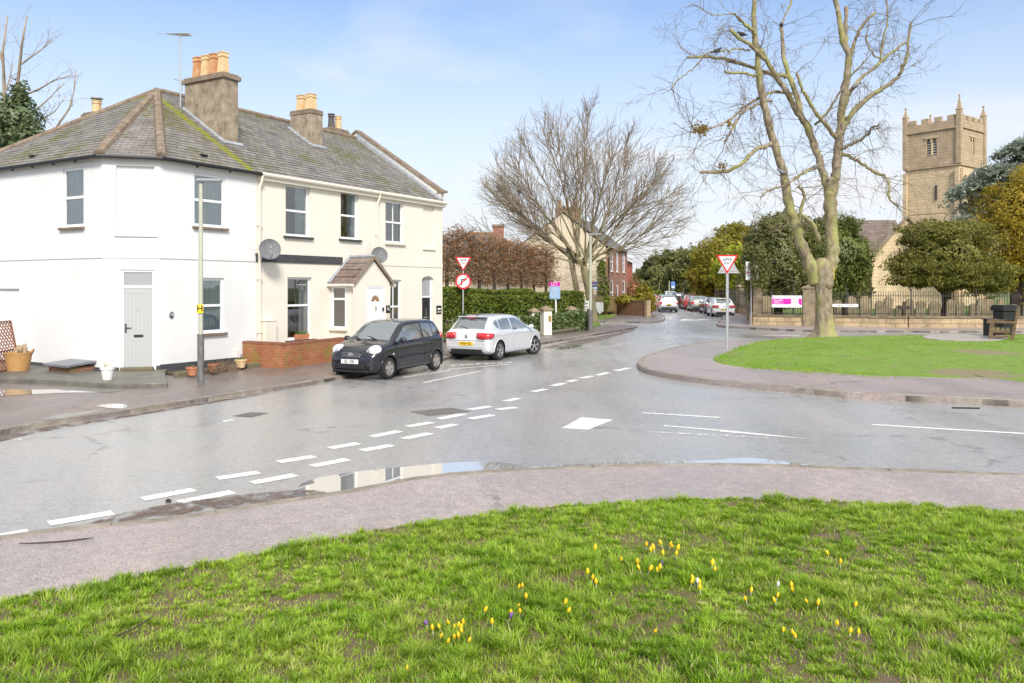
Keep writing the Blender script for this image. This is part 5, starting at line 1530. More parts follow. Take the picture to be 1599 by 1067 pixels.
place('dark people carrier parked beyond the silver crossover', 1056, 92.5, math.atan2(1, .06), dk, h=1.12)
place('pale van parked farthest up the street', 1045, 104.0, math.atan2(1, .06), white, h=1.18)
place('red car parked on the left beyond the brick garden wall', 1016.5, 91.0, math.atan2(1, .14), redp, h=1.0)
# ================================================================ trees, hedges
def leaf_cloud(pts, size, ratio=.55, up=.35, seed=0, aspect_j=.3, nrm=None):
    """rhombic leaf clumps at points, random facing; returns verts, faces, rnd"""
    g = np.random.default_rng(seed); n = len(pts)
    d = g.normal(size=(n, 3)); d[:, 2] += up
    if nrm is not None: d += nrm * .9
    d /= np.linalg.norm(d, axis=1, keepdims=True)
    t = g.normal(size=(n, 3)); u = np.cross(d, t); u /= np.linalg.norm(u, axis=1, keepdims=True); w = np.cross(d, u)
    s = size * (1 + aspect_j * g.normal(size=(n, 1))).clip(.4, 2)
    p = np.asarray(pts)
    a = p - u * s; b = p + w * s * ratio + d * s * .12; c = p + u * s; e = p - w * s * ratio + d * s * .12
    vs = np.stack([a, b, c, e], 1).reshape(-1, 3); fs = np.arange(4 * n).reshape(n, 4)
    return vs, fs, np.repeat(g.random(n), 4)
def blob_points(blobs, n, seed, shell=(.55, 1.0), lump=.18):
    g = np.random.default_rng(seed); vol = np.array([b[1][0] * b[1][1] + b[1][1] * b[1][2] + b[1][0] * b[1][2] for b in blobs]); cnt = (n * vol / vol.sum()).astype(int)
    P = []; N = []
    for (c, r), k in zip(blobs, cnt):
        d = g.normal(size=(k, 3)); d /= np.linalg.norm(d, axis=1, keepdims=True)
        f = shell[0] + (shell[1] - shell[0]) * g.random((k, 1)) ** .45
        ph = g.random(6) * 6.28
        l = 1 + lump * (np.sin(d[:, :1] * 5 + ph[0]) * np.sin(d[:, 1:2] * 6 + ph[1]) + np.sin(d[:, 2:] * 7 + ph[2]) * .7 + np.sin(d[:, :1] * 13 + ph[3]) * np.sin(d[:, 2:] * 12 + ph[4]) * .6)
        P.append(np.array(c) + d * np.array(r) * f * l); N.append(d)
    return np.concatenate(P), np.concatenate(N)
FOL = {
 'holly': leaf_mat('holly', [(.085, .10, .03), (.12, .14, .04), (.17, .19, .05), (.24, .24, .08)], .35, .5, (.9, (.24, .23, .07), .6), spec=.5),
 'holly2': leaf_mat('holly2', [(.09, .12, .026), (.125, .165, .034), (.18, .22, .045), (.11, .135, .034)], .35, .5, (.7, (.24, .25, .06), .6), spec=.4),
 'golden': leaf_mat('golden_yew', [(.26, .23, .025), (.37, .30, .03), (.46, .35, .04), (.20, .20, .028)], .35, .6, (.7, (.16, .17, .025), .7)),
 'golden2': leaf_mat('golden_yew_bright', [(.30, .22, .018), (.41, .295, .024), (.49, .35, .035), (.21, .175, .02)], .35, .6, (.6, (.20, .155, .018), .7)),
 'yew': leaf_mat('yew', [(.11, .125, .025), (.18, .18, .035), (.26, .24, .05), (.33, .285, .065)], .4, .6, (.8, (.16, .17, .03), .7)),
 'cedar': leaf_mat('blue_cedar', [(.26, .30, .25), (.35, .39, .32), (.44, .47, .38), (.20, .24, .19)], .35, .6, (.5, (.22, .25, .185), .6)),
 'lime': leaf_mat('lime_shrub', [(.34, .38, .03), (.45, .48, .04), (.55, .55, .07), (.24, .30, .03)], .4, .5),
 'hedge': leaf_mat('hedge_leaf', [(.10, .145, .022), (.15, .21, .03), (.21, .28, .045), (.27, .33, .06)], .35, .5, (1.4, (.16, .18, .03), .6)),
 'laurel': leaf_mat('laurel', [(.09, .14, .04), (.14, .20, .055), (.21, .27, .10), (.06, .10, .03)], .25, .35, spec=.6),
 'beech': leaf_mat('beech_dry', [(.30, .13, .05), (.42, .19, .07), (.50, .27, .12), (.22, .115, .06)], .3, .7, (1.2, (.27, .17, .11), .6)),
 'dark': leaf_mat('far_dark', [(.11, .13, .04), (.15, .175, .05), (.21, .22, .06), (.17, .16, .05)], .25, .6, (.25, (.18, .18, .06), .6)),
 'mistle': leaf_mat('dry_leaf', [(.34, .22, .03), (.44, .28, .05), (.26, .18, .04)], .4, .6),
 'euca': leaf_mat('euca', [(.10, .14, .06), (.15, .19, .09), (.20, .25, .13)], .25, .5),
}
def evergreen(name, label, cat, base, blobs, n, size, mat, trunk=None, seed=1, group=None, shell=(.5, 1.0), lump=.2, up=.35, tmat='bark_dark', limbs=0):
    root = thing(name, label, cat, base, 0, group)
    P, N = blob_points(blobs, n, seed, shell, lump)
    P = P - np.array(base)
    P = P[P[:, 2] > .15]
    vs, fs, rd = leaf_cloud(P, size, seed=seed, up=up)
    np_mesh('crown', vs, fs, FOL[mat], root, rd)
    if trunk:
        mb = MB(); h, r = trunk
        mb.tube([(0, 0, -.1), (0.03, 0, h * .3), (-.05, .04, h * .7), (.05, 0, h)], [r * 1.35, r, r * .85, r * .5], 10)
        for k in range(limbs or 6):
            a = k * 2.4; b = V(blobs[k % len(blobs)][0]) - V(base)
            q = b + V((math.cos(a), math.sin(a), .4)) * blobs[k % len(blobs)][1][0] * .5
            p = V((0, 0, h * (.45 + .08 * (k % 6)))); mb.tube([p, p.lerp(q, .5) + V((0, 0, .2)), q], [r * .4, r * .25, r * .08], 6)
        mb.build('trunk', MATS[tmat], root, smooth='all')
    return root
def B(px, py, Y, rx, rz, ry=None):
    c = at(px, py, Y); k = Y / F
    return ((c.x, c.y, c.z), (rx * k, (ry if ry else rx) * k, rz * k))

# churchyard evergreens
yb = lambda px, Y, z=.3: V(((px - CX) / F * Y, Y, z))
evergreen('holly_tree', 'dark evergreen tree overhanging the hump warning sign', 'tree', yb(1215, 52), [B(1212, 395, 52, 46, 62), B(1190, 425, 51, 32, 46), B(1232, 430, 51, 40, 45), B(1225, 365, 53, 38, 36), B(1180, 395, 52.5, 20, 34), B(1187, 420, 46.3, 15, 30, 15)], 42000, .085, 'holly', (4.2, .24), 11)
evergreen('holly_tree', 'rounded dark green evergreen behind the big bare tree trunk', 'tree', yb(1318, 52), [B(1304, 398, 52, 54, 58), B(1330, 428, 51, 30, 42), B(1285, 430, 51, 42, 40), B(1304, 368, 53, 40, 30), B(1268, 400, 52, 30, 50), B(1338, 412, 52.5, 20, 30)], 42000, .085, 'holly2', (4.0, .26), 12)
evergreen('yew_tree', 'spreading olive yew with a bare dark trunk in front of the church gable', 'tree', yb(1478, 50), [B(1472, 388, 50, 60, 40), B(1430, 427, 49, 40, 24), B(1525, 425, 49, 48, 28), B(1478, 430, 48.5, 60, 24), B(1450, 365, 50.5, 40, 22), B(1500, 372, 50.5, 46, 26), B(1414, 412, 50, 24, 16), B(1555, 440, 49, 26, 16)], 44000, .08, 'yew', (3.2, .28), 13, up=.6, lump=.28, limbs=8)
evergreen('golden_yew', 'tall golden yew at the right edge below the blue cedar', 'tree', yb(1585, 56), [B(1600, 350, 56, 72, 85), B(1560, 385, 55, 44, 62), B(1625, 300, 57, 48, 42), B(1585, 320, 56.5, 40, 44), B(1650, 400, 55, 60, 70), B(1545, 430, 54.5, 36, 36)], 44000, .09, 'golden2', (3.5, .35), 14, lump=.22)
evergreen('golden_yew', 'olive gold yew behind the give way sign on the green', 'tree', yb(1124, 84), [B(1130, 405, 84, 42, 48), B(1108, 420, 83, 30, 40), B(1150, 385, 85, 32, 40), B(1135, 440, 83, 38, 28), B(1095, 430, 83.5, 22, 32)], 36000, .125, 'golden', (4.0, .4), 15, tmat='bark_pale')
evergreen('lime_shrub', 'bright yellow-green shrub just behind the give way sign', 'shrub', yb(1155, 73), [B(1140, 412, 74, 22, 20), B(1155, 398, 73, 20, 16), B(1128, 420, 76, 16, 18), B(1142, 436, 75, 18, 16)], 4200, .15, 'lime', (2.6, .12), 16, shell=(.3, 1.05), lump=.3)
evergreen('dark_tree', 'dark evergreen over the railings behind the parked grey estate', 'tree', yb(1087, 106), [B(1080, 430, 106, 36, 38), B(1062, 440, 108, 26, 34), B(1098, 455, 104, 34, 26)], 13000, .22, 'holly', (4.0, .35), 17, tmat='bark_pale')
evergreen('dark_tree', 'tall dark tree at the end of the street above the dark people carrier', 'tree', yb(1045, 120), [B(1040, 425, 120, 36, 30), B(1022, 432, 122, 22, 28), B(1062, 420, 118, 30, 28), B(1045, 450, 118, 40, 26)], 14000, .27, 'dark', (5, .4), 18)
evergreen('dark_tree', 'green tree closing the view above the red car on the left', 'tree', yb(1004, 130), [B(1002, 446, 130, 18, 26), B(1014, 452, 126, 18, 26), B(996, 458, 128, 16, 18)], 8000, .27, 'dark', (4, .3), 19)
evergreen('garden_bush', 'leafy green bush beside the far red house', 'bush', yb(1004, 100), [B(1003, 462, 100, 12, 14), B(1012, 468, 98, 12, 10)], 1500, .25, 'hedge', (1.5, .1), 20)
evergreen('evergreen_tree', 'grey-green evergreen rising behind the left end of the white house', 'tree', yb(20, 40), [B(25, 190, 40, 34, 44), B(5, 220, 40, 36, 40), B(48, 215, 39.5, 20, 30), B(-25, 200, 41, 34, 50), B(32, 160, 40, 16, 26)], 13000, .10, 'euca', (7, .2), 21, shell=(.2, 1.05), lump=.3)
# blue cedar: level plates of foliage
def cedar():
    Y = 70; base = yb(1600, Y)
    root = thing('blue_cedar', 'blue-grey cedar with level branches beside the church tower', 'tree', base)
    mb = MB(); top = at(1600, 205, Y) - base
    mb.tube([(0, 0, -.1), (.1, 0, 5), (0, .1, 10), tuple(top)], [.55, .45, .3, .06], 10)
    P = []
    g = np.random.default_rng(5)
    for (px, py, r, tilt) in [(1600, 222, 24, 0), (1575, 238, 22, 0), (1545, 268, 26, 0), (1530, 285, 34, 0), (1515, 300, 26, 0), (1560, 262, 34, 0), (1590, 255, 40, 0), (1580, 285, 44, 0), (1545, 310, 34, 0), (1570, 325, 44, 0), (1525, 328, 22, 0), (1508, 342, 20, 0), (1625, 240, 40, 0), (1640, 280, 46, 0), (1630, 215, 26, 0)]:
        c = at(px, py, Y + g.normal() * 1.2) - base; rr = r * Y / F
        k = int(420 * rr * rr) + 60
        d = g.normal(size=(k, 3)) * np.array([rr * .55, rr * .55, .16]); d[:, 2] -= (d[:, 0] ** 2 + d[:, 1] ** 2) / (rr * 4)
        P.append(np.array(c) + d)
        h = max(.5, c.z - .35 * abs(c.x) - .5); mb.tube([(0, 0, h), tuple(V((c.x * .5, c.y * .5, (h + c.z) / 2 + .1))), tuple(c)], [.14, .09, .03], 5)
    P = np.concatenate(P); vs, fs, rd = leaf_cloud(P, .20, .4, up=1.0, seed=6)
    np_mesh('crown', vs, fs, FOL['cedar'], root, rd); mb.build('trunk', MATS['bark_dark'], root, smooth='all')
cedar()

# ---- hedges
def box_points(x0, x1, y0, y1, z0, z1, n, seed, skin=.12):
    g = np.random.default_rng(seed); A = [(y1 - y0) * (z1 - z0)] * 2 + [(x1 - x0) * (z1 - z0)] * 2 + [(x1 - x0) * (y1 - y0)]
    pr = np.array(A) / sum(A); k = g.choice(5, n, p=pr); u = g.random((n, 3)); P = np.empty((n, 3))
    P[:, 0] = x0 + (x1 - x0) * u[:, 0]; P[:, 1] = y0 + (y1 - y0) * u[:, 1]; P[:, 2] = z0 + (z1 - z0) * u[:, 2]
    s = np.abs(g.normal(size=n)) * skin - skin * .3
    P[k == 0, 0] = x0 + s[k == 0]; P[k == 1, 0] = x1 - s[k == 1]; P[k == 2, 1] = y0 + s[k == 2]; P[k == 3, 1] = y1 - s[k == 3]; P[k == 4, 2] = z1 - s[k == 4]
    P[:, 2] += .05 * np.sin(P[:, 0] * 2.1 + seed) * (k == 4)
    return P
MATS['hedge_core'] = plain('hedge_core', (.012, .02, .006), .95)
def hedge(label, loc, rz, L, D, H, mat, n, size, seed, name='clipped_hedge', cat='hedge'):
    root = thing(name, label, cat, loc, rz)
    P = box_points(0, L, 0, D, .02, H, n, seed)
    vs, fs, rd = leaf_cloud(P, size, .6, seed=seed)
    np_mesh('leaves', vs, fs, FOL[mat], root, rd)
    mb = MB(); mb.bx(.1, L - .1, .1, D - .1, 0, H - .1); mb.build('shade_core', MATS['hedge_core'], root)  # solid box coloured near-black for the shade inside the hedge
    return root
def hedge_px(label, x0, x1, ytop, Y0, Y1, D, mat, seed, zb=.14, size=.055, dens=420, **k):
    a = at(x0, ytop, Y0); b = at(x1, ytop, Y1); d = V((b.x - a.x, b.y - a.y)); L = d.length; H = (a.z + b.z) / 2 - zb
    n = int(dens * (2 * (L + D) * H + L * D) * 1.6)
    return hedge(label, (a.x, a.y, zb), math.atan2(d.y, d.x), L, D, H, mat, n, size, seed, **k)
hedge_px('tall clipped green hedge against the end of the cream terrace', 686, 738, 451, 36.5, 37.6, 1.6, 'hedge', 31)
hedge_px('lower clipped hedge block beside the give way and no right turn post', 737, 773, 463, 37.2, 38.0, 1.3, 'hedge', 32)
hedge_px('longest clipped hedge block under the brown pleached trees', 750, 834, 454, 40.0, 41.8, 1.8, 'hedge', 33)
hedge_px('short clipped hedge block standing in front of the longest one', 794, 829, 462.5, 38.8, 39.6, 1.0, 'hedge', 34)
hedge_px('dark clipped hedge block behind the cream gate pillar', 835, 863, 458, 42.0, 42.6, 1.4, 'hedge', 35)
hedge_px('clipped hedge block under the estate agent board by the blue sign', 869, 913, 457, 43.5, 45.0, 1.6, 'hedge', 36)
hedge_px('narrow clipped hedge block right of the pink and blue board', 866, 888, 464, 42.6, 43.1, .9, 'hedge', 41)
a = gp(803, 526, .1); hedge_px('low loose laurel hedge behind the silver hatchback bonnet', 795, 843, 497, 36.0, 37.6, .9, 'laurel', 37, .1, .075, 230, name='laurel_hedge')
hedge_px('low laurel hedge between the gate pillar and the far lamp post', 860, 922, 490, 38.2, 42.3, .9, 'laurel', 38, .1, .075, 230, name='laurel_hedge')
evergreen('flowering_shrub', 'pale flowering shrub at the corner of the cream terrace', 'shrub', V((-2.3, 33.2, .1)), [((-2.35, 33.3, .55), (.5, .4, .45)), ((-2.0, 33.6, .9), (.5, .4, .4))], 900, .07, 'laurel', (.5, .05), 39)
evergreen('garden_shrub', 'low shrub under the wall behind the black hatchback boot', 'shrub', V((-2.55, 32.6, .1)), [((-2.5, 32.6, .4), (.3, .25, .35))], 500, .06, 'hedge', (.3, .04), 40)
evergreen('ivy', 'ivy climbing the pale gable at the corner of the red brick house', 'ivy', V((7.15, 61.6, .1)), [((7.1, 61.7, 1.8), (.45, .2, 1.7)), ((7.0, 61.7, 3.6), (.3, .2, 1.0))], 1200, .12, 'hedge', (2.5, .06), 42)
evergreen('garden_shrub', 'spreading shrub spilling over the brick garden wall', 'shrub', V((10.2, 63.2, .1)), [((9.2, 63.4, 1.3), (1.1, .5, .4)), ((10.4, 63.4, 1.3), (.9, .5, .5)), ((11.0, 64.5, 1.0), (.7, .6, .9)), ((11.0, 66.5, 1.5), (.7, .7, 1.2))], 3400, .12, 'golden', (1.2, .08), 43)
evergreen('garden_shrub', 'brown bare shrub in front of the white bay window', 'shrub', V((11.0, 72, .1)), [((11.0, 72, 1.9), (.9, .8, 1.3))], 1500, .12, 'beech', (1.2, .08), 44)
hedge_px('clipped garden hedge arching at the end of the street', 1006, 1034, 455, 104, 106, 2.0, 'hedge', 45, .1, .16, 60)

# ---- pleached trees (one built, the rest copied)
def pleached(loc, rz):
    t = thing('pleached_tree', 'brown-leaved pleached tree with a box-shaped crown in the row above the hedges', 'tree', loc, rz, 'pleached trees in a row above the hedges')
    mb = MB(); mb.tube([(0, 0, -.1), (.03, 0, 1.2), (0, .02, 2.6), (.02, 0, 4.6)], [.11, .095, .085, .03], 8); mb.build('trunk', MATS['bark_dark'], t, smooth='all')
    g = random.Random(4); mb = MB(); P = []
    for k in range(26):
        z = 2.5 + 2.3 * k / 26; a = (0 if k % 2 else math.pi) + g.gauss(0, .5); L = g.uniform(.6, 1.1)
        p = V((0, 0, z)); pts = [p]; d = V((math.cos(a), math.sin(a) * .45, g.uniform(-.1, .25))).normalized()
        for s in range(4): p = p + d * L / 4 + V((g.gauss(0, .03), g.gauss(0, .03), g.gauss(0, .03))); pts.append(p)
        mb.tube(pts, [.025, .02, .015, .01, .006], 4)
        for q in pts[1:]:
            for j in range(7):
                e = q + V((g.gauss(0, .22), g.gauss(0, .2), g.gauss(.02, .24))); e.x = max(-1.12, min(1.12, e.x)); e.y = max(-.5, min(.5, e.y)); e.z = max(2.35, min(5.0, e.z))
                mb.tube([q, q.lerp(e, .5) + V((g.gauss(0, .03), 0, g.gauss(0, .03))), e], [.008, .006, .003], 3)
                for m in range(2):
                    f = e + V((g.gauss(0, .12), g.gauss(0, .12), g.gauss(0, .12))); mb.tube([e, f], [.004, .002], 3)
                if g.random() < .9: P.append(tuple(e)); 
    gg = np.random.default_rng(9); ex = np.stack([gg.uniform(-1.12, 1.12, 900), gg.uniform(-.5, .5, 900), gg.uniform(2.35, 4.95, 900)], 1)
    P = np.concatenate([np.array(P), ex])
    P = P[(fbm(P[:, 0] * 3 + P[:, 2], P[:, 2] * 3 - P[:, 1], 1.0) > .30)]
    vs, fs, rd = leaf_cloud(P, .055, .6, up=0, seed=3)
    c = mb.build('branches', MATS['twig'], t)
    np_mesh('leaves', vs, fs, FOL['beech'], t, rd)
    return t
pa, pb = V((-3.15, 38.6, .14)), V((2.0, 47.0, .14)); prz = math.atan2(pb.y - pa.y, pb.x - pa.x)
pt = pleached(pa, prz)
for k in range(1, 8):
    o = copy_tree(pt); f = k / 7; o.location = pa.lerp(pb, f); o.rotation_euler = (0, 0, prz + (math.pi if k % 2 else 0) + rng.uniform(-.05, .05)); o.scale = (1, 1, 1.0 - .065 * f + rng.uniform(-.01, .02) + (.05 if k < 2 else 0))

# ---- bare trees
def wander(p, d, L, n, g, jit, lift=0.0):
    pts = [V(p)]; d = V(d).normalized()
    for i in range(n):
        d = (d + V((g.gauss(0, jit), g.gauss(0, jit), g.gauss(0, jit) + lift))).normalized(); pts.append(pts[-1] + d * L / n)
    return pts, d
def twigs(mb, p, d, L, r, g, depth, jit=.16, lift=.03, kids=3, spread=.8, minr=.004, ns=3):
    n = max(3, int(3 + L * 1.2)); n = min(n, 6)
    pts, de = wander(p, d, L, n, g, jit, lift)
    mb.tube(pts, [max(minr, r * (1 - .75 * i / n)) for i in range(n + 1)], max(ns, 6 if r > .06 else (4 if r > .02 else 3)), cap=False)
    if depth <= 0: return
    for k in range(kids):
        f = .25 + .75 * (k + g.random()) / kids; i = min(n - 1, int(f * n)); q = pts[i].lerp(pts[i + 1], f * n - i if f * n - i <= 1 else 1)
        dd = (pts[i + 1] - pts[i]).normalized(); s = V((g.gauss(0, 1), g.gauss(0, 1), g.gauss(0, 1))); s = (s - dd * s.dot(dd)).normalized()
        twigs(mb, q, dd * 1.0 + s * spread * g.uniform(.6, 1.1), L * g.uniform(.42, .68), max(minr, r * .5), g, depth - 1, jit, lift, kids, spread, minr, ns)

def fan_tree():
    Y = 49.0; base = V(((926 - CX) / F * Y, Y, .1)); root = thing('bare_tree', 'bare fan-shaped tree with upswept limbs between the hedges and the red brick house', 'tree', base)
    g = random.Random(21); mb = MB()
    hub = at(908, 405, Y) - base
    mb.tube([(0.0, 0, -.1), (-.02, 0, .25), (-.08, 0, 1.0), (-.22, .05, 2.0), (-.45, .05, 3.0), tuple(hub)], [.42, .33, .28, .26, .25, .15], 14)
    mb.tube([(-.9, .6, -.1), (-.95, .5, 2.0), tuple(at(888, 385, Y) - base)], [.2, .18, .16], 9)
    tr = MB()
    N = 34
    for k in range(N):
        a = -1.36 + 2.72 * (k + g.uniform(.2, .8)) / N
        yaw = g.uniform(-.6, .6); d = V((math.sin(a), math.sin(yaw) * .55, math.cos(a))).normalized()
        st_ = hub + V((g.gauss(0, .25) + .5 * math.sin(a), g.gauss(0, .25), g.uniform(-.5, .5) * (1 - abs(a) * .4)))
        ca = abs(a) / 1.45
        L = (9.3 * (1 - ca) + 6.5 * ca) * g.uniform(.9, 1.0)
        n = 6; lift = .10 * ca
        pts, de = wander(st_, d, L * .98, n, g, .065, lift if abs(a) < 1.25 else .03)
        r0 = g.uniform(.042, .075) * (1.45 if abs(a) < .8 and k % 3 == 0 else 1)
        mb.tube(pts, [max(.012, r0 * (1 - .86 * i / n)) for i in range(n + 1)], 6, cap=False)
        for j in range(21):
            f = g.uniform(.2, 1.0); i = min(n - 1, int(f * n)); q = pts[i].lerp(pts[i + 1], f * n - i); dd = (pts[i + 1] - pts[i]).normalized()
            s = V((g.gauss(0, 1), g.gauss(0, 1), g.gauss(0, .8))); s = (s - dd * s.dot(dd)).normalized()
            LL = min(L * (1.06 - f) * .62 + .5, 2.4) * g.uniform(.6, 1.1)
            twigs(tr, q, dd + s * g.uniform(.4, .75), LL, .024, g, 2, .11, .045, 3, .55, .0065)
    for k in range(60):                                              # fine drooping shoots round the trunk
        a = g.uniform(-1.6, 1.6); p = hub + V((g.gauss(0, .6), g.gauss(0, .3), g.uniform(-1.6, .6))); twigs(tr, p, V((math.sin(a), g.gauss(0, .4), g.uniform(-.5, .4))), g.uniform(.8, 2.0), .012, g, 1, .2, -.02, 4, .8, .006)
    mb.build('trunk', MATS['bark_olive'], root, smooth='all', uv=False); tr.build('twigs', plain('twig_fan', (.19, .145, .10), .9, (.29, .22, .15), 2), root, uv=False)
    return root, hub + base
fan_tree()

def big_tree():
    Y0 = 33.4; base = V(((1288 - CX) / F * Y0, Y0, .27)); root = thing('bare_tree', 'big pollarded bare tree with lichen bark standing on the green', 'tree', base)
    g = random.Random(8); mb = MB(); tw = MB()
    k0 = Y0 / F
    def limb(pts, w0, w1, y0=0.0, y1=0.0, stub=True, n=7, sub=5):
        P = []
        for i, (x, y) in enumerate(pts):
            t = i / (len(pts) - 1); P.append(at(x, y, Y0 + y0 + (y1 - y0) * t) - base)
        Q = [np.array(p) for p in P]; out = []
        for i in range(len(Q) - 1):
            a = Q[max(i - 1, 0)]; b = Q[i]; c = Q[i + 1]; d = Q[min(i + 2, len(Q) - 1)]
            for k in range(sub):
                t = k / sub; out.append(V(.5 * (2 * b + (c - a) * t + (2 * a - 5 * b + 4 * c - d) * t * t + (3 * b - a - 3 * c + d) * t ** 3)))
        out.append(V(Q[-1])); m = len(out)
        for i in range(1, m - 1): out[i] = out[i] + V((g.gauss(0, .02), g.gauss(0, .03), g.gauss(0, .02)))
        mb.tube(out, [.79 * (w0 + (w1 - w0) * (i / (m - 1)) ** .8) * .5 * k0 * (1 + .07 * g.gauss(0, 1)) for i in range(m)], n)
        return out
    # trunk with buttressed foot
    vs = []; fs = []; nr = 22
    prof = [(-.15, 1.9, 0), (.0, 1.55, 0), (.12, 1.28, 0), (.35, 1.08, 0), (.8, .98, -.02), (1.5, .93, -.05), (2.2, .96, -.08), (2.7, 1.08, -.11), (3.0, 1.0, -.13), (3.2, .75, -.13), (3.32, .3, -.12)]
    for (z, s, ox) in prof:
        for k in range(nr):
            a = 2 * math.pi * k / nr; fl = 1 + max(0, .5 - z) * .55 * max(0, math.sin(a * 2.5 + .6)) ** 2 + .04 * math.sin(5 * a + z * 2)
            r = .36 * s * fl; vs.append((ox + r * math.cos(a), r * math.sin(a) * .92, z))
    for j in range(len(prof) - 1):
        for k in range(nr): fs.append((j * nr + k, j * nr + (k + 1) % nr, (j + 1) * nr + (k + 1) % nr, (j + 1) * nr + k))
    mb.add(vs, fs)
    Lm = limb([(1274, 445), (1262, 405), (1252, 385), (1240, 345), (1232, 315), (1220, 256), (1201, 197), (1189, 138), (1181, 79), (1177, 24), (1179, -10), (1181, -45)], 27, 6, 0, -.8, n=11)
    Rm = limb([(1286, 448), (1296, 415), (1300, 390), (1298, 350), (1296, 318), (1296, 292), (1295, 280)], 31, 17, 0, .3, n=14)
    R1 = limb([(1299, 345), (1296, 315), (1289, 285), (1275, 236), (1256, 189), (1240, 145), (1226, 98), (1221, 60), (1220, 43)], 20, 6, .2, 1.0, n=10)
    R1b = limb([(1272, 228), (1262, 200), (1245, 175), (1232, 150), (1210, 115), (1196, 92), (1187, 76)], 15, 8, .6, -.6, n=9)
    R1c = limb([(1196, 92), (1182, 80), (1165, 66), (1140, 47)], 8, 7, -.6, -1.2, n=8)
    R1d = limb([(1220, 43), (1224, 30), (1233, 10), (1241, -12), (1246, -40)], 5, 3, 1.0, 1.2)
    R2 = limb([(1296, 345), (1299, 312), (1305, 275), (1311, 220), (1315, 169), (1321, 130), (1325, 94), (1316, 62), (1311, 35), (1305, 0), (1300, -40)], 23, 8, .3, .6, n=11)
    R2b = limb([(1325, 96), (1334, 68), (1344, 45), (1366, 20)], 8, 5, .5, 0); R2c = limb([(1320, 70), (1321, 40), (1321, 11)], 9, 7, .5, .9)
    R3 = limb([(1312, 212), (1322, 190), (1342, 165), (1378, 138), (1401, 122), (1409, 108), (1417, 87), (1423, 35)], 13, 4, .4, -.8, n=9)
    R4 = limb([(1319, 165), (1330, 140), (1346, 122), (1374, 98), (1392, 83), (1413, 67)], 9, 5, .4, 1.6, n=8)
    R5 = limb([(1305, 215), (1290, 195), (1275, 177), (1262, 155), (1252, 138), (1244, 114)], 9, 5, .2, -.8, n=8)
    R6 = limb([(1316, 240), (1330, 246), (1346, 256), (1370, 271), (1386, 279), (1388, 300), (1391, 312), (1402, 322)], 8, 3, .3, -1.2, n=7)
    R7 = limb([(1314, 234), (1328, 226), (1342, 220), (1356, 209), (1363, 198), (1372, 196)], 7, 3, .3, -1.0, n=7)
    R8 = limb([(1357, 40), (1352, 62), (1364, 85), (1379, 97)][::-1], 4, 3, 1.2, 1.0); R9 = limb([(1374, 98), (1380, 60), (1386, 30), (1383, -10)], 4, 2.5, 1.2, 1.4)
    R10 = limb([(1272, 195), (1290, 178), (1308, 150), (1330, 118), (1352, 95)], 5, 3, .2, -1.6)
    L1 = limb([(1210, 222), (1197, 228), (1177, 236), (1157, 258), (1130, 268), (1094, 270)], 10, 6, -.3, -1.6, n=8)
    L2 = limb([(1236, 147), (1215, 144), (1197, 148), (1165, 165), (1142, 185), (1114, 199), (1079, 206)], 7, 3, .6, -1.6, n=7)
    L2b = limb([(1205, 158), (1185, 163), (1160, 176), (1145, 200), (1132, 222)], 6, 4, -.3, -1.2, n=7)
    L3 = limb([(1228, 118), (1212, 118), (1197, 114), (1150, 98), (1118, 91), (1073, 90)], 9, 5, .6, -.6, n=8)
    L3b = limb([(1171, 79), (1150, 77), (1130, 79), (1105, 84), (1085, 105), (1062, 122), (1048, 140)], 4, 2, -.8, -1.6)
    L4 = limb([(1180, 52), (1173, 47), (1160, 34), (1152, 26)], 7, 6, -.8, -1.2, n=7); L4b = limb([(1153, 26), (1140, 22), (1112, 23), (1094, 12)], 3.5, 1.5, -1.2, -1.6)
    L5 = limb([(1187, 120), (1170, 117), (1132, 112)], 6, 5, -.5, -1.3, n=7)
    M1 = limb([(1277, 262), (1262, 266), (1250, 273), (1235, 283), (1220, 292), (1205, 296), (1188, 308)], 6, 3, .2, -1.4, n=7)
    M2 = limb([(1245, 360), (1250, 330), (1256, 305), (1248, 290)], 9, 5, -.2, -.9, n=7); M3 = limb([(1278, 378), (1268, 350), (1255, 338)], 11, 7, -.3, -.9, n=7)
    limbs_ = [(Lm[14:], 16), (R1, 14), (R1b, 12), (R1c, 6), (R2[8:], 18), (R2b, 8), (R2c, 4), (R3, 22), (R4, 18), (R5, 12), (R6, 18), (R7, 20), (R8, 6), (R9, 8), (R10, 12), (L1, 22), (L2, 26), (L2b, 22), (L3, 16), (L3b, 16), (L4, 6), (L4b, 8), (L5, 10), (M1, 14), (M2, 10), (M3, 6), (R1d, 5)]
    for (pts, cnt) in limbs_:
        for j in range(cnt):
            f = g.uniform(.1, 1.0) if j > 2 else 1.0; i = min(len(pts) - 2, int(f * (len(pts) - 1))); q = pts[i].lerp(pts[i + 1], min(1, f * (len(pts) - 1) - i)); dd = (pts[i + 1] - pts[i]).normalized()
            s = V((g.gauss(0, 1), g.gauss(0, .7), g.gauss(0.1, 1))); s = (s - dd * s.dot(dd)).normalized()
            L = g.uniform(.35, 1.7)
            twigs(tw, q, dd * .7 + s, L, g.uniform(.010, .019), g, 2, .2, -.035, 3, .8, .0045)
    for j in range(70):                                              # long whippy shoots from lower forks
        pts = g.choice([Lm, R1b, L1, L2b, R6, M1, M2, R7]); i = g.randrange(len(pts) - 1); s = V((g.gauss(0, 1), g.gauss(0, .6), g.gauss(.2, .8))).normalized()
        twigs(tw, pts[i], s, g.uniform(1.2, 2.6), .014, g, 1, .16, -.07, 4, .6, .0045)
    mb.v = [(x + g.gauss(0, .009), y + g.gauss(0, .009), z + g.gauss(0, .004)) for (x, y, z) in mb.v]
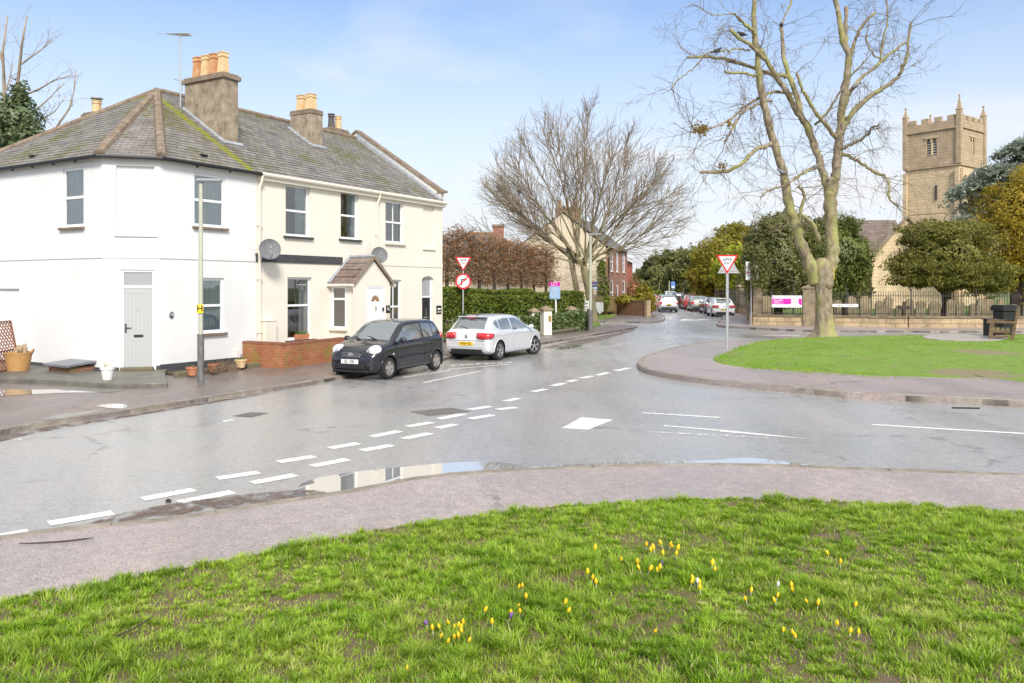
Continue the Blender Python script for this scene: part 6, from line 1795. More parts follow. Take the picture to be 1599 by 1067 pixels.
    mb.build('trunk', MATS['bark_big'], root, smooth='all', uv=False)
    tw.build('twigs', MATS['twig'], root, uv=False)
    P = []
    for (x, y, r, n) in ((1092, 203, 11, 260), (1100, 200, 8, 120), (1127, 260, 8, 120), (1140, 192, 6, 60)):
        c = at(x, y, Y0 - 1.5) - base; P.append(np.array(c) + np.random.default_rng(int(x)).normal(size=(n, 3)) * r * k0 * .5)
    vs, fs, rd = leaf_cloud(np.concatenate(P), .05, .5, up=0, seed=2); np_mesh('dry_leaves', vs, fs, FOL['mistle'], root, rd)['kind'] = 'stuff'
    P = []
    for pts in (L2, L2b, L1, R6, R7, R3):
        for i in range(0, 60):
            q = pts[g.randrange(len(pts))]; P.append(tuple(q + V((g.gauss(0, .35), g.gauss(0, .3), g.gauss(-.15, .35)))))
    vs, fs, rd = leaf_cloud(np.array(P), .03, .5, up=0, seed=4); np_mesh('seed_heads', vs, fs, plain('seed', (.12, .10, .06), .9), root)['kind'] = 'stuff'
    # yellow lichen patches
    mb = MB()
    for pts, i in ((R2, 27),):
        q = pts[i]; mb.ball(tuple(q + V((0, -.13, 0))), (.09, .05, .13))
    return root
big_tree()
def left_tree():
    Y = 41; base = yb(10, Y, .1); root = thing('bare_tree', 'pale bare tree with thin limbs behind the left end of the white house', 'tree', base)
    g = random.Random(5); mb = MB(); tw = MB()
    mb.tube([(0, 0, -.1), (.1, 0, 3), (0, 0, 6.5)], [.28, .24, .2], 8)
    k0 = Y / F
    for pts, w in (([(10, 230), (8, 180), (6, 120), (4, 80), (12, 25)], 7), ([(12, 230), (22, 170), (30, 110), (34, 70), (42, 25)], 7), ([(22, 170), (35, 150), (60, 140), (85, 125), (112, 118)], 4), ([(12, 220), (40, 185), (70, 160), (100, 130)], 4), ([(18, 235), (60, 190), (85, 175), (103, 150)], 3), ([(60, 240), (84, 205), (108, 170), (116, 140), (118, 110)], 4), ([(34, 100), (50, 88), (72, 72), (82, 62)], 3), ([(5, 100), (-4, 70), (-12, 40)], 4), ([(6, 150), (16, 120), (20, 100)], 3)):
        P = [at(x, y, Y + g.gauss(0, .5)) - base for x, y in pts]
        mb.tube(P, [w * k0 * .5 * (1 - .7 * i / (len(P) - 1)) for i in range(len(P))], 6)
        for j in range(7):
            i = g.randrange(len(P) - 1); q = P[i].lerp(P[i + 1], g.random()); d = (P[i + 1] - P[i]).normalized()
            twigs(tw, q, d + V((g.gauss(0, .5), g.gauss(0, .5), g.gauss(.2, .4))), g.uniform(.5, 1.5), .014, g, 1, .15, .02, 3, .7, .006)
    mb.build('trunk', MATS['bark_pale'], root, smooth='all'); tw.build('twigs', MATS['bark_pale'], root, uv=False)
left_tree()

# ---- birds
def bird_mesh(name, mat, tail=1):
    mb = MB(); pts = [(-.20, 0, .02), (-.12, 0, .035), (-.06, 0, .06), (0, 0, .075), (.06, 0, .10), (.10, 0, .135), (.125, 0, .165), (.15, 0, .175), (.172, 0, .168), (.195, 0, .16)]
    mb.tube(pts, [.018, .03, .06, .075, .066, .045, .036, .036, .02, .004], 10)
    for s in (1, -1): mb.tube([(.0, s * .03, .02), (.005, s * .03, -.03)], .007, 4)
    return mb.build(name, mat, None, smooth='all')
dv = plain('pigeon_grey', (.14, .145, .16), .7, (.26, .26, .28), 14); bk = plain('bird_black', (.02, .02, .022), .6)
for i, (x, y, yo, rz, m, lab, cat) in enumerate([(1159, 53, -1.1, 2.6, bk, 'black bird on the upper cut limb of the big bare tree', 'bird'), (1187, 74, -.6, -2.5, dv, 'grey pigeon on the cut end of the thick inner limb', 'pigeon'), (1119, 79, -1.2, 0, bk, 'lone dark bird on the thin branch at far left of the big tree', 'bird'),
        (1137, 93, -.1, 3.0, dv, 'grey pigeon huddled with two others on the long left limb', 'pigeon'), (1143, 95, -.1, .2, dv, 'grey pigeon huddled with two others on the long left limb', 'pigeon'), (1149, 97, -.05, 2.9, dv, 'grey pigeon huddled with two others on the long left limb', 'pigeon'),
        (1336, 134, .5, .6, dv, 'grey pigeon on the right rising limb of the big tree', 'pigeon'), (1272, 260, .1, .1, dv, 'grey pigeon perched against the central fork of the big tree', 'pigeon'), (1221, 268, -.5, 3.0, dv, 'grey pigeon on the low left main stem of the big tree', 'pigeon'), (1220, 38, 1.0, 1.2, bk, 'black bird high on the thin upright stem of the big tree', 'bird')]):
    if i == 0: b0 = bird_mesh('bird', m); o = b0
    else:
        o = b0.copy(); o.data = b0.data.copy(); o.data.materials[0] = m; COL.objects.link(o)
    if cat == 'pigeon': o.name = 'pigeon'
    o.location = at(x, y + 4, 33.4 + yo); o.rotation_euler = (0, 0, rz); o.scale = (1.15,) * 3
    tag(o, lab, cat, 'pigeons huddled on the long left limb' if i in (3, 4, 5) else 'birds in the big bare tree')
# ================================================================ background buildings
def gable_house(mb_wall, mb_roof, x0, x1, y0, y1, ez, rz, along='x', ov=.25, base=0.0):
    """pitched block; ridge runs along the given local axis"""
    mb_wall.bx(x0, x1, y0, y1, base, ez)
    if along == 'y':
        xm = (x0 + x1) / 2
        for y, o in ((y0, 1), (y1, -1)): mb_wall.add([(x0, y, ez), (x1, y, ez), (xm, y, rz)], [(0, 1, 2)[::o]])
        s = (rz - ez) / (xm - x0)
        slope(mb_roof, (x1 + ov, y0 - .08, ez - s * ov + .06), (x1 + ov, y1 + .08, ez - s * ov + .06), (xm, y1 + .08, rz + .06), (xm, y0 - .08, rz + .06), .025, .25)
        slope(mb_roof, (x0 - ov, y1 + .08, ez - s * ov + .06), (x0 - ov, y0 - .08, ez - s * ov + .06), (xm, y0 - .08, rz + .06), (xm, y1 + .08, rz + .06), .025, .25)
    else:
        ym = (y0 + y1) / 2
        for x, o in ((x0, -1), (x1, 1)): mb_wall.add([(x, y0, ez), (x, y1, ez), (x, ym, rz)], [(0, 1, 2)[::o]])
        s = (rz - ez) / (ym - y0)
        slope(mb_roof, (x0 - .08, y0 - ov, ez - s * ov + .06), (x1 + .08, y0 - ov, ez - s * ov + .06), (x1 + .08, ym, rz + .06), (x0 - .08, ym, rz + .06), .025, .25)
        slope(mb_roof, (x1 + .08, y1 + ov, ez - s * ov + .06), (x0 - .08, y1 + ov, ez - s * ov + .06), (x0 - .08, ym, rz + .06), (x1 + .08, ym, rz + .06), .025, .25)
# stone villa behind the pleached trees
t = thing('house', 'pale house with dark slate roof half hidden behind the first brown pleached trees', 'house', (-6.2, 46, 0), R(35))
w, r = MB(), MB(); gable_house(w, r, -5.0, 2.4, 0, 7.0, 4.6, 7.6, 'x'); w.build('wall', MATS['cream_far'], t); r.build('roof', MATS['slate_far'], t)
for (x, z) in ((-1.2, 1.3), (.9, 1.3), (-1.2, 3.1), (.9, 3.1)): window(t, (0, .11, 0), X, -Yv, x, x + .9, z, z + 1.3, rev=.10, sill='cream_sill', cover='net')
t = thing('house', 'low pale house with hipped slate roof, terracotta ridge and red brick chimney', 'house', (-3.4, 57, 0), 0)
w, r = MB(), MB(); w.bx(-2.4, 4.6, 0, 6, 0, 4.6)
E = [(-2.7, -.3, 4.5), (4.9, -.3, 4.5), (4.9, 6.3, 4.5), (-2.7, 6.3, 4.5)]; ra, rb = (0.2, 3, 6.35), (2.0, 3, 6.35)
slope(r, E[0], E[1], rb, ra, .02, .25); slope(r, E[1], E[2], rb, rb, .02, .25); slope(r, E[2], E[3], ra, rb, .02, .25); slope(r, E[3], E[0], ra, ra, .02, .25)
w.build('wall', MATS['cream_far'], t); rf = r.build('roof', MATS['slate_far'], t)
m = MB(); terr = plain('ridge_terracotta', (.34, .16, .07), .8)
ridge_tiles(m, ra, rb, .12); ridge_tiles(m, E[1], rb, .12); ridge_tiles(m, E[0], ra, .12); m.build('ridge_tiles', terr, rf)
for x in (-1.5, .6, 2.8): window(t, (0, .11, 0), X, -Yv, x, x + .9, 1.2, 2.5, rev=.10, sill='cream_sill', cover='net')
cx = (778 - CX) / F * 58 + 3.4; k = stack(t, cx - .4, cx + .4, .9, 1.6, 4.0, 6.7, MATS['brick_red']); 
# cream gable end + red brick street front: one building
BX, BY = .6, 62.0
t = thing('gabled_house', 'cream gable-ended house with a red brick front facing the street', 'house', (BX, BY, 0), 0)
w, r, f = MB(), MB(), MB()
W_, EZ_, RZ_ = 6.7, 5.5, 8.1
dr_ = V((.31, .95, 0)).normalized(); LF = 9.6
a0, a1 = V((0, 0, 0)), V((W_, 0, 0)); b0, b1 = a0 + dr_ * LF, a1 + dr_ * LF
w.add([tuple(a0), tuple(a1), tuple(a1 + Zv * EZ_), (W_ / 2, 0, RZ_), tuple(a0 + Zv * EZ_)], [(0, 1, 2, 3, 4)])
w.quad(a0, a0 + Zv * EZ_, b0 + Zv * EZ_, b0); w.add([tuple(b0), tuple(b1), tuple(b1 + Zv * EZ_), tuple(V((W_ / 2, 0, RZ_)) + dr_ * LF), tuple(b0 + Zv * EZ_)], [(4, 3, 2, 1, 0)])
w.build('gable_wall', MATS['cream_far'], t)
nF = V((dr_.y, -dr_.x, 0))
wins = [(2.0, 3.0, .9, 2.9), (2.0, 3.0, 3.6, 5.2), (4.4, 5.3, .15, 2.5), (7.4, 8.5, .9, 2.9), (7.4, 8.5, 3.6, 5.2), (4.4, 5.3, 3.6, 5.2)]
wall_panel(f, a1, dr_, nF, LF, 0, EZ_, wins, rev=.1, room=.4)
f.build('brick_front', [MATS['brick_red'], MATS['dark_room']], t)
for q in wins:
    window(t, a1, dr_, nF, *q, rev=.06, sill='cream_sill', cover='net', fw=.12)
rp = V((W_ / 2, 0, RZ_ + .07)); s_ = .3
slope(r, a1 + V((.25, -.15, EZ_ - .1)), b1 + V((.25, 0, EZ_ - .1)), rp + dr_ * LF, rp + V((0, -.15, 0)), .025, .25); slope(r, b0 + V((-.25, 0, EZ_ - .1)), a0 + V((-.25, -.15, EZ_ - .1)), rp + V((0, -.15, 0)), rp + dr_ * LF, .025, .25)
r.build('roof', MATS['slate'], t)
m = MB(); m.tube([a1 + dr_ * .9 + nF * .07 + Zv * 5.4, a1 + dr_ * .9 + nF * .07], .06, 6); m.build('downpipe', MATS['black_plastic'], t)
k = stack(t, 2.9, 4.7, 1.0, 1.8, 6.4, 8.5, MATS['brick_dull'])
for x in (3.2, 3.8, 4.4): pot(k, x, 1.4, 8.68, .5, .15, MATS['pot_red'])
# farther red villa with a white bay
p = Yc(978, 84); t = thing('red_house', 'far red brick house with a white bay window and low slate roof', 'house', (p.x, p.y, 0), math.atan2(.97, .24))
w, r = MB(), MB(); gable_house(w, r, 0, 7, 0, 6.5, 5.0, 6.6, 'x'); w.build('wall', plain('bright_brick', (.42, .10, .06), .85, (.50, .16, .09), 3), t); r.build('roof', MATS['slate_far'], t)
for x in (.6, 2.6, 4.8): window(t, (0, .09, 0), X, -Yv, x, x + .9, 3.2, 4.7, rev=.08, sill='cream_sill', cover='net', fw=.12)
m = MB(); m.prism([(.3, -.02), (.8, -.9), (2.2, -.9), (2.7, -.02)], .1, 2.6); by = m.build('bay', MATS['white_paint'], t)
m = MB()
for (x0, x1) in ((.9, 1.45), (1.55, 2.1)): m.bx(x0, x1, -.915, -.905, .9, 2.3)
m.build('pane', MATS['dark_room'], by)
m = MB(); m.prism([(.2, -.02), (.75, -1.0), (2.25, -1.0), (2.8, -.02)], 2.6, 2.8); m.build('bay_roof', MATS['slate_far'], by, bevel=.03)

# ================================================================ church
CC = V((47.3, 84.0, .3)); crz = math.atan2(-.6 * 0 + .6, .8)        # local x along the right face, local y along the left face
t = thing('church', 'stone church with battlemented tower, corner pinnacles and a brown-tiled nave', 'church', CC, crz)
S = 6.0; w = MB()
w.bx(0, S, 0, S, -.3, 9.9); w.bx(.12, S - .12, .12, S - .12, 10.05, 14.9)
tw_ = w.build('tower', MATS['church_stone'], t)
m = MB()
def belfry(o, e, n, L, z0, z1, op):
    wall_panel(m, o, e, n, L, z0, z1, [op], rev=.35, room=.6)
LL = S - .16
zb0, zb1 = 15.1, 18.9
belfry((.08, S - .08, 0), -Yv, -X, LL, zb0, zb1, (LL / 2 - .55, LL / 2 + .55, 16.3, 18.1)); belfry((.08, .08, 0), X, -Yv, LL, zb0, zb1, (LL / 2 - .55, LL / 2 + .55, 16.3, 18.1))
wall_panel(m, (S - .08, .08, 0), Yv, X, LL, zb0, zb1); wall_panel(m, (S - .08, S - .08, 0), -X, Yv, LL, zb0, zb1)
m.bx(.08, S - .08, .08, S - .08, 18.9, 18.95)
up = m.build('belfry_stage', [MATS['church_dark'], MATS['dark_room']], t)
lv = MB(); mul = MB()
for (o, e, n) in (((.08, S - .08, 0), -Yv, -X), ((.08, .08, 0), X, -Yv)):
    for k in range(6):
        z = 16.4 + k * .27
        o_ = V(o)
        for (u0, u1) in ((LL / 2 - .5, LL / 2 - .06), (LL / 2 + .06, LL / 2 + .5)):
            lv.quad(o_ + e * u0 - n * .12 + Zv * z, o_ + e * u1 - n * .12 + Zv * z, o_ + e * u1 - n * .30 + Zv * (z + .2), o_ + e * u0 - n * .30 + Zv * (z + .2))
    obox(mul, o, e, n, LL / 2 - .06, LL / 2 + .06, -.3, .01, 16.3, 18.1)
    for sgn in (-1, 1):
        for k in range(6):                                           # pointed heads
            f0, f1 = k / 6, (k + 1) / 6; c = LL / 2 + sgn * .30; hw = .25
            zz = lambda f: 18.12 - .42 * abs(2 * f - 1) ** 1.8
            o_ = V(o); u0, u1 = c - hw + 2 * hw * f0, c - hw + 2 * hw * f1
            mul.quad(o_ + e * u0 + n * .012 + Zv * zz(f0), o_ + e * u1 + n * .012 + Zv * zz(f1), o_ + e * u1 + n * .012 + Zv * 18.14, o_ + e * u0 + n * .012 + Zv * 18.14)
    obox(mul, o, e, n, LL / 2 - .75, LL / 2 + .75, .01, .1, 18.14, 18.26)
lv.build('louvres', plain('louvre', (.62, .58, .50), .8), up); mul.build('tracery', MATS['church_stone'], up)
m = MB()
for z, d in ((9.9, .12), (14.9, .16), (18.9, .18)): m.bx(-d + .1, S + d - .1, -d + .1, S + d - .1, z + .001, z + .16)
m.build('string_course', MATS['church_dark'], t, bevel=.03)
m = MB()
for (x, y, dx, dy) in ((0, 0, 0, 1), (0, 0, 1, 0), (S, 0, 0, 1), (0, S, 1, 0)):
    L_ = S
    p0 = V((x, y, 0)); e = V((dx, dy, 0)); n = V((dy, dx, 0)) * (-1 if (x == 0 and dy) or (y == 0 and dx) else 1)
    off = n * .02
    a, b = p0 + off, p0 + e * L_ + off
    lo = 19.06
    q = lambda u, z: p0 + e * u - n * .0 + Zv * z
    def pb(u0, u1, z0, z1):
        c0 = p0 + e * u0; c1 = p0 + e * u1 - n * .3
        m.bx(min(c0.x, c1.x), max(c0.x, c1.x), min(c0.y, c1.y), max(c0.y, c1.y), z0, z1)
    pb(.302, L_ - .302, lo, lo + .75)
    for k in range(4):
        u = .55 + k * (L_ - 1.1 - .8) / 3; pb(u, u + .8, lo + .751, lo + 1.3)
m.build('battlements', MATS['church_dark'], t, bevel=.02)
pts_ = [(.15, .15), (S - .15, .15), (.15, S - .15), (S - .15, S - .15)]
for (x, y) in pts_:
    m = MB(); M4 = Matrix.Rotation(R(45), 4, 'Z')
    m.bx(x - .25, x + .25, y - .25, y + .25, 15.1, 20.75)
    h = .95 if (x, y) != pts_[0] else 1.4
    m.M = Matrix.Translation(V((x, y, 20.75))) @ M4; m.lathe([(.36, 0), (.42, .08), (.27, .2), (.27, .3), (.17, h * .55), (.05, h), (.13, h + .05), (.13, h + .17), (.02, h + .3)], 4)
    m.build('pinnacle', MATS['church_dark'], t)
m = MB()                                                             # angle buttresses
for (x, y) in ((-.28, S - .45), (S - .45, -.28), (-.28, .02), (.02, -.28)): m.bx(min(x, x + .4 if x < 0 else x), x + (.30 if x < 0 else .43), y, y + (.43 if x < 0 else .30), -.3, 14.6)
m.build('buttress', MATS['church_stone'], t, bevel=.02)
m = MB(); m.bx(-.012, .05, 2.4, 2.62, 11.4, 13.0); m.build('slit_window', MATS['dark_room'], tw_); m = MB(); m.bx(2.6, 2.8, -.012, .05, 11.4, 12.6); m.build('slit_window', MATS['dark_room'], tw_)
# nave and gabled wing
Mx = Matrix.Rotation(-crz, 4, 'Z') @ Matrix.Translation(-CC)
def wl_(p): return Mx @ V(p)
def block(pts, ez, ra, rb, mw, mr, nm):
    """pts: eave corners A B C D (world), ridge ra->rb; A-B and C-D are the gables"""
    w, r = MB(), MB(); A, B_, C_, D = [wl_((*p, 0)) for p in pts]; zf = lambda p, z: V((p.x, p.y, z - CC.z))
    a, b = wl_((*ra[:2], 0)), wl_((*rb[:2], 0)); a, b = zf(a, ra[2]), zf(b, rb[2])
    q = lambda p: zf(p, ez)
    w.add([tuple(zf(A, 0)), tuple(zf(B_, 0)), tuple(q(B_)), tuple(a), tuple(q(A))], [(0, 1, 2, 3, 4)]); w.add([tuple(zf(C_, 0)), tuple(zf(D, 0)), tuple(q(D)), tuple(b), tuple(q(C_))], [(0, 1, 2, 3, 4)])
    w.quad(zf(B_, 0), zf(C_, 0), q(C_), q(B_)); w.quad(zf(D, 0), zf(A, 0), q(A), q(D))
    up_ = V((0, 0, .08))
    slope(r, q(B_) + up_, q(C_) + up_, b + up_, a + up_, .03, .3); slope(r, q(D) + up_, q(A) + up_, a + up_, b + up_, .03, .3)
    o = w.build(nm, mw, t); r.build(nm + '_roof', mr, o)
    return o, (q(A), a, q(B_))
gA, gB = at(1362, 402, 73), at(1472, 402, 76.5)
ga = at(1414, 341, 74.5); back = V((3.8, 9.0, 0))
o, tri = block([(gA.x, gA.y), (gB.x, gB.y), (gB.x + back.x, gB.y + back.y), (gA.x + back.x, gA.y + back.y)], 5.1, (ga.x, ga.y, ga.z), (ga.x + back.x, ga.y + back.y, ga.z), MATS['church_stone'], MATS['tile_brown'], 'chancel')
m = MB(); m.bar(tri[0] + V((-.1, -.1, .05)), tri[1] + V((0, -.1, .1)), .35, .14); m.bar(tri[2] + V((.1, -.1, .05)), tri[1] + V((0, -.1, .1)), .35, .14); m.build('coping', MATS['old_stone'], o)
nA, nB, nr = at(1300, 392, 80), at(1412, 392, 80), at(1320, 345, 84)
nx0, nx1 = nA.x, nB.x + 1
o, _ = block([(nx0, 88), (nx0, 80), (nx1, 80), (nx1, 88)], 5.9, (nx0, 84, nr.z), (nx1, 84, nr.z), MATS['church_stone'], MATS['tile_brown'], 'nave')

# ================================================================ churchyard wall, railings, stones
def stone_wall(name, label, line, h, th, mat, cop, seg_pillars=(), ph=2.0, base=.1):
    root = thing(name, label, 'wall', (line[0][0], line[0][1], 0))
    o = V((line[0][0], line[0][1], 0))
    mb, c = MB(), MB()
    for (p, q) in zip(line[:-1], line[1:]):
        p, q = V((*p, 0)) - o, V((*q, 0)) - o
        d = (q - p).normalized(); n = V((-d.y, d.x, 0)); a, b = p, q
        for (m_, w_, z0, z1) in ((mb, th, 0, h - .12), (c, th + .09, h - .118, h)):
            vs = [a - n * w_ / 2, b - n * w_ / 2, b + n * w_ / 2, a + n * w_ / 2]
            m_.prism([(v.x, v.y) for v in vs], z0 + base, z1 + base)
    mb.build('wall', mat, root); c.build('coping', cop, root, bevel=.02)
    return root
stone_wall('churchyard_wall', 'low weathered stone wall with dark coping along the churchyard front', WALL, .62, .40, MATS['wall_stone'], MATS['coping'])
stone_wall('churchyard_wall', 'low stone wall running up the street below the dark railings', WALL2, .62, .36, MATS['wall_stone'], MATS['coping'])
def railing(label, p, q, h, z0, gap=.135):
    p, q = V((*p, z0)), V((*q, z0)); L = (q - p).length; d = (q - p) / L
    t = thing('railing', label, 'railing', p, math.atan2(d.y, d.x))
    n = int(L / gap); mb = MB()
    for k in range(n):
        x = (k + .5) * L / n; mb.bx(x - .011, x + .011, -.011, .011, 0, h); mb.add([(x - .022, 0, h), (x, -.022, h), (x + .022, 0, h), (x, .022, h), (x, 0, h + .1)], [(0, 1, 4), (1, 2, 4), (2, 3, 4), (3, 0, 4)])
    mb.build('bars', MATS['iron'], t, uv=False)
    mb = MB(); mb.bx(0, L, -.022, .022, h - .2, h - .16); mb.bx(0, L, -.022, .022, .08, .12); mb.build('rails', MATS['iron'], t)
    for k in range(max(2, int(L / 3))):
        x = L * (k + .5) / max(2, int(L / 3)); mb = MB(); mb.bx(x - .03, x + .03, -.03, .03, 0, h + .12); mb.ball((x, 0, h + .18), .06, 8, 6); mb.build('post', MATS['iron'], t)
    return t
railing('black iron railings on the low wall to the right of the big bare tree', (17.6, 46.1), (31.4, 44.3), 1.30, .72)
railing('short black iron railings behind the pink banner', (14.8, 47.25), (17.0, 46.3), 1.30, .72)
rl2 = railing('black railings up the street beyond the churchyard corner pillar', (14.9, 49.6), (18.5, 61.8), 1.25, .72, .13)
railing('distant black railings behind the row of parked cars', (18.7, 62.6), (22.6, 98), 1.25, .72, .2)
def pillar(label, x, y, w, h, rz=0, mat='old_stone', cap=True, cat='pillar', name='stone_pillar', z0=.1, cmat=None):
    t = thing(name, label, cat, (x, y, z0), rz); mb = MB(); mb.bx(-w / 2, w / 2, -w / 2, w / 2, 0, h); mb.build('shaft', MATS[mat], t, bevel=.02)
    if cap:
        mb = MB(); mb.bx(-w / 2 - .07, w / 2 + .07, -w / 2 - .07, w / 2 + .07, h + .001, h + .1)
        mb.add([(-w / 2 - .03, -w / 2 - .03, h + .101), (w / 2 + .03, -w / 2 - .03, h + .101), (w / 2 + .03, w / 2 + .03, h + .101), (-w / 2 - .03, w / 2 + .03, h + .101), (0, 0, h + .26)], [(0, 1, 4), (1, 2, 4), (2, 3, 4), (3, 0, 4)])
        mb.build('cap', cmat or MATS[mat], t, bevel=.02)
    return t
p = Yc(1184, 47.9); pillar('tall stone gate pillar at the churchyard corner by the hump sign', p.x, p.y + .1, .55, 2.3, R(-20))
p = Yc(1264, 46.3); pillar('tall stone pillar half behind the big bare tree trunk', p.x, p.y, .75, 2.15, R(-18))
for (px, Y, lab) in ((1174, 54.5, 'stone pillar breaking the railings just up the street from the corner'), (1155, 68, 'second stone pillar along the railings right of the white hatchback'), (1121, 82, 'pale stone pillar above the roof of the white hatchback'), (1083, 100, 'distant stone pillar behind the row of parked cars')):
    p = Yc(px, Y); pillar(lab, p.x, p.y, .5, 2.2, R(15))
# gravestones behind the railings
def stone_shape(kind, w, h, d):
    mb = MB(); n = 10
    if kind == 0: top = [(w * .5 * math.cos(t), h - w * .5 + w * .5 * math.sin(t)) for t in np.linspace(0, math.pi, n)]
    elif kind == 1: top = [(w * .5, h - w * .45), (w * .36, h - w * .18), (0, h), (-w * .36, h - w * .18), (-w * .5, h - w * .45)]
    else: top = [(w * .5, h - .12), (w * .34, h - .12), (w * .3, h), (-w * .3, h), (-w * .34, h - .12), (-w * .5, h - .12)]
    o = [(-w * .5, -.1), (w * .5, -.1)] + top; m = len(o)
    vs = [(x, -d / 2, z) for x, z in o] + [(x, d / 2, z) for x, z in o]
    mb.add(vs, [tuple(range(m)), tuple(range(2 * m - 1, m - 1, -1))] + [(i, m + i, m + (i + 1) % m, (i + 1) % m)[::-1] for i in range(m)])
    return mb
gm = plain('gravestone', (.20, .155, .09), .9, (.36, .29, .18), 3, bump=.4, bs=25)
protos = []
x = 18.2; k = 0
while x < 30.5:
    wd = rng.uniform(.40, .62); kind = rng.choice((0, 0, 1, 2))
    if k < 3:
        o = stone_shape(k, .62, 1.45, .13).build('gravestone', gm, None, bevel=.015); protos.append(o)
    else:
        o = protos[kind].copy(); COL.objects.link(o)
    y = 46.9 - (x - 18) * .115 + rng.uniform(-.25, .35)
    o.location = (x, y, .32); o.rotation_euler = (rng.uniform(-.05, .05), rng.uniform(-.05, .05), rng.uniform(-.12, .05)); o.scale = (wd / .62, 1, rng.uniform(.66, 1.04))
    tag(o, 'old upright gravestone in the close row behind the iron railings', 'gravestone', 'gravestones lined up behind the railings')
    x += wd * rng.uniform(1.05, 1.6); k += 1
o = protos[0].copy(); COL.objects.link(o); o.location = (15.5, 48.4, .32); o.scale = (1.1, 1, 1.05); tag(o, 'single tall gravestone standing just above the pink banner', 'gravestone', None)
for k_ in ('group',):
    if k_ in o: del o[k_]
# cross headstone
p = Yc(1400, 46.3); t = thing('cross_headstone', 'dark stone cross standing among the gravestones', 'headstone', (p.x, p.y - .9, .32)); mb = MB(); mb.bx(-.09, .09, -.06, .06, -.1, 1.2); mb.build('shaft', MATS['bark_dark'], t, bevel=.02); mb = MB(); mb.bx(-.3, .3, -.058, .058, .78, .94); mb.build('cross_arm', MATS['bark_dark'], t, bevel=.02)

# ================================================================ signs, lamps
def give_way(label, base, top_z, w, rz, pole_r=.038, extra=False, z0=.13):
    t = thing('give_way_sign', label, 'road sign', base, rz)
    mb = MB(); mb.tube([(0, 0, -.1), (0, 0, top_z - .05)], pole_r, 10); mb.lathe([(pole_r * 1.5, 0), (pole_r * 1.5, .06), (pole_r, .07)], 10, cap=False); mb.build('pole', MATS['galv'], t, smooth=True)
    h = w * .866
    def tri(s, y0, y1, dz=0):
        r = .045 * s; P = []
        for (cx, cz, a0) in ((-w / 2 * s, 0, 0), (0, -h * s, 0), (w / 2 * s, 0, 0)):
            P.append((cx, cz))
        c = (0, -h * s / 3); Q = []
        for i in range(3):
            a, b, d = P[i - 1], P[i], P[(i + 1) % 3]
            for (f, q) in ((.08, a), (.03, a), (.03, d), (.08, d)): Q.append((b[0] + (q[0] - b[0]) * f, b[1] + (q[1] - b[1]) * f))
        z_ = top_z - (h - h * s) / 3 - dz
        m = len(Q); mb = MB(); vs = [(x, y0, z_ + z) for x, z in Q] + [(x, y1, z_ + z) for x, z in Q]
        mb.add(vs, [tuple(range(m)), tuple(range(2 * m - 1, m - 1, -1))] + [(i, m + i, m + (i + 1) % m, (i + 1) % m) for i in range(m)])
        return mb
    pl = tri(1, -pole_r - .028, -pole_r - .012).build('sign_plate', MATS['red'], t)
    tri(.76, -pole_r - .0305, -pole_r - .0285).build('white_field', MATS['sign_white'], pl)
    M = lambda z: face_mat((0, -pole_r - .0325, z), X, Zv)
    text_mesh('GIVE', w * .205, MATS['ink'], pl, 'lettering', M(top_z - h * .235), bold=.004); text_mesh('WAY', w * .145, MATS['ink'], pl, 'lettering', M(top_z - h * .435), bold=.003)
    mb = MB(); mb.bx(-.08, .08, -pole_r - .012, pole_r + .01, top_z - .2, top_z - .15); mb.build('clamp', MATS['galv'], t)
    return t
b = gp(1135, 544, .13); sc_ = b.y / F
give_way('give way sign on a grey pole at the tip of the green', b, CH + (HY - 398.5) * sc_ - .13, 34 * sc_, R(-4))
# back of the triangular sign beyond, on its own post
Yt = 45.2; p = Yc(1137.5, Yt); t = thing('triangular_sign', 'grey back of a triangular sign seen behind the give way sign', 'road sign', (p.x, p.y, .11), 0)
s_ = Yt / F; zt, zb_ = CH + (HY - 405) * s_ - .11, CH + (HY - 427) * s_ - .11
mb = MB(); mb.add([(x, y, z) for y in (-.01, .01) for (x, z) in ((-17 * s_, zb_), (17 * s_, zb_), (16.4 * s_, zb_ + .04), (1.0 * s_, zt + .28), (-1.0 * s_, zt + .28), (-16.4 * s_, zb_ + .04))], [(0, 1, 2, 3, 4, 5), (11, 10, 9, 8, 7, 6)] + [(i, 6 + i, 6 + (i + 1) % 6, (i + 1) % 6) for i in range(6)]); mb.build('sign_plate', MATS['galv'], t)
mb = MB(); mb.tube([(0, .04, -.1), (0, .04, zt + .1)], .035, 8); mb.bx(-.5, .5, -.03, -.011, zb_ + .12, zb_ + .16); mb.build('pole', MATS['galv'], t)
Yg = 37.0; s_ = Yg / F; b = V(((723 - CX) / F * Yg, Yg, .09))
t = give_way('give way sign above a no right turn roundel by the hedges', b, CH + (HY - 401.5) * s_ - .09, 25.5 * s_, R(12))
zc_ = CH + (HY - 439.5) * s_ - .09; r_ = 12.3 * s_
def disc(r, y, z, n=28):
    return [(r * math.cos(a), y, z + r * math.sin(a)) for a in np.linspace(0, 2 * math.pi, n, endpoint=False)]
mb = MB(); n_ = 28; mb.add(disc(r_, -.062, zc_) + disc(r_, -.048, zc_), [tuple(range(n_)), tuple(range(2 * n_ - 1, n_ - 1, -1))] + [(i, n_ + i, n_ + (i + 1) % n_, (i + 1) % n_) for i in range(n_)]); rd_ = mb.build('no_right_turn_roundel', MATS['red'], t)
mb = MB(); mb.add(disc(r_ * .79, -.0645, zc_), [tuple(range(n_))]); mb.build('white_field', MATS['sign_white'], rd_)
mb = MB(); q = r_ * .5
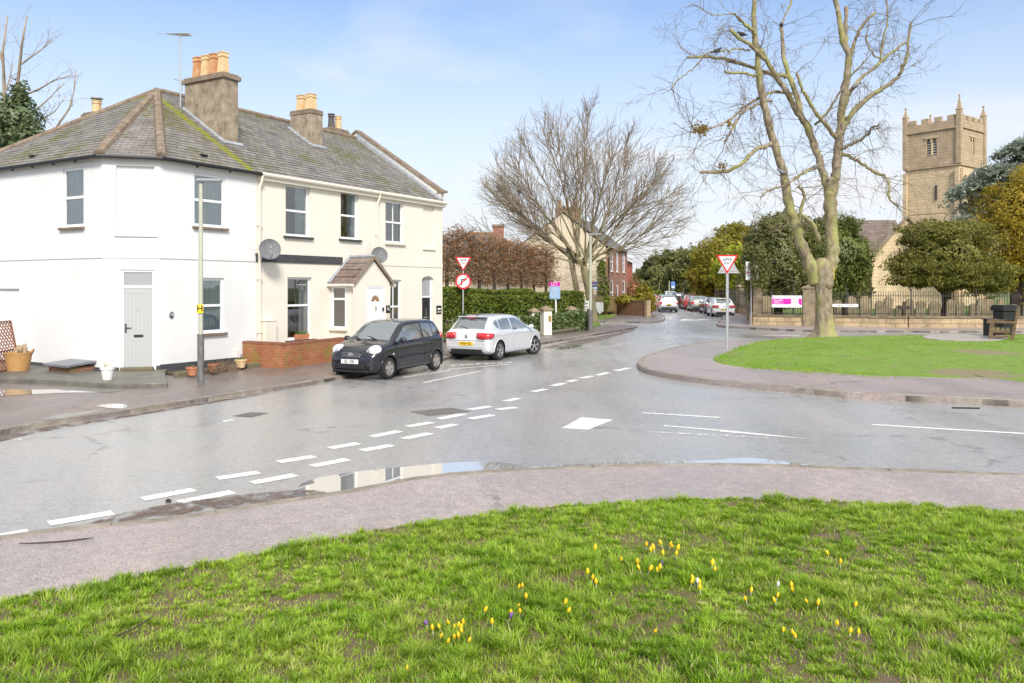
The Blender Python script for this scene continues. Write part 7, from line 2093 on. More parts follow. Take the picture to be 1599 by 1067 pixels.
mb.add([(x * r_, -.0665, zc_ + z * r_) for (x, z) in ((-.30, -.52), (-.14, -.52), (-.14, .14), (.18, .14), (.18, .02), (.50, .22), (.18, .42), (.18, .30), (-.30, .30))], [tuple(range(9))]); mb.build('arrow', MATS['ink'], rd_)
mb = MB(); mb.bar((-r_ * .58, -.069, zc_ - r_ * .58), (r_ * .58, -.069, zc_ + r_ * .58), .004, r_ * .17) if False else mb.add([(x * r_, -.0685, zc_ + z * r_) for (x, z) in ((-.62, -.50), (-.50, -.62), (.62, .50), (.50, .62))], [(0, 1, 2, 3)]); mb.build('red_bar', MATS['red'], rd_)
# hump warning sign
Yh = 46.6; s_ = Yh / F; p = V(((1173 - CX) / F * Yh, Yh, .11)); t = thing('hump_warning_sign', 'white rectangular road hump warning sign partly hidden by the holly tree', 'road sign', p, R(-8))
zt, zb_ = CH + (HY - 409) * s_ - .11, CH + (HY - 437.5) * s_ - .11; hw = 9.5 * s_
mb = MB(); mb.tube([(.0, .05, -.1), (.0, .05, zt - .1)], .032, 8); mb.build('pole', MATS['galv'], t)
cx_ = .05; mb = MB(); mb.bx(cx_ - hw, cx_ + hw, -.01, .01, zb_, zt); pl = mb.build('sign_plate', MATS['sign_white'], t)
zt3, zb3 = zt - .1, zb_ + (zt - zb_) * .38
def trin(s, y):
    c = (cx_, zb3 + (zt3 - zb3) / 3); return [(c[0] + (x - c[0]) * s, y, c[1] + (z - c[1]) * s) for (x, z) in ((cx_ - hw * .9, zb3), (cx_ + hw * .9, zb3), (cx_, zt3))]
mb = MB(); mb.add(trin(1, -.0125), [(0, 1, 2)]); mb.build('red_triangle', MATS['red'], pl); mb = MB(); mb.add(trin(.74, -.0145), [(0, 1, 2)]); mb.build('white_field', MATS['sign_white'], pl)
mb = MB(); mb.add([(cx_ + hw * x, -.0165, zb3 + .09 + hw * z) for (x, z) in ((-.42, 0), (.42, 0), (.26, .08), (.12, .26), (-.12, .26), (-.26, .08))], [(0, 1, 2, 3, 4, 5)]); mb.build('hump_symbol', MATS['ink'], pl)
text_mesh('Humps', .16, MATS['ink'], pl, 'lettering', face_mat((cx_, -.0125, zb_ + (zt - zb_) * .22), X, Zv))
# lamp posts
def lamp_post(label, base, h, zdark, r1, r2, arm, rz=0):
    t = thing('lamp_post', label, 'lamp post', base, rz)
    mb = MB(); mb.tube([(0, 0, -.1), (0, 0, zdark - .1), (0, 0, zdark)], [r1, r1, r1 * .95], 12); mb.build('base_column', MATS['dark_post'], t, smooth=True)
    mb = MB(); mb.tube([(0, 0, zdark), (0, 0, h)], [r2, r2 * .85], 12); mb.build('column', MATS['beige_pole'], t, smooth=True)
    mb = MB(); mb.tube([(0, 0, h - .02), (0, 0, h + .06)], r2 * .95, 10); mb.add([(x, y, z) for z, s in ((h + .02, .75), (h + .055, 1), (h + .10, .6)) for (x, y) in ((-.1 * s, -.11 * s), (arm, -.12 * s), (arm + .05, 0), (arm, .12 * s), (-.1 * s, .11 * s))], [(4, 3, 2, 1, 0), (10, 11, 12, 13, 14)] + [(j * 5 + i, j * 5 + (i + 1) % 5, (j + 1) * 5 + (i + 1) % 5, (j + 1) * 5 + i) for j in range(2) for i in range(5)]); mb.build('lamp_head', plain('lamp_grey', (.30, .31, .32), .45), t)
    return t
b = gp(313.5, 597, .09); s_ = b.y / F
lp_ = lamp_post('street lamp with a yellow H plate in front of the white house', b, CH + (HY - 286) * s_ - .09, CH + (HY - 522) * s_ - .09, .08, .055, .46, R(8))
zh = CH + (HY - 482) * s_ - .09; mb = MB(); mb.bx(-.075, .075, -.085, -.068, zh - .11, zh + .1); hp = mb.build('hydrant_plate', MATS['yellow'], lp_, bevel=.004)
text_mesh('H', .2, MATS['ink'], hp, 'lettering', face_mat((0, -.0868, zh - .003), X, Zv), bold=.004)
b = gp(922, 516.5, .09); s_ = b.y / F
lamp_post('street lamp on the far pavement in front of the fan-shaped tree', b, CH + (HY - 368) * s_ - .09, CH + (HY - 484) * s_ - .09, .13, .075, .55, 0)
for (px, Y, top, lab) in ((1029.5, 112, 442, 'distant street lamp column beside the clipped arch hedge'), (1045, 100, 440, 'distant wooden pole behind the silver crossover'), (1067.5, 88, 451, 'white marker post beside the dark people carrier')):
    p = Yc(px, Y); t = thing('roadside_post', lab, 'post', (p.x, p.y, .1)); mb = MB(); mb.tube([(0, 0, -.1), (0, 0, CH + (HY - top) * Y / F)], [.09, .06], 8); mb.lathe([(.12, 0), (.12, .25), (.09, .3)], 8); mb.build('column', MATS['beige_pole'], t)
p = Yc(1051, 98); t = thing('parking_sign', 'small blue parking sign on a post up the street', 'road sign', (p.x, p.y, .1)); mb = MB(); mb.tube([(0, .03, 0), (0, .03, 2.9)], .035, 6); mb.build('pole', MATS['galv'], t); mb = MB(); mb.bx(-.24, .24, -.02, 0, 2.0, 2.85); pl = mb.build('sign_plate', plain('sign_blue', (.12, .28, .62), .4), t); mb = MB(); mb.bx(-.18, .18, -.023, -.0205, 2.08, 2.3); mb.build('white_field', MATS['sign_white'], pl)

# boards and banner
pink = plain('pink', (.80, .02, .42), .45); sky_b = plain('board_blue', (.38, .56, .80), .5); navy = plain('navy', (.02, .05, .25), .45)
Yb = 39.0; s_ = Yb / F; p = V(((869 - CX) / F * Yb, Yb, .1)); t = thing('estate_agent_board', 'pink and pale blue agent board on a white post in the laurel hedge', 'sign board', p, R(-38))
zz = lambda y: CH + (HY - y) * s_ - .1
mb = MB(); mb.bar((0, .02, -.1), (-.09, .02, zz(440)), .07, .045); mb.build('post', MATS['white_paint'], t)
mb = MB(); mb.bx(-.40, .22, -.03, -.004, zz(467), zz(447.5)); pl = mb.build('board', sky_b, t, bevel=.004); mb = MB(); mb.bx(-.40, .22, -.03, -.004, zz(447.3), zz(440.5)); mb.build('top_panel', pink, t)
text_mesh('LET', .26, MATS['sign_white'], pl, 'lettering', face_mat((-.09, -.033, (zz(447.3) + zz(440.5)) / 2), X, Zv)); text_mesh('TO', .27, MATS['sign_white'], pl, 'lettering', face_mat((-.09, -.033, zz(453)), X, Zv)); text_mesh('LET', .27, MATS['sign_white'], pl, 'lettering', face_mat((-.09, -.033, zz(461)), X, Zv))
Yb = 50.5; s_ = Yb / F; p = V(((924 - CX) / F * Yb, Yb, .15)); t = thing('estate_agent_board', 'dark blue board with a pale stripe behind the far lamp post', 'sign board', p, R(-6)); zz = lambda y: CH + (HY - y) * s_ - .15
mb = MB(); mb.bx(.03, .10, .0, .06, -.1, zz(445)); mb.build('post', MATS['fence_wood'], t)
mb = MB(); mb.bx(-8.5 * s_, 8.3 * s_, -.03, -.004, zz(452.5), zz(440)); pl = mb.build('board', navy, t); mb = MB(); mb.bx(-8.5 * s_, 8.3 * s_, -.034, -.031, zz(451.5), zz(448.6)); mb.build('stripe', plain('pale_stripe', (.55, .78, .82), .5), pl)
mb = MB(); 
for k in range(9): mb.bx(-.28 + k * .065, -.24 + k * .065, -.034, -.031, zz(445.2), zz(443.6))
mb.build('lettering', MATS['sign_white'], pl)
Yb = 45.5; s_ = Yb / F; p = V(((917 - CX) / F * Yb, Yb, .15)); t = thing('notice_board', 'white board with black letters tucked behind the hedge by the lamp post', 'sign board', p, R(-12)); zz = lambda y: CH + (HY - y) * s_ - .15
mb = MB(); mb.bx(-.22, -.16, 0, .04, -.1, zz(475)); mb.bx(.12, .18, 0, .04, -.1, zz(475)); mb.build('post', MATS['white_paint'], t); mb = MB(); mb.bx(-5.5 * s_, 4.6 * s_, -.02, -.002, zz(482), zz(470)); pl = mb.build('board', MATS['sign_white'], t)
text_mesh('oe', .2, MATS['ink'], pl, 'lettering', face_mat((-.05, -.0225, zz(473.5)), X, Zv), bold=.004); text_mesh('ro', .2, MATS['ink'], pl, 'lettering', face_mat((-.05, -.0225, zz(479)), X, Zv), bold=.004)
Yb = 46.9; s_ = Yb / F; p = V(((1224.5 - CX) / F * Yb, Yb - .45, .1)); t = thing('banner', 'pink and white banner fixed to the churchyard railings', 'banner', p, R(-22)); zz = lambda y: CH + (HY - y) * s_ - .1
hw = 22.2 * s_; z0, z1 = zz(480), zz(461.5)
mb = MB(); mb.bx(-hw, hw, -.012, 0, z0, z1); pl = mb.build('banner_sheet', MATS['sign_white'], t)
zp0, zp1 = z0 + (z1 - z0) * .26, z0 + (z1 - z0) * .74
mb = MB(); mb.add([(x * hw, -.0145, z) for (x, z) in ((-.985, zp0), (.20, zp0), (.29, zp0 + .06), (.29, zp1), (-.985, zp1))], [(0, 1, 2, 3, 4)]); mb.add([(x * hw, -.0145, z) for (x, z) in ((.77, zp0 + .06), (.86, zp0 - .03), (.985, zp0 - .03), (.985, zp1), (.77, zp1))], [(0, 1, 2, 3, 4)]); mb.build('pink_panel', pink, pl)
mb = MB(); mb.bx(.33 * hw, .74 * hw, -.0145, -.0125, zp0 + .06, zp1 + .05); mb.build('printed_panel', plain('panel_grey', (.62, .62, .60), .6), pl)
mb = MB()
for (x0, x1, z, h) in ((-.86, -.66, .56, .09), (-.63, -.58, .56, .09), (-.55, -.24, .56, .09), (-.86, -.42, .46, .035), (-.86, -.5, .40, .035), (-.86, -.2, .34, .035)):
    k = int((x1 - x0) / .05) or 1
    for j in range(k): mb.bx((x0 + (x1 - x0) * j / k) * hw, (x0 + (x1 - x0) * (j + .72) / k) * hw, -.0165, -.0147, z0 + (z1 - z0) * z, z0 + (z1 - z0) * (z + h))
mb.build('lettering', MATS['sign_white'], pl); mb = MB(); mb.bx(-.95 * hw, -.90 * hw, -.0165, -.0125, z0 + (z1 - z0) * .84, z0 + (z1 - z0) * .93); mb.build('mark', MATS['ink'], pl)
Yb = 45.4; s_ = Yb / F; p = V(((1318.5 - CX) / F * Yb, Yb - .05, .1)); t = thing('street_name_sign', 'long white street name plate on the churchyard railings', 'street sign', p, R(-14)); zz = lambda y: CH + (HY - y) * s_ - .1; hw = 19.6 * s_
mb = MB(); mb.bx(-hw, hw, -.012, 0, zz(479.4), zz(474.9)); pl = mb.build('sign_plate', MATS['sign_white'], t); text_mesh('NEW  STREET', .125, MATS['ink'], pl, 'lettering', face_mat((.05, -.014, zz(477.2)), X, Zv), sx=1.25)
mb = MB(); mb.bx(-hw * .7, -hw * .65, .005, .05, zz(495), zz(474.9)); mb.bx(hw * .65, hw * .7, .005, .05, zz(495), zz(474.9)); mb.build('post', MATS['iron'], t)

# ================================================================ gate pillars, garden walls, fence
def cream_pillar(px, py, w, h, label, rz=R(-25), plaque=False):
    b = gp(px, py, .1); t = pillar(label, b.x, b.y, w, h, rz, 'cream_stucco', True, 'pillar', 'gate_pillar', .1, MATS['old_stone'])
    if plaque:
        mb = MB(); mb.bx(.02, .16, -w / 2 - .015, -w / 2 - .002, h * .55, h * .8); mb.build('plaque', plain('brass_old', (.30, .19, .06), .5), t)
    return t
cream_pillar(852.5, 523.5, .42, 1.15, 'cream gate pillar with a stone cap and brass plaque', R(25), True)
cream_pillar(834, 520, .40, 1.0, 'cream gate pillar half hidden by the silver hatchback', R(25))
b = gp(843, 523, .1); t = thing('garden_gate', 'dark iron garden gate between the two cream pillars', 'gate', b, R(60)); mb = MB()
for k in range(6): mb.bx(k * .1, k * .1 + .025, -.012, .012, .05, 1.0 + .08 * math.sin(k / 5 * 3.14))
mb.build('bars', plain('gate_brown', (.06, .045, .04), .6), t); mb = MB(); mb.bx(-.01, .54, -.016, .016, .12, .17); mb.bx(-.01, .54, -.016, .016, .82, .87); mb.build('rails', MATS['iron'], t)
for (px, y0, Y, w, lab) in ((784, 489, 40.6, .5, 'stone pier cap between the clipped hedge blocks'), (892, 481, 43.0, .55, 'stone pier rising behind the laurel hedge')):
    p = Yc(px, Y); pillar(lab, p.x, p.y, w, CH + (HY - y0) * Y / F - .25, R(28), 'old_stone', True, 'pier', 'wall_pier', .1)
stone_wall('garden_wall', 'low stone garden wall below the clipped hedges', [(-2.9, 35.6), (.9, 37.5)], .78, .3, MATS['old_stone'], MATS['coping'])
stone_wall('garden_wall', 'mossy kerb wall under the laurel hedge beside the gate pillar', [(gp(861, 522.5, .1).x, gp(861, 522.5, .1).y), (gp(921, 513.5, .1).x, gp(921, 513.5, .1).y)], .18, .14, MATS['moss_stone'], MATS['moss_stone'])
t = thing('brick_wall', 'long red brick garden wall on the left of the street before the red house', 'wall', (8.55, 64.6, 0), math.atan2(-3.4, 1.75))
mb = MB(); mb.bx(0, 3.85, -.12, .12, .08, 1.22); mb.build('brickwork', MATS['brick_dull'], t); mb = MB(); mb.bx(3.852, 4.2, -.18, .18, .08, 1.32); mb.build('end_pier', MATS['wall_stone'], t, bevel=.02); mb = MB(); mb.bx(-.02, 3.84, -.15, .15, 1.222, 1.29); mb.build('coping', MATS['coping'], t)
a, b = at(927, 490, 60), at(961, 494, 63.5); t = thing('wooden_fence', 'greenish board fence beside the fan-shaped tree trunk', 'fence', (a.x, a.y, .15), math.atan2(b.y - a.y, b.x - a.x)); L = math.hypot(b.x - a.x, b.y - a.y)
mb = MB(); k = int(L / .14)
for j in range(k): mb.bx(j * L / k, (j + .93) * L / k, -.012, .012 + .006 * (j % 2), .22, 1.45 + rng.uniform(-.01, .01))
mb.build('boards', MATS['fence_wood'], t); mb = MB(); mb.bx(0, L, -.05, -.013, .3, .38); mb.bx(0, L, -.05, -.013, 1.2, 1.28); mb.bx(0, L, -.03, .03, 1.46, 1.50); mb.build('rails', MATS['fence_wood'], t)
for x_ in (0, L): mb = MB(); mb.bx(x_ - .08, x_ + .08, -.08, .08, 0, 1.62); mb.build('post', MATS['timber'], t)
a = at(936, 482, 58.5); t = thing('board_sign', 'blank white board with a curved lower edge leaning on the wooden fence', 'sign board', (a.x, 58.5, .2), R(10)); s_ = 58.5 / F
mb = MB(); o = [(-6.2, .78), (6.2, .74), (6.2, .1), (2.5, .0), (.5, -.12), (-3, .05), (-5.6, .35)]; vs = [(x * s_, y, z + .25) for y in (-.02, .02) for (x, z) in o]; n = len(o)
mb.add(vs, [tuple(range(n)), tuple(range(2 * n - 1, n - 1, -1))] + [(i, n + i, n + (i + 1) % n, (i + 1) % n) for i in range(n)]); mb.build('board', MATS['white_paint'], t); mb = MB(); mb.bx(-.1, -.04, .021, .08, 0, .9); mb.build('post', MATS['timber'], t)

# ================================================================ bench, bin, paving on the green
hz = float(isl_h(20.5, 30.5))
slab('paving', smooth_line(W([(1440, 527), (1452, 523.5), (1480, 522.5), (1545, 523.5), (1575, 526), (1560, 532), (1490, 532.5), (1450, 530), (1440, 527)], hz), 2)[:-1], hz + .02, plain('paving', (.34, .29, .26), .6, (.44, .39, .36), 3), .1)
Yb = 31.0; k_ = Yb / F; p = V(((1566 - CX) / F * Yb, Yb, hz)); t = thing('bench', 'weathered timber park bench seen end on, on the green', 'bench', p, -math.atan2(p.x, p.y))
# seat runs away from the camera (local y); front edge towards -x
Lb = 1.7
for y in (0, Lb):
    for (x, h, nm) in ((-.42, .62, 'leg'), (.30, .40, 'leg')):
        mb = MB()
        if x < 0: mb.add([(x - .07 + dx * .14 + (sh_ if z else 0), y - .06 + dy * .12, z) for z, sh_ in ((-.03, 0), (h, .05)) for (dx, dy) in ((0, 0), (1, 0), (1, 1), (0, 1))], [(3, 2, 1, 0), (4, 5, 6, 7), (0, 1, 5, 4), (1, 2, 6, 5), (2, 3, 7, 6), (3, 0, 4, 7)])
        else: mb.bar((x, y, -.03), (x + .20, y, 1.18), .12, .10)
        mb.build(nm, MATS['timber'], t, bevel=.012)
    mb = MB(); mb.bx(-.55, .40, y - .06, y + .06, .63, .72); mb.build('armrest', MATS['timber'], t, bevel=.015)
    mb = MB(); mb.bx(-.345, .23, y - .04, y + .04, .26, .36); mb.bx(-.345, .23, y - .03, y + .03, .08, .15); mb.build('side_rail', MATS['timber'], t, bevel=.01)
mb = MB()
for k in range(4): mb.bx(-.40 + k * .165, -.27 + k * .165, -.03, Lb + .03, .362 + .0 * k, .40)
mb.build('seat', plain('seat_slats', (.20, .17, .07), .8, (.30, .25, .11), 6, stretch=(4, 1, 4)), t, bevel=.008)
mb = MB()
for k in range(4): mb.bx(.39 + .032 * k, .43 + .032 * k, .06, Lb - .06, .52 + k * .16, .64 + k * .16)
mb.build('backrest', MATS['timber'], t, bevel=.008)
Yn = 34.3; k_ = Yn / F; p = V(((1568 - CX) / F * Yn, Yn, float(isl_h(21.2, 34.3)) - .05)); t = thing('litter_bin', 'square black litter bin behind the timber bench', 'litter bin', p, R(10)); zz = lambda y: CH + (HY - y) * k_ - p.z
mb = MB(); mb.add([(x * s, y * s, z) for z, s in ((0, .27), (zz(486), .31)) for (x, y) in ((-1, -1), (1, -1), (1, 1), (-1, 1))], [(3, 2, 1, 0), (4, 5, 6, 7), (0, 1, 5, 4), (1, 2, 6, 5), (2, 3, 7, 6), (3, 0, 4, 7)]); mb.build('body', MATS['black_plastic'], t, bevel=.03)
mb = MB(); mb.bx(-.37, .37, -.37, .37, zz(485.8), zz(478.5)); mb.bx(-.34, .34, -.34, .34, zz(478.4), zz(476.5)); mb.build('lid', MATS['black_plastic'], t, bevel=.02)
p2 = V(((1545 - CX) / F * 33.2, 33.2, .28)); t = thing('litter_bin', 'lower flat-topped black bin left of the square litter bin', 'litter bin', p2, R(10)); mb = MB(); mb.bx(-.16, .16, -.18, .18, 0, .72); mb.build('body', MATS['black_plastic'], t, bevel=.03); mb = MB(); mb.bx(-.22, .24, -.22, .22, .722, .77); mb.build('lid', MATS['black_plastic'], t, bevel=.02)
# gully grate, manholes, small litter
t = tag(sheet('manhole_cover', W([(640, 643), (705, 637), (735, 643), (670, 650)]), .005, brick_mat('cover_iron', (.25, .225, .205), (.29, .265, .24), (.13, .12, .11), .12, .06, .02)), 'ribbed iron manhole cover beside the broken centre line', 'manhole cover', kind='thing')
tag(sheet('manhole_cover', W([(362, 650), (392, 644), (420, 645.5), (392, 652)]), .005, brick_mat('cover_worn', (.22, .205, .19), (.25, .23, .21), (.14, .13, .12), .1, .05, .015)), 'small iron cover near the kerb below the lamp post', 'manhole cover', kind='thing')
tag(sheet('drain_grate', W([(1486, 636.2), (1530, 637), (1530, 639), (1486, 638.2)]), .006, MATS['under']), 'drain grate at the foot of the kerb round the green', 'drain', kind='thing')
tag(sheet('tarmac_patch', W([(885, 532), (925, 527), (935, 529), (890, 535)]), .003, MATS['pave_left']), kind='structure')
b = gp(263, 784.5); mb = MB(); mb.ball((b.x, b.y, .015), (.035, .028, .025), 8, 6); tag(mb.build('stone', MATS['bark_dark']), 'dark lump lying on the road beside the broken line', 'stone')
mb = MB(); P = [gp(x, y, NEAR_Z + .015) for (x, y) in ((30, 849), (60, 848), (100, 845.5), (130, 842), (146, 840))]; mb.tube(P, [.004, .007, .008, .007, .003], 6); tag(mb.build('fallen_branch', MATS['bark_dark'], smooth='all'), 'thin dark stick lying along the near pavement edge', 'stick')
# ================================================================ grass and crocuses
GR = leaf_mat('grass_blade', [(.10, .20, .012), (.20, .365, .018), (.32, .51, .03), (.45, .61, .06), (.64, .62, .26)], .45, .45, (1.3, (.34, .40, .06), .35), spec=.35)
FG_Z = .10
slab('lawn', fg_poly, FG_Z, MATS['turf'])
def blades(poly, n, hfun, bare, lo, hi, wid, seed, name, label, xr, yr, mat=GR, dens=None, tufts=0):
    g = np.random.default_rng(seed)
    x = g.uniform(xr[0], xr[1], n); y = yr[0] + (yr[1] - yr[0]) * g.random(n)
    if dens: y = yr[0] + (yr[1] - yr[0]) * g.random(n) ** dens
    tu = np.zeros(n); ta = None
    if tufts:                                       # most of the verge grows in splayed tufts
        m = tufts; cx_ = g.uniform(xr[0], xr[1], m); cy_ = g.uniform(yr[0], yr[1], m); cs = g.uniform(.5, 1.3, m)
        idx = g.integers(0, m, n); on_ = g.random(n) < .62
        ang = g.uniform(0, 6.283, n); rad = np.abs(g.normal(size=n)) * .035 * cs[idx]
        x = np.where(on_, cx_[idx] + np.cos(ang) * rad, x); y = np.where(on_, cy_[idx] + np.sin(ang) * rad, y)
        tu = np.where(on_, cs[idx], 0); ta = ang; tid = np.where(on_, (idx * .6180339) % 1, g.random(n))
    k = inpoly(x, y, poly) & (np.abs(x) < y * .66 + 4.0)
    b = fbm(x, y, bare[0]) * .62 + vnoise(x + 3, y, bare[0] * .3) * .26 + vnoise(x, y, .07) * .14 + (fbm(x + 8, y, 3.0) - .5) * .16
    for (wx, wy, wr) in (WORN if not tufts else ()): b = b + .42 * np.exp(-(((x - wx) ** 2 + (y - wy) ** 2) / (wr * 1.1) ** 2) ** 1.0)
    k &= g.random(n) < np.clip((bare[1] - b) / bare[2], .10, 1)
    x, y = x[k], y[k]; n = len(x); tu = tu[k]; z = hfun(x, y)
    tuft = fbm(x + 50, y + 20, .55); tuft2 = vnoise(x + 9, y, .14)
    h = (lo + (hi - lo) * np.clip((tuft - .25) * 1.6, 0, 1) * (.5 + .5 * tuft2)) * g.uniform(.55, 1.15, n)
    a = g.uniform(0, 6.283, n)
    if tufts:
        h = h * np.where(tu > 0, .55 + .65 * tu, .62); a = np.where(tu > 0, ta[k] + g.normal(size=n) * .5, a)
    lean = g.uniform(.15, 1.5, n) * h
    dx, dy = np.cos(a), np.sin(a); px, py = -dy, dx
    w = wid * g.uniform(.7, 1.3, n)
    V_ = np.empty((n, 5, 3))
    for j, (f, s, l) in enumerate(((0, 1, 0), (0, -1, 0), (.6, -.75, .35), (.6, .75, .35), (1, 0, 1.0))):
        V_[:, j, 0] = x + dx * lean * l + px * w * s; V_[:, j, 1] = y + dy * lean * l + py * w * s; V_[:, j, 2] = z + h * f * (1 if f < 1 else .92)
    base = np.arange(n)[:, None] * 5
    r = np.clip(.5 * g.random(n) + .6 * fbm(x, y, .7) + .35 * (tuft2 - .5) - .08, 0, 1)
    if tufts: r = np.clip(r * .6 + .42 * tid[k] - .02, 0, 1)
    dry = g.random(n) < .05; r[dry] = .95
    o = np_mesh(name, V_.reshape(-1, 3), [base + np.array([0, 1, 2, 3]), base + np.array([3, 2, 4])], mat, None, np.repeat(r, 5))
    tag(o, label, 'grass', kind='stuff')
    return o
flat = lambda z: (lambda x, y: np.full(x.shape, z))
blades(fg_poly, 1000000, flat(FG_Z), (.42, .72, .15), .025, .115, .0037, 1, 'grass', 'shaggy green grass of the near verge', (-8.4, 9.2), (3.6, 9.7), tufts=10500)
blades(ig_poly, 150000, lambda x, y: isl_h(x, y) - .01, (2.0, .62, .14), .02, .055, .009, 2, 'grass', 'short bright grass covering the green under the big tree', (6, 26), (17, 37), leaf_mat('grass_far', [(.13, .27, .014), (.21, .40, .02), (.30, .50, .03), (.40, .56, .07)], .45, .5, (.35, (.36, .42, .06), .4)))
# twig in the grass
mb = MB(); P = [gp(x, y, FG_Z + .05) for (x, y) in ((182, 993), (205, 984), (225, 972), (240, 962))]; mb.tube(P, [.007, .006, .006, .003], 5); tag(mb.build('fallen_twig', MATS['bark_dark']), 'dark twig lying in the near grass at the left', 'twig')
# crocuses
yel = MT('crocus_yellow'); yel.set(Base_Color=(.90, .56, .012), Roughness=.5); yel.set(Subsurface_Weight=.0); yel = yel.m
pur = plain('crocus_purple', (.22, .09, .42), .5); whi = plain('crocus_white', (.75, .72, .80), .5); stm = plain('crocus_stem', (.62, .62, .42), .6); lf = plain('crocus_leaf', (.05, .12, .02), .6)
def crocus(mat):
    t = thing('crocus', 'crocus', 'crocus')
    mb = MB(); mb.tube([(0, 0, -.01), (.002, 0, .03), (0, 0, .092)], [.003, .0035, .005], 6); mb.build('stem', stm, t)
    mb = MB(); mb.lathe([(.004, .085), (.011, .10), (.0155, .118), (.0155, .136), (.012, .154), (.006, .170), (.001, .178)], 18, cap=True, lob=.2, nl=6); mb.build('bloom', mat, t, smooth='all')
    mb = MB()
    for k in range(3):
        a = k * 2.1; mb.tube([(.004 * math.cos(a), .004 * math.sin(a), 0), (.02 * math.cos(a), .02 * math.sin(a), .04), (.045 * math.cos(a), .045 * math.sin(a), .065)], [.003, .003, .001], 3)
    mb.build('leaves', lf, t)
    return t
z5 = lambda l: [(600 + x / 3.198, 820 + y / 3.198) for x, y in l]; z6 = lambda l: [(1050 + x / 3.553, 820 + y / 3.553) for x, y in l]
clump = z5([(245, 530), (270, 565), (290, 515), (310, 590), (335, 490), (350, 520), (370, 540), (395, 500), (350, 575), (375, 570), (410, 585), (385, 520), (362, 512), (400, 545)])
loose = z5([(488, 437), (542, 500), (632, 445), (645, 412), (678, 440), (706, 375), (668, 317), (691, 315), (895, 400), (902, 440), (1332, 525), (113, 728)])
mid = z5([(1015, 253), (1035, 272), (1060, 300), (1050, 132), (1190, 180), (1272, 198), (1290, 222), (1310, 230), (1308, 105), (1330, 135), (1356, 130), (1393, 152), (1397, 98), (1410, 92), (1424, 100), (1455, 130), (1460, 155), (1363, 236), (1373, 228), (1528, 292), (1555, 285), (1585, 295), (1580, 330)])
right = z6([(217, 233), (235, 258), (433, 375), (418, 418), (575, 400), (582, 430), (672, 357), (678, 370), (760, 430), (803, 450), (1002, 455), (875, 165), (933, 215), (612, 597), (680, 612), (688, 628), (908, 560), (980, 605), (1030, 607)])
yproto = crocus(yel)
kidmap = {yproto.name: children_of(yproto)}
def put(src, p, lab, grp, s=1.0, tilt=None):
    o = copy_tree(src, None, kidmap)
    d = (FG_Z + .06)
    w = gp(p[0], p[1] + 9, FG_Z); o.location = w; a = rng.uniform(0, 6.28); t = tilt if tilt is not None else abs(rng.gauss(0, .4))
    o.rotation_euler = (t * math.cos(a), t * math.sin(a), a); k = s * rng.uniform(.85, 1.1) * w.y / 6.4; o.scale = (k * .74, k * .74, k * .58)
    tag(o, lab, 'crocus', grp)
    return o
for p in clump: put(yproto, p, 'yellow crocus in the dense clump nearest the front of the grass', 'yellow crocuses in the dense clump', .95, abs(rng.gauss(.15, .3)))
for p in loose: put(yproto, p, 'yellow crocus scattered between the dense clump and the middle patch', 'scattered yellow crocuses near the clump')
for p in mid: put(yproto, p, 'yellow crocus in the loose middle patch of the grass', 'yellow crocuses in the middle patch')
for p in right: put(yproto, p, 'yellow crocus scattered across the right half of the grass', 'yellow crocuses on the right')
def recolour(p, mat, lab):
    o = put(yproto, p, lab, None); 
    for c in children_of(o):
        if c.name.startswith('bloom'): c.data = c.data.copy(); c.data.materials[0] = mat
recolour(z5([(220, 500)])[0], pur, 'purple crocus leaning at the left side of the dense yellow clump')
recolour(z5([(613, 465)])[0], pur, 'purple crocus beside three scattered yellow ones')
recolour(z5([(1388, 200)])[0], plain('crocus_deep', (.09, .03, .22), .5), 'dark purple crocus among the middle yellow patch')
recolour(z6([(583, 342)])[0], whi, 'white crocus behind a yellow pair on the right')
recolour(z6([(142, 325)])[0], whi, 'white crocus standing inside a tight row of yellow ones')
for c in children_of(yproto): bpy.data.objects.remove(c)
bpy.data.objects.remove(yproto)
# ================================================================ camera, sky, sun
SKY_TINT = (.84, .90, .99, 1); CLOUD = (4.3, 4.4, 4.6, 1); EXPO = .84
SUN_EL, SUN_AZ = R(38), R(166)          # azimuth measured clockwise from the view direction
cam = bpy.data.cameras.new('camera'); co = bpy.data.objects.new('camera', cam); COL.objects.link(co)
co.location = (0, 0, CH); co.rotation_euler = (R(90), 0, 0)
cam.sensor_width = 36; cam.lens = F / 1599 * 36; cam.shift_x = 0; cam.shift_y = -(533.5 - HY) / 1599
cam.clip_start = .05; cam.clip_end = 4000
SC.camera = co
w = bpy.data.worlds.new('World'); SC.world = w; w.use_nodes = True
nt = w.node_tree; nt.nodes.clear()
N = lambda t, **k: (lambda n: [setattr(n, a, b) for a, b in k.items()] and n or n)(nt.nodes.new('ShaderNode' + t))
out = N('OutputWorld'); bg = N('Background'); nt.links.new(bg.outputs[0], out.inputs[0])
sky = N('TexSky', sky_type='NISHITA', sun_disc=False, sun_elevation=SUN_EL, sun_rotation=SUN_AZ, air_density=1.0, dust_density=1.6, ozone_density=1.5, altitude=50)
tc = N('TexCoord'); sx = N('SeparateXYZ'); nt.links.new(tc.outputs['Generated'], sx.inputs[0])
def M(op, a, b=0.0):
    m = N('Math', operation=op)
    for i, v in enumerate((a, b)):
        if isinstance(v, bpy.types.NodeSocket): nt.links.new(v, m.inputs[i])
        else: m.inputs[i].default_value = v
    return m.outputs[0]
def ramp(f, st):
    r = N('ValToRGB'); nt.links.new(f, r.inputs[0]); e = r.color_ramp.elements
    while len(e) < len(st): e.new(.5)
    for el, (p, c) in zip(e, st): el.position = p; el.color = (c, c, c, 1)
    return r.outputs[0]
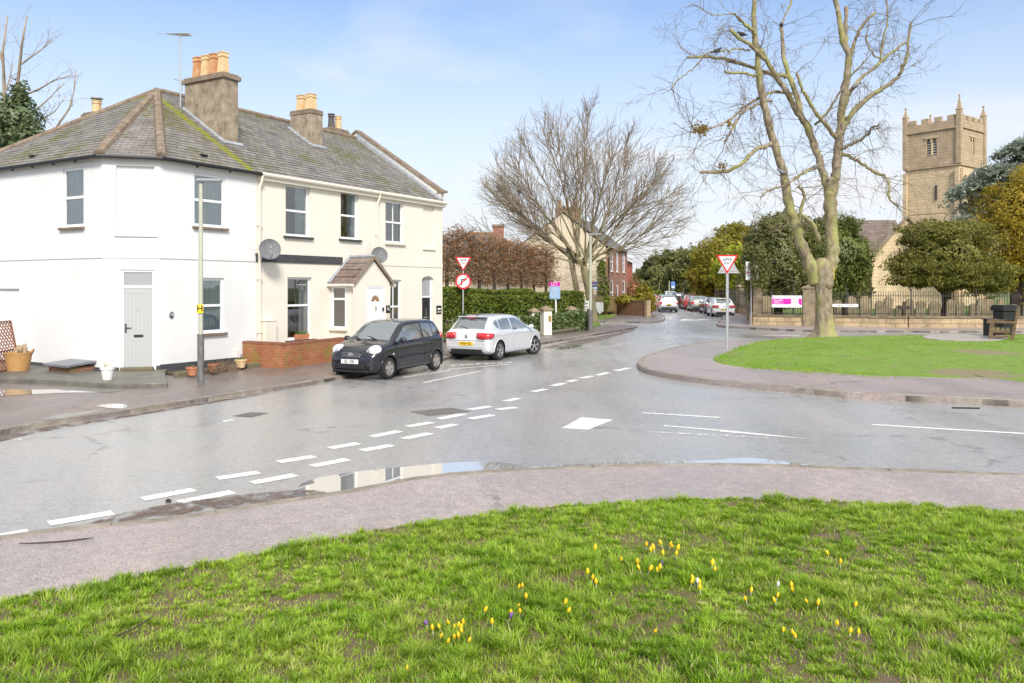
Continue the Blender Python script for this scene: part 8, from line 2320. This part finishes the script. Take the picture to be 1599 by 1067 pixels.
# thin cloud: white veil thick at the horizon, wisps higher up
zc = M('MAXIMUM', sx.outputs[2], .03)
cmb = N('CombineXYZ'); nt.links.new(M('DIVIDE', sx.outputs[0], M('ADD', zc, .12)), cmb.inputs[0]); nt.links.new(M('DIVIDE', sx.outputs[1], M('ADD', zc, .12)), cmb.inputs[1])
ns = N('TexNoise'); ns.inputs['Scale'].default_value = .8; ns.inputs['Detail'].default_value = 6; ns.inputs['Roughness'].default_value = .55; ns.inputs['Distortion'].default_value = .3
nt.links.new(cmb.outputs[0], ns.inputs['Vector'])
wisp = ramp(ns.outputs['Fac'], [(.50, 0), (.72, .6)])
veil = ramp(sx.outputs[2], [(.0, 1.0), (.13, .72), (.33, .10)])
high = ramp(sx.outputs[2], [(.36, 0), (.72, .9)])  # white overcast added overhead, out of view, to soften and brighten the light
fac = M('MINIMUM', M('ADD', M('ADD', veil, wisp), high), 1.0)
mx = N('Mix', data_type='RGBA'); nt.links.new(fac, mx.inputs[0])
sc2 = N('Mix', data_type='RGBA', blend_type='MULTIPLY'); sc2.inputs[0].default_value = 1; nt.links.new(sky.outputs[0], sc2.inputs[6]); sc2.inputs[7].default_value = SKY_TINT
nt.links.new(sc2.outputs[2], mx.inputs[6]); mx.inputs[7].default_value = CLOUD
nt.links.new(mx.outputs[2], bg.inputs[0]); bg.inputs[1].default_value = .12
sun = bpy.data.lights.new('sun', 'SUN'); so = bpy.data.objects.new('sun', sun); COL.objects.link(so)
sun.energy = 2.3; sun.angle = R(13); sun.color = (1, .95, .87)
# sun travels from azimuth SUN_AZ (clockwise from +Y) down at SUN_EL
sd = V((math.sin(SUN_AZ) * math.cos(SUN_EL), math.cos(SUN_AZ) * math.cos(SUN_EL), math.sin(SUN_EL)))
so.rotation_euler = (-sd).to_track_quat('-Z', 'Y').to_euler(); so.location = (0, -20, 40)
SC.view_settings.view_transform = 'Standard'; SC.view_settings.look = 'None'; SC.view_settings.exposure = EXPO; SC.view_settings.gamma = 1
SC.render.engine = 'CYCLES'; SC.cycles.use_denoising = True; SC.cycles.max_bounces = 8; SC.cycles.transparent_max_bounces = 16
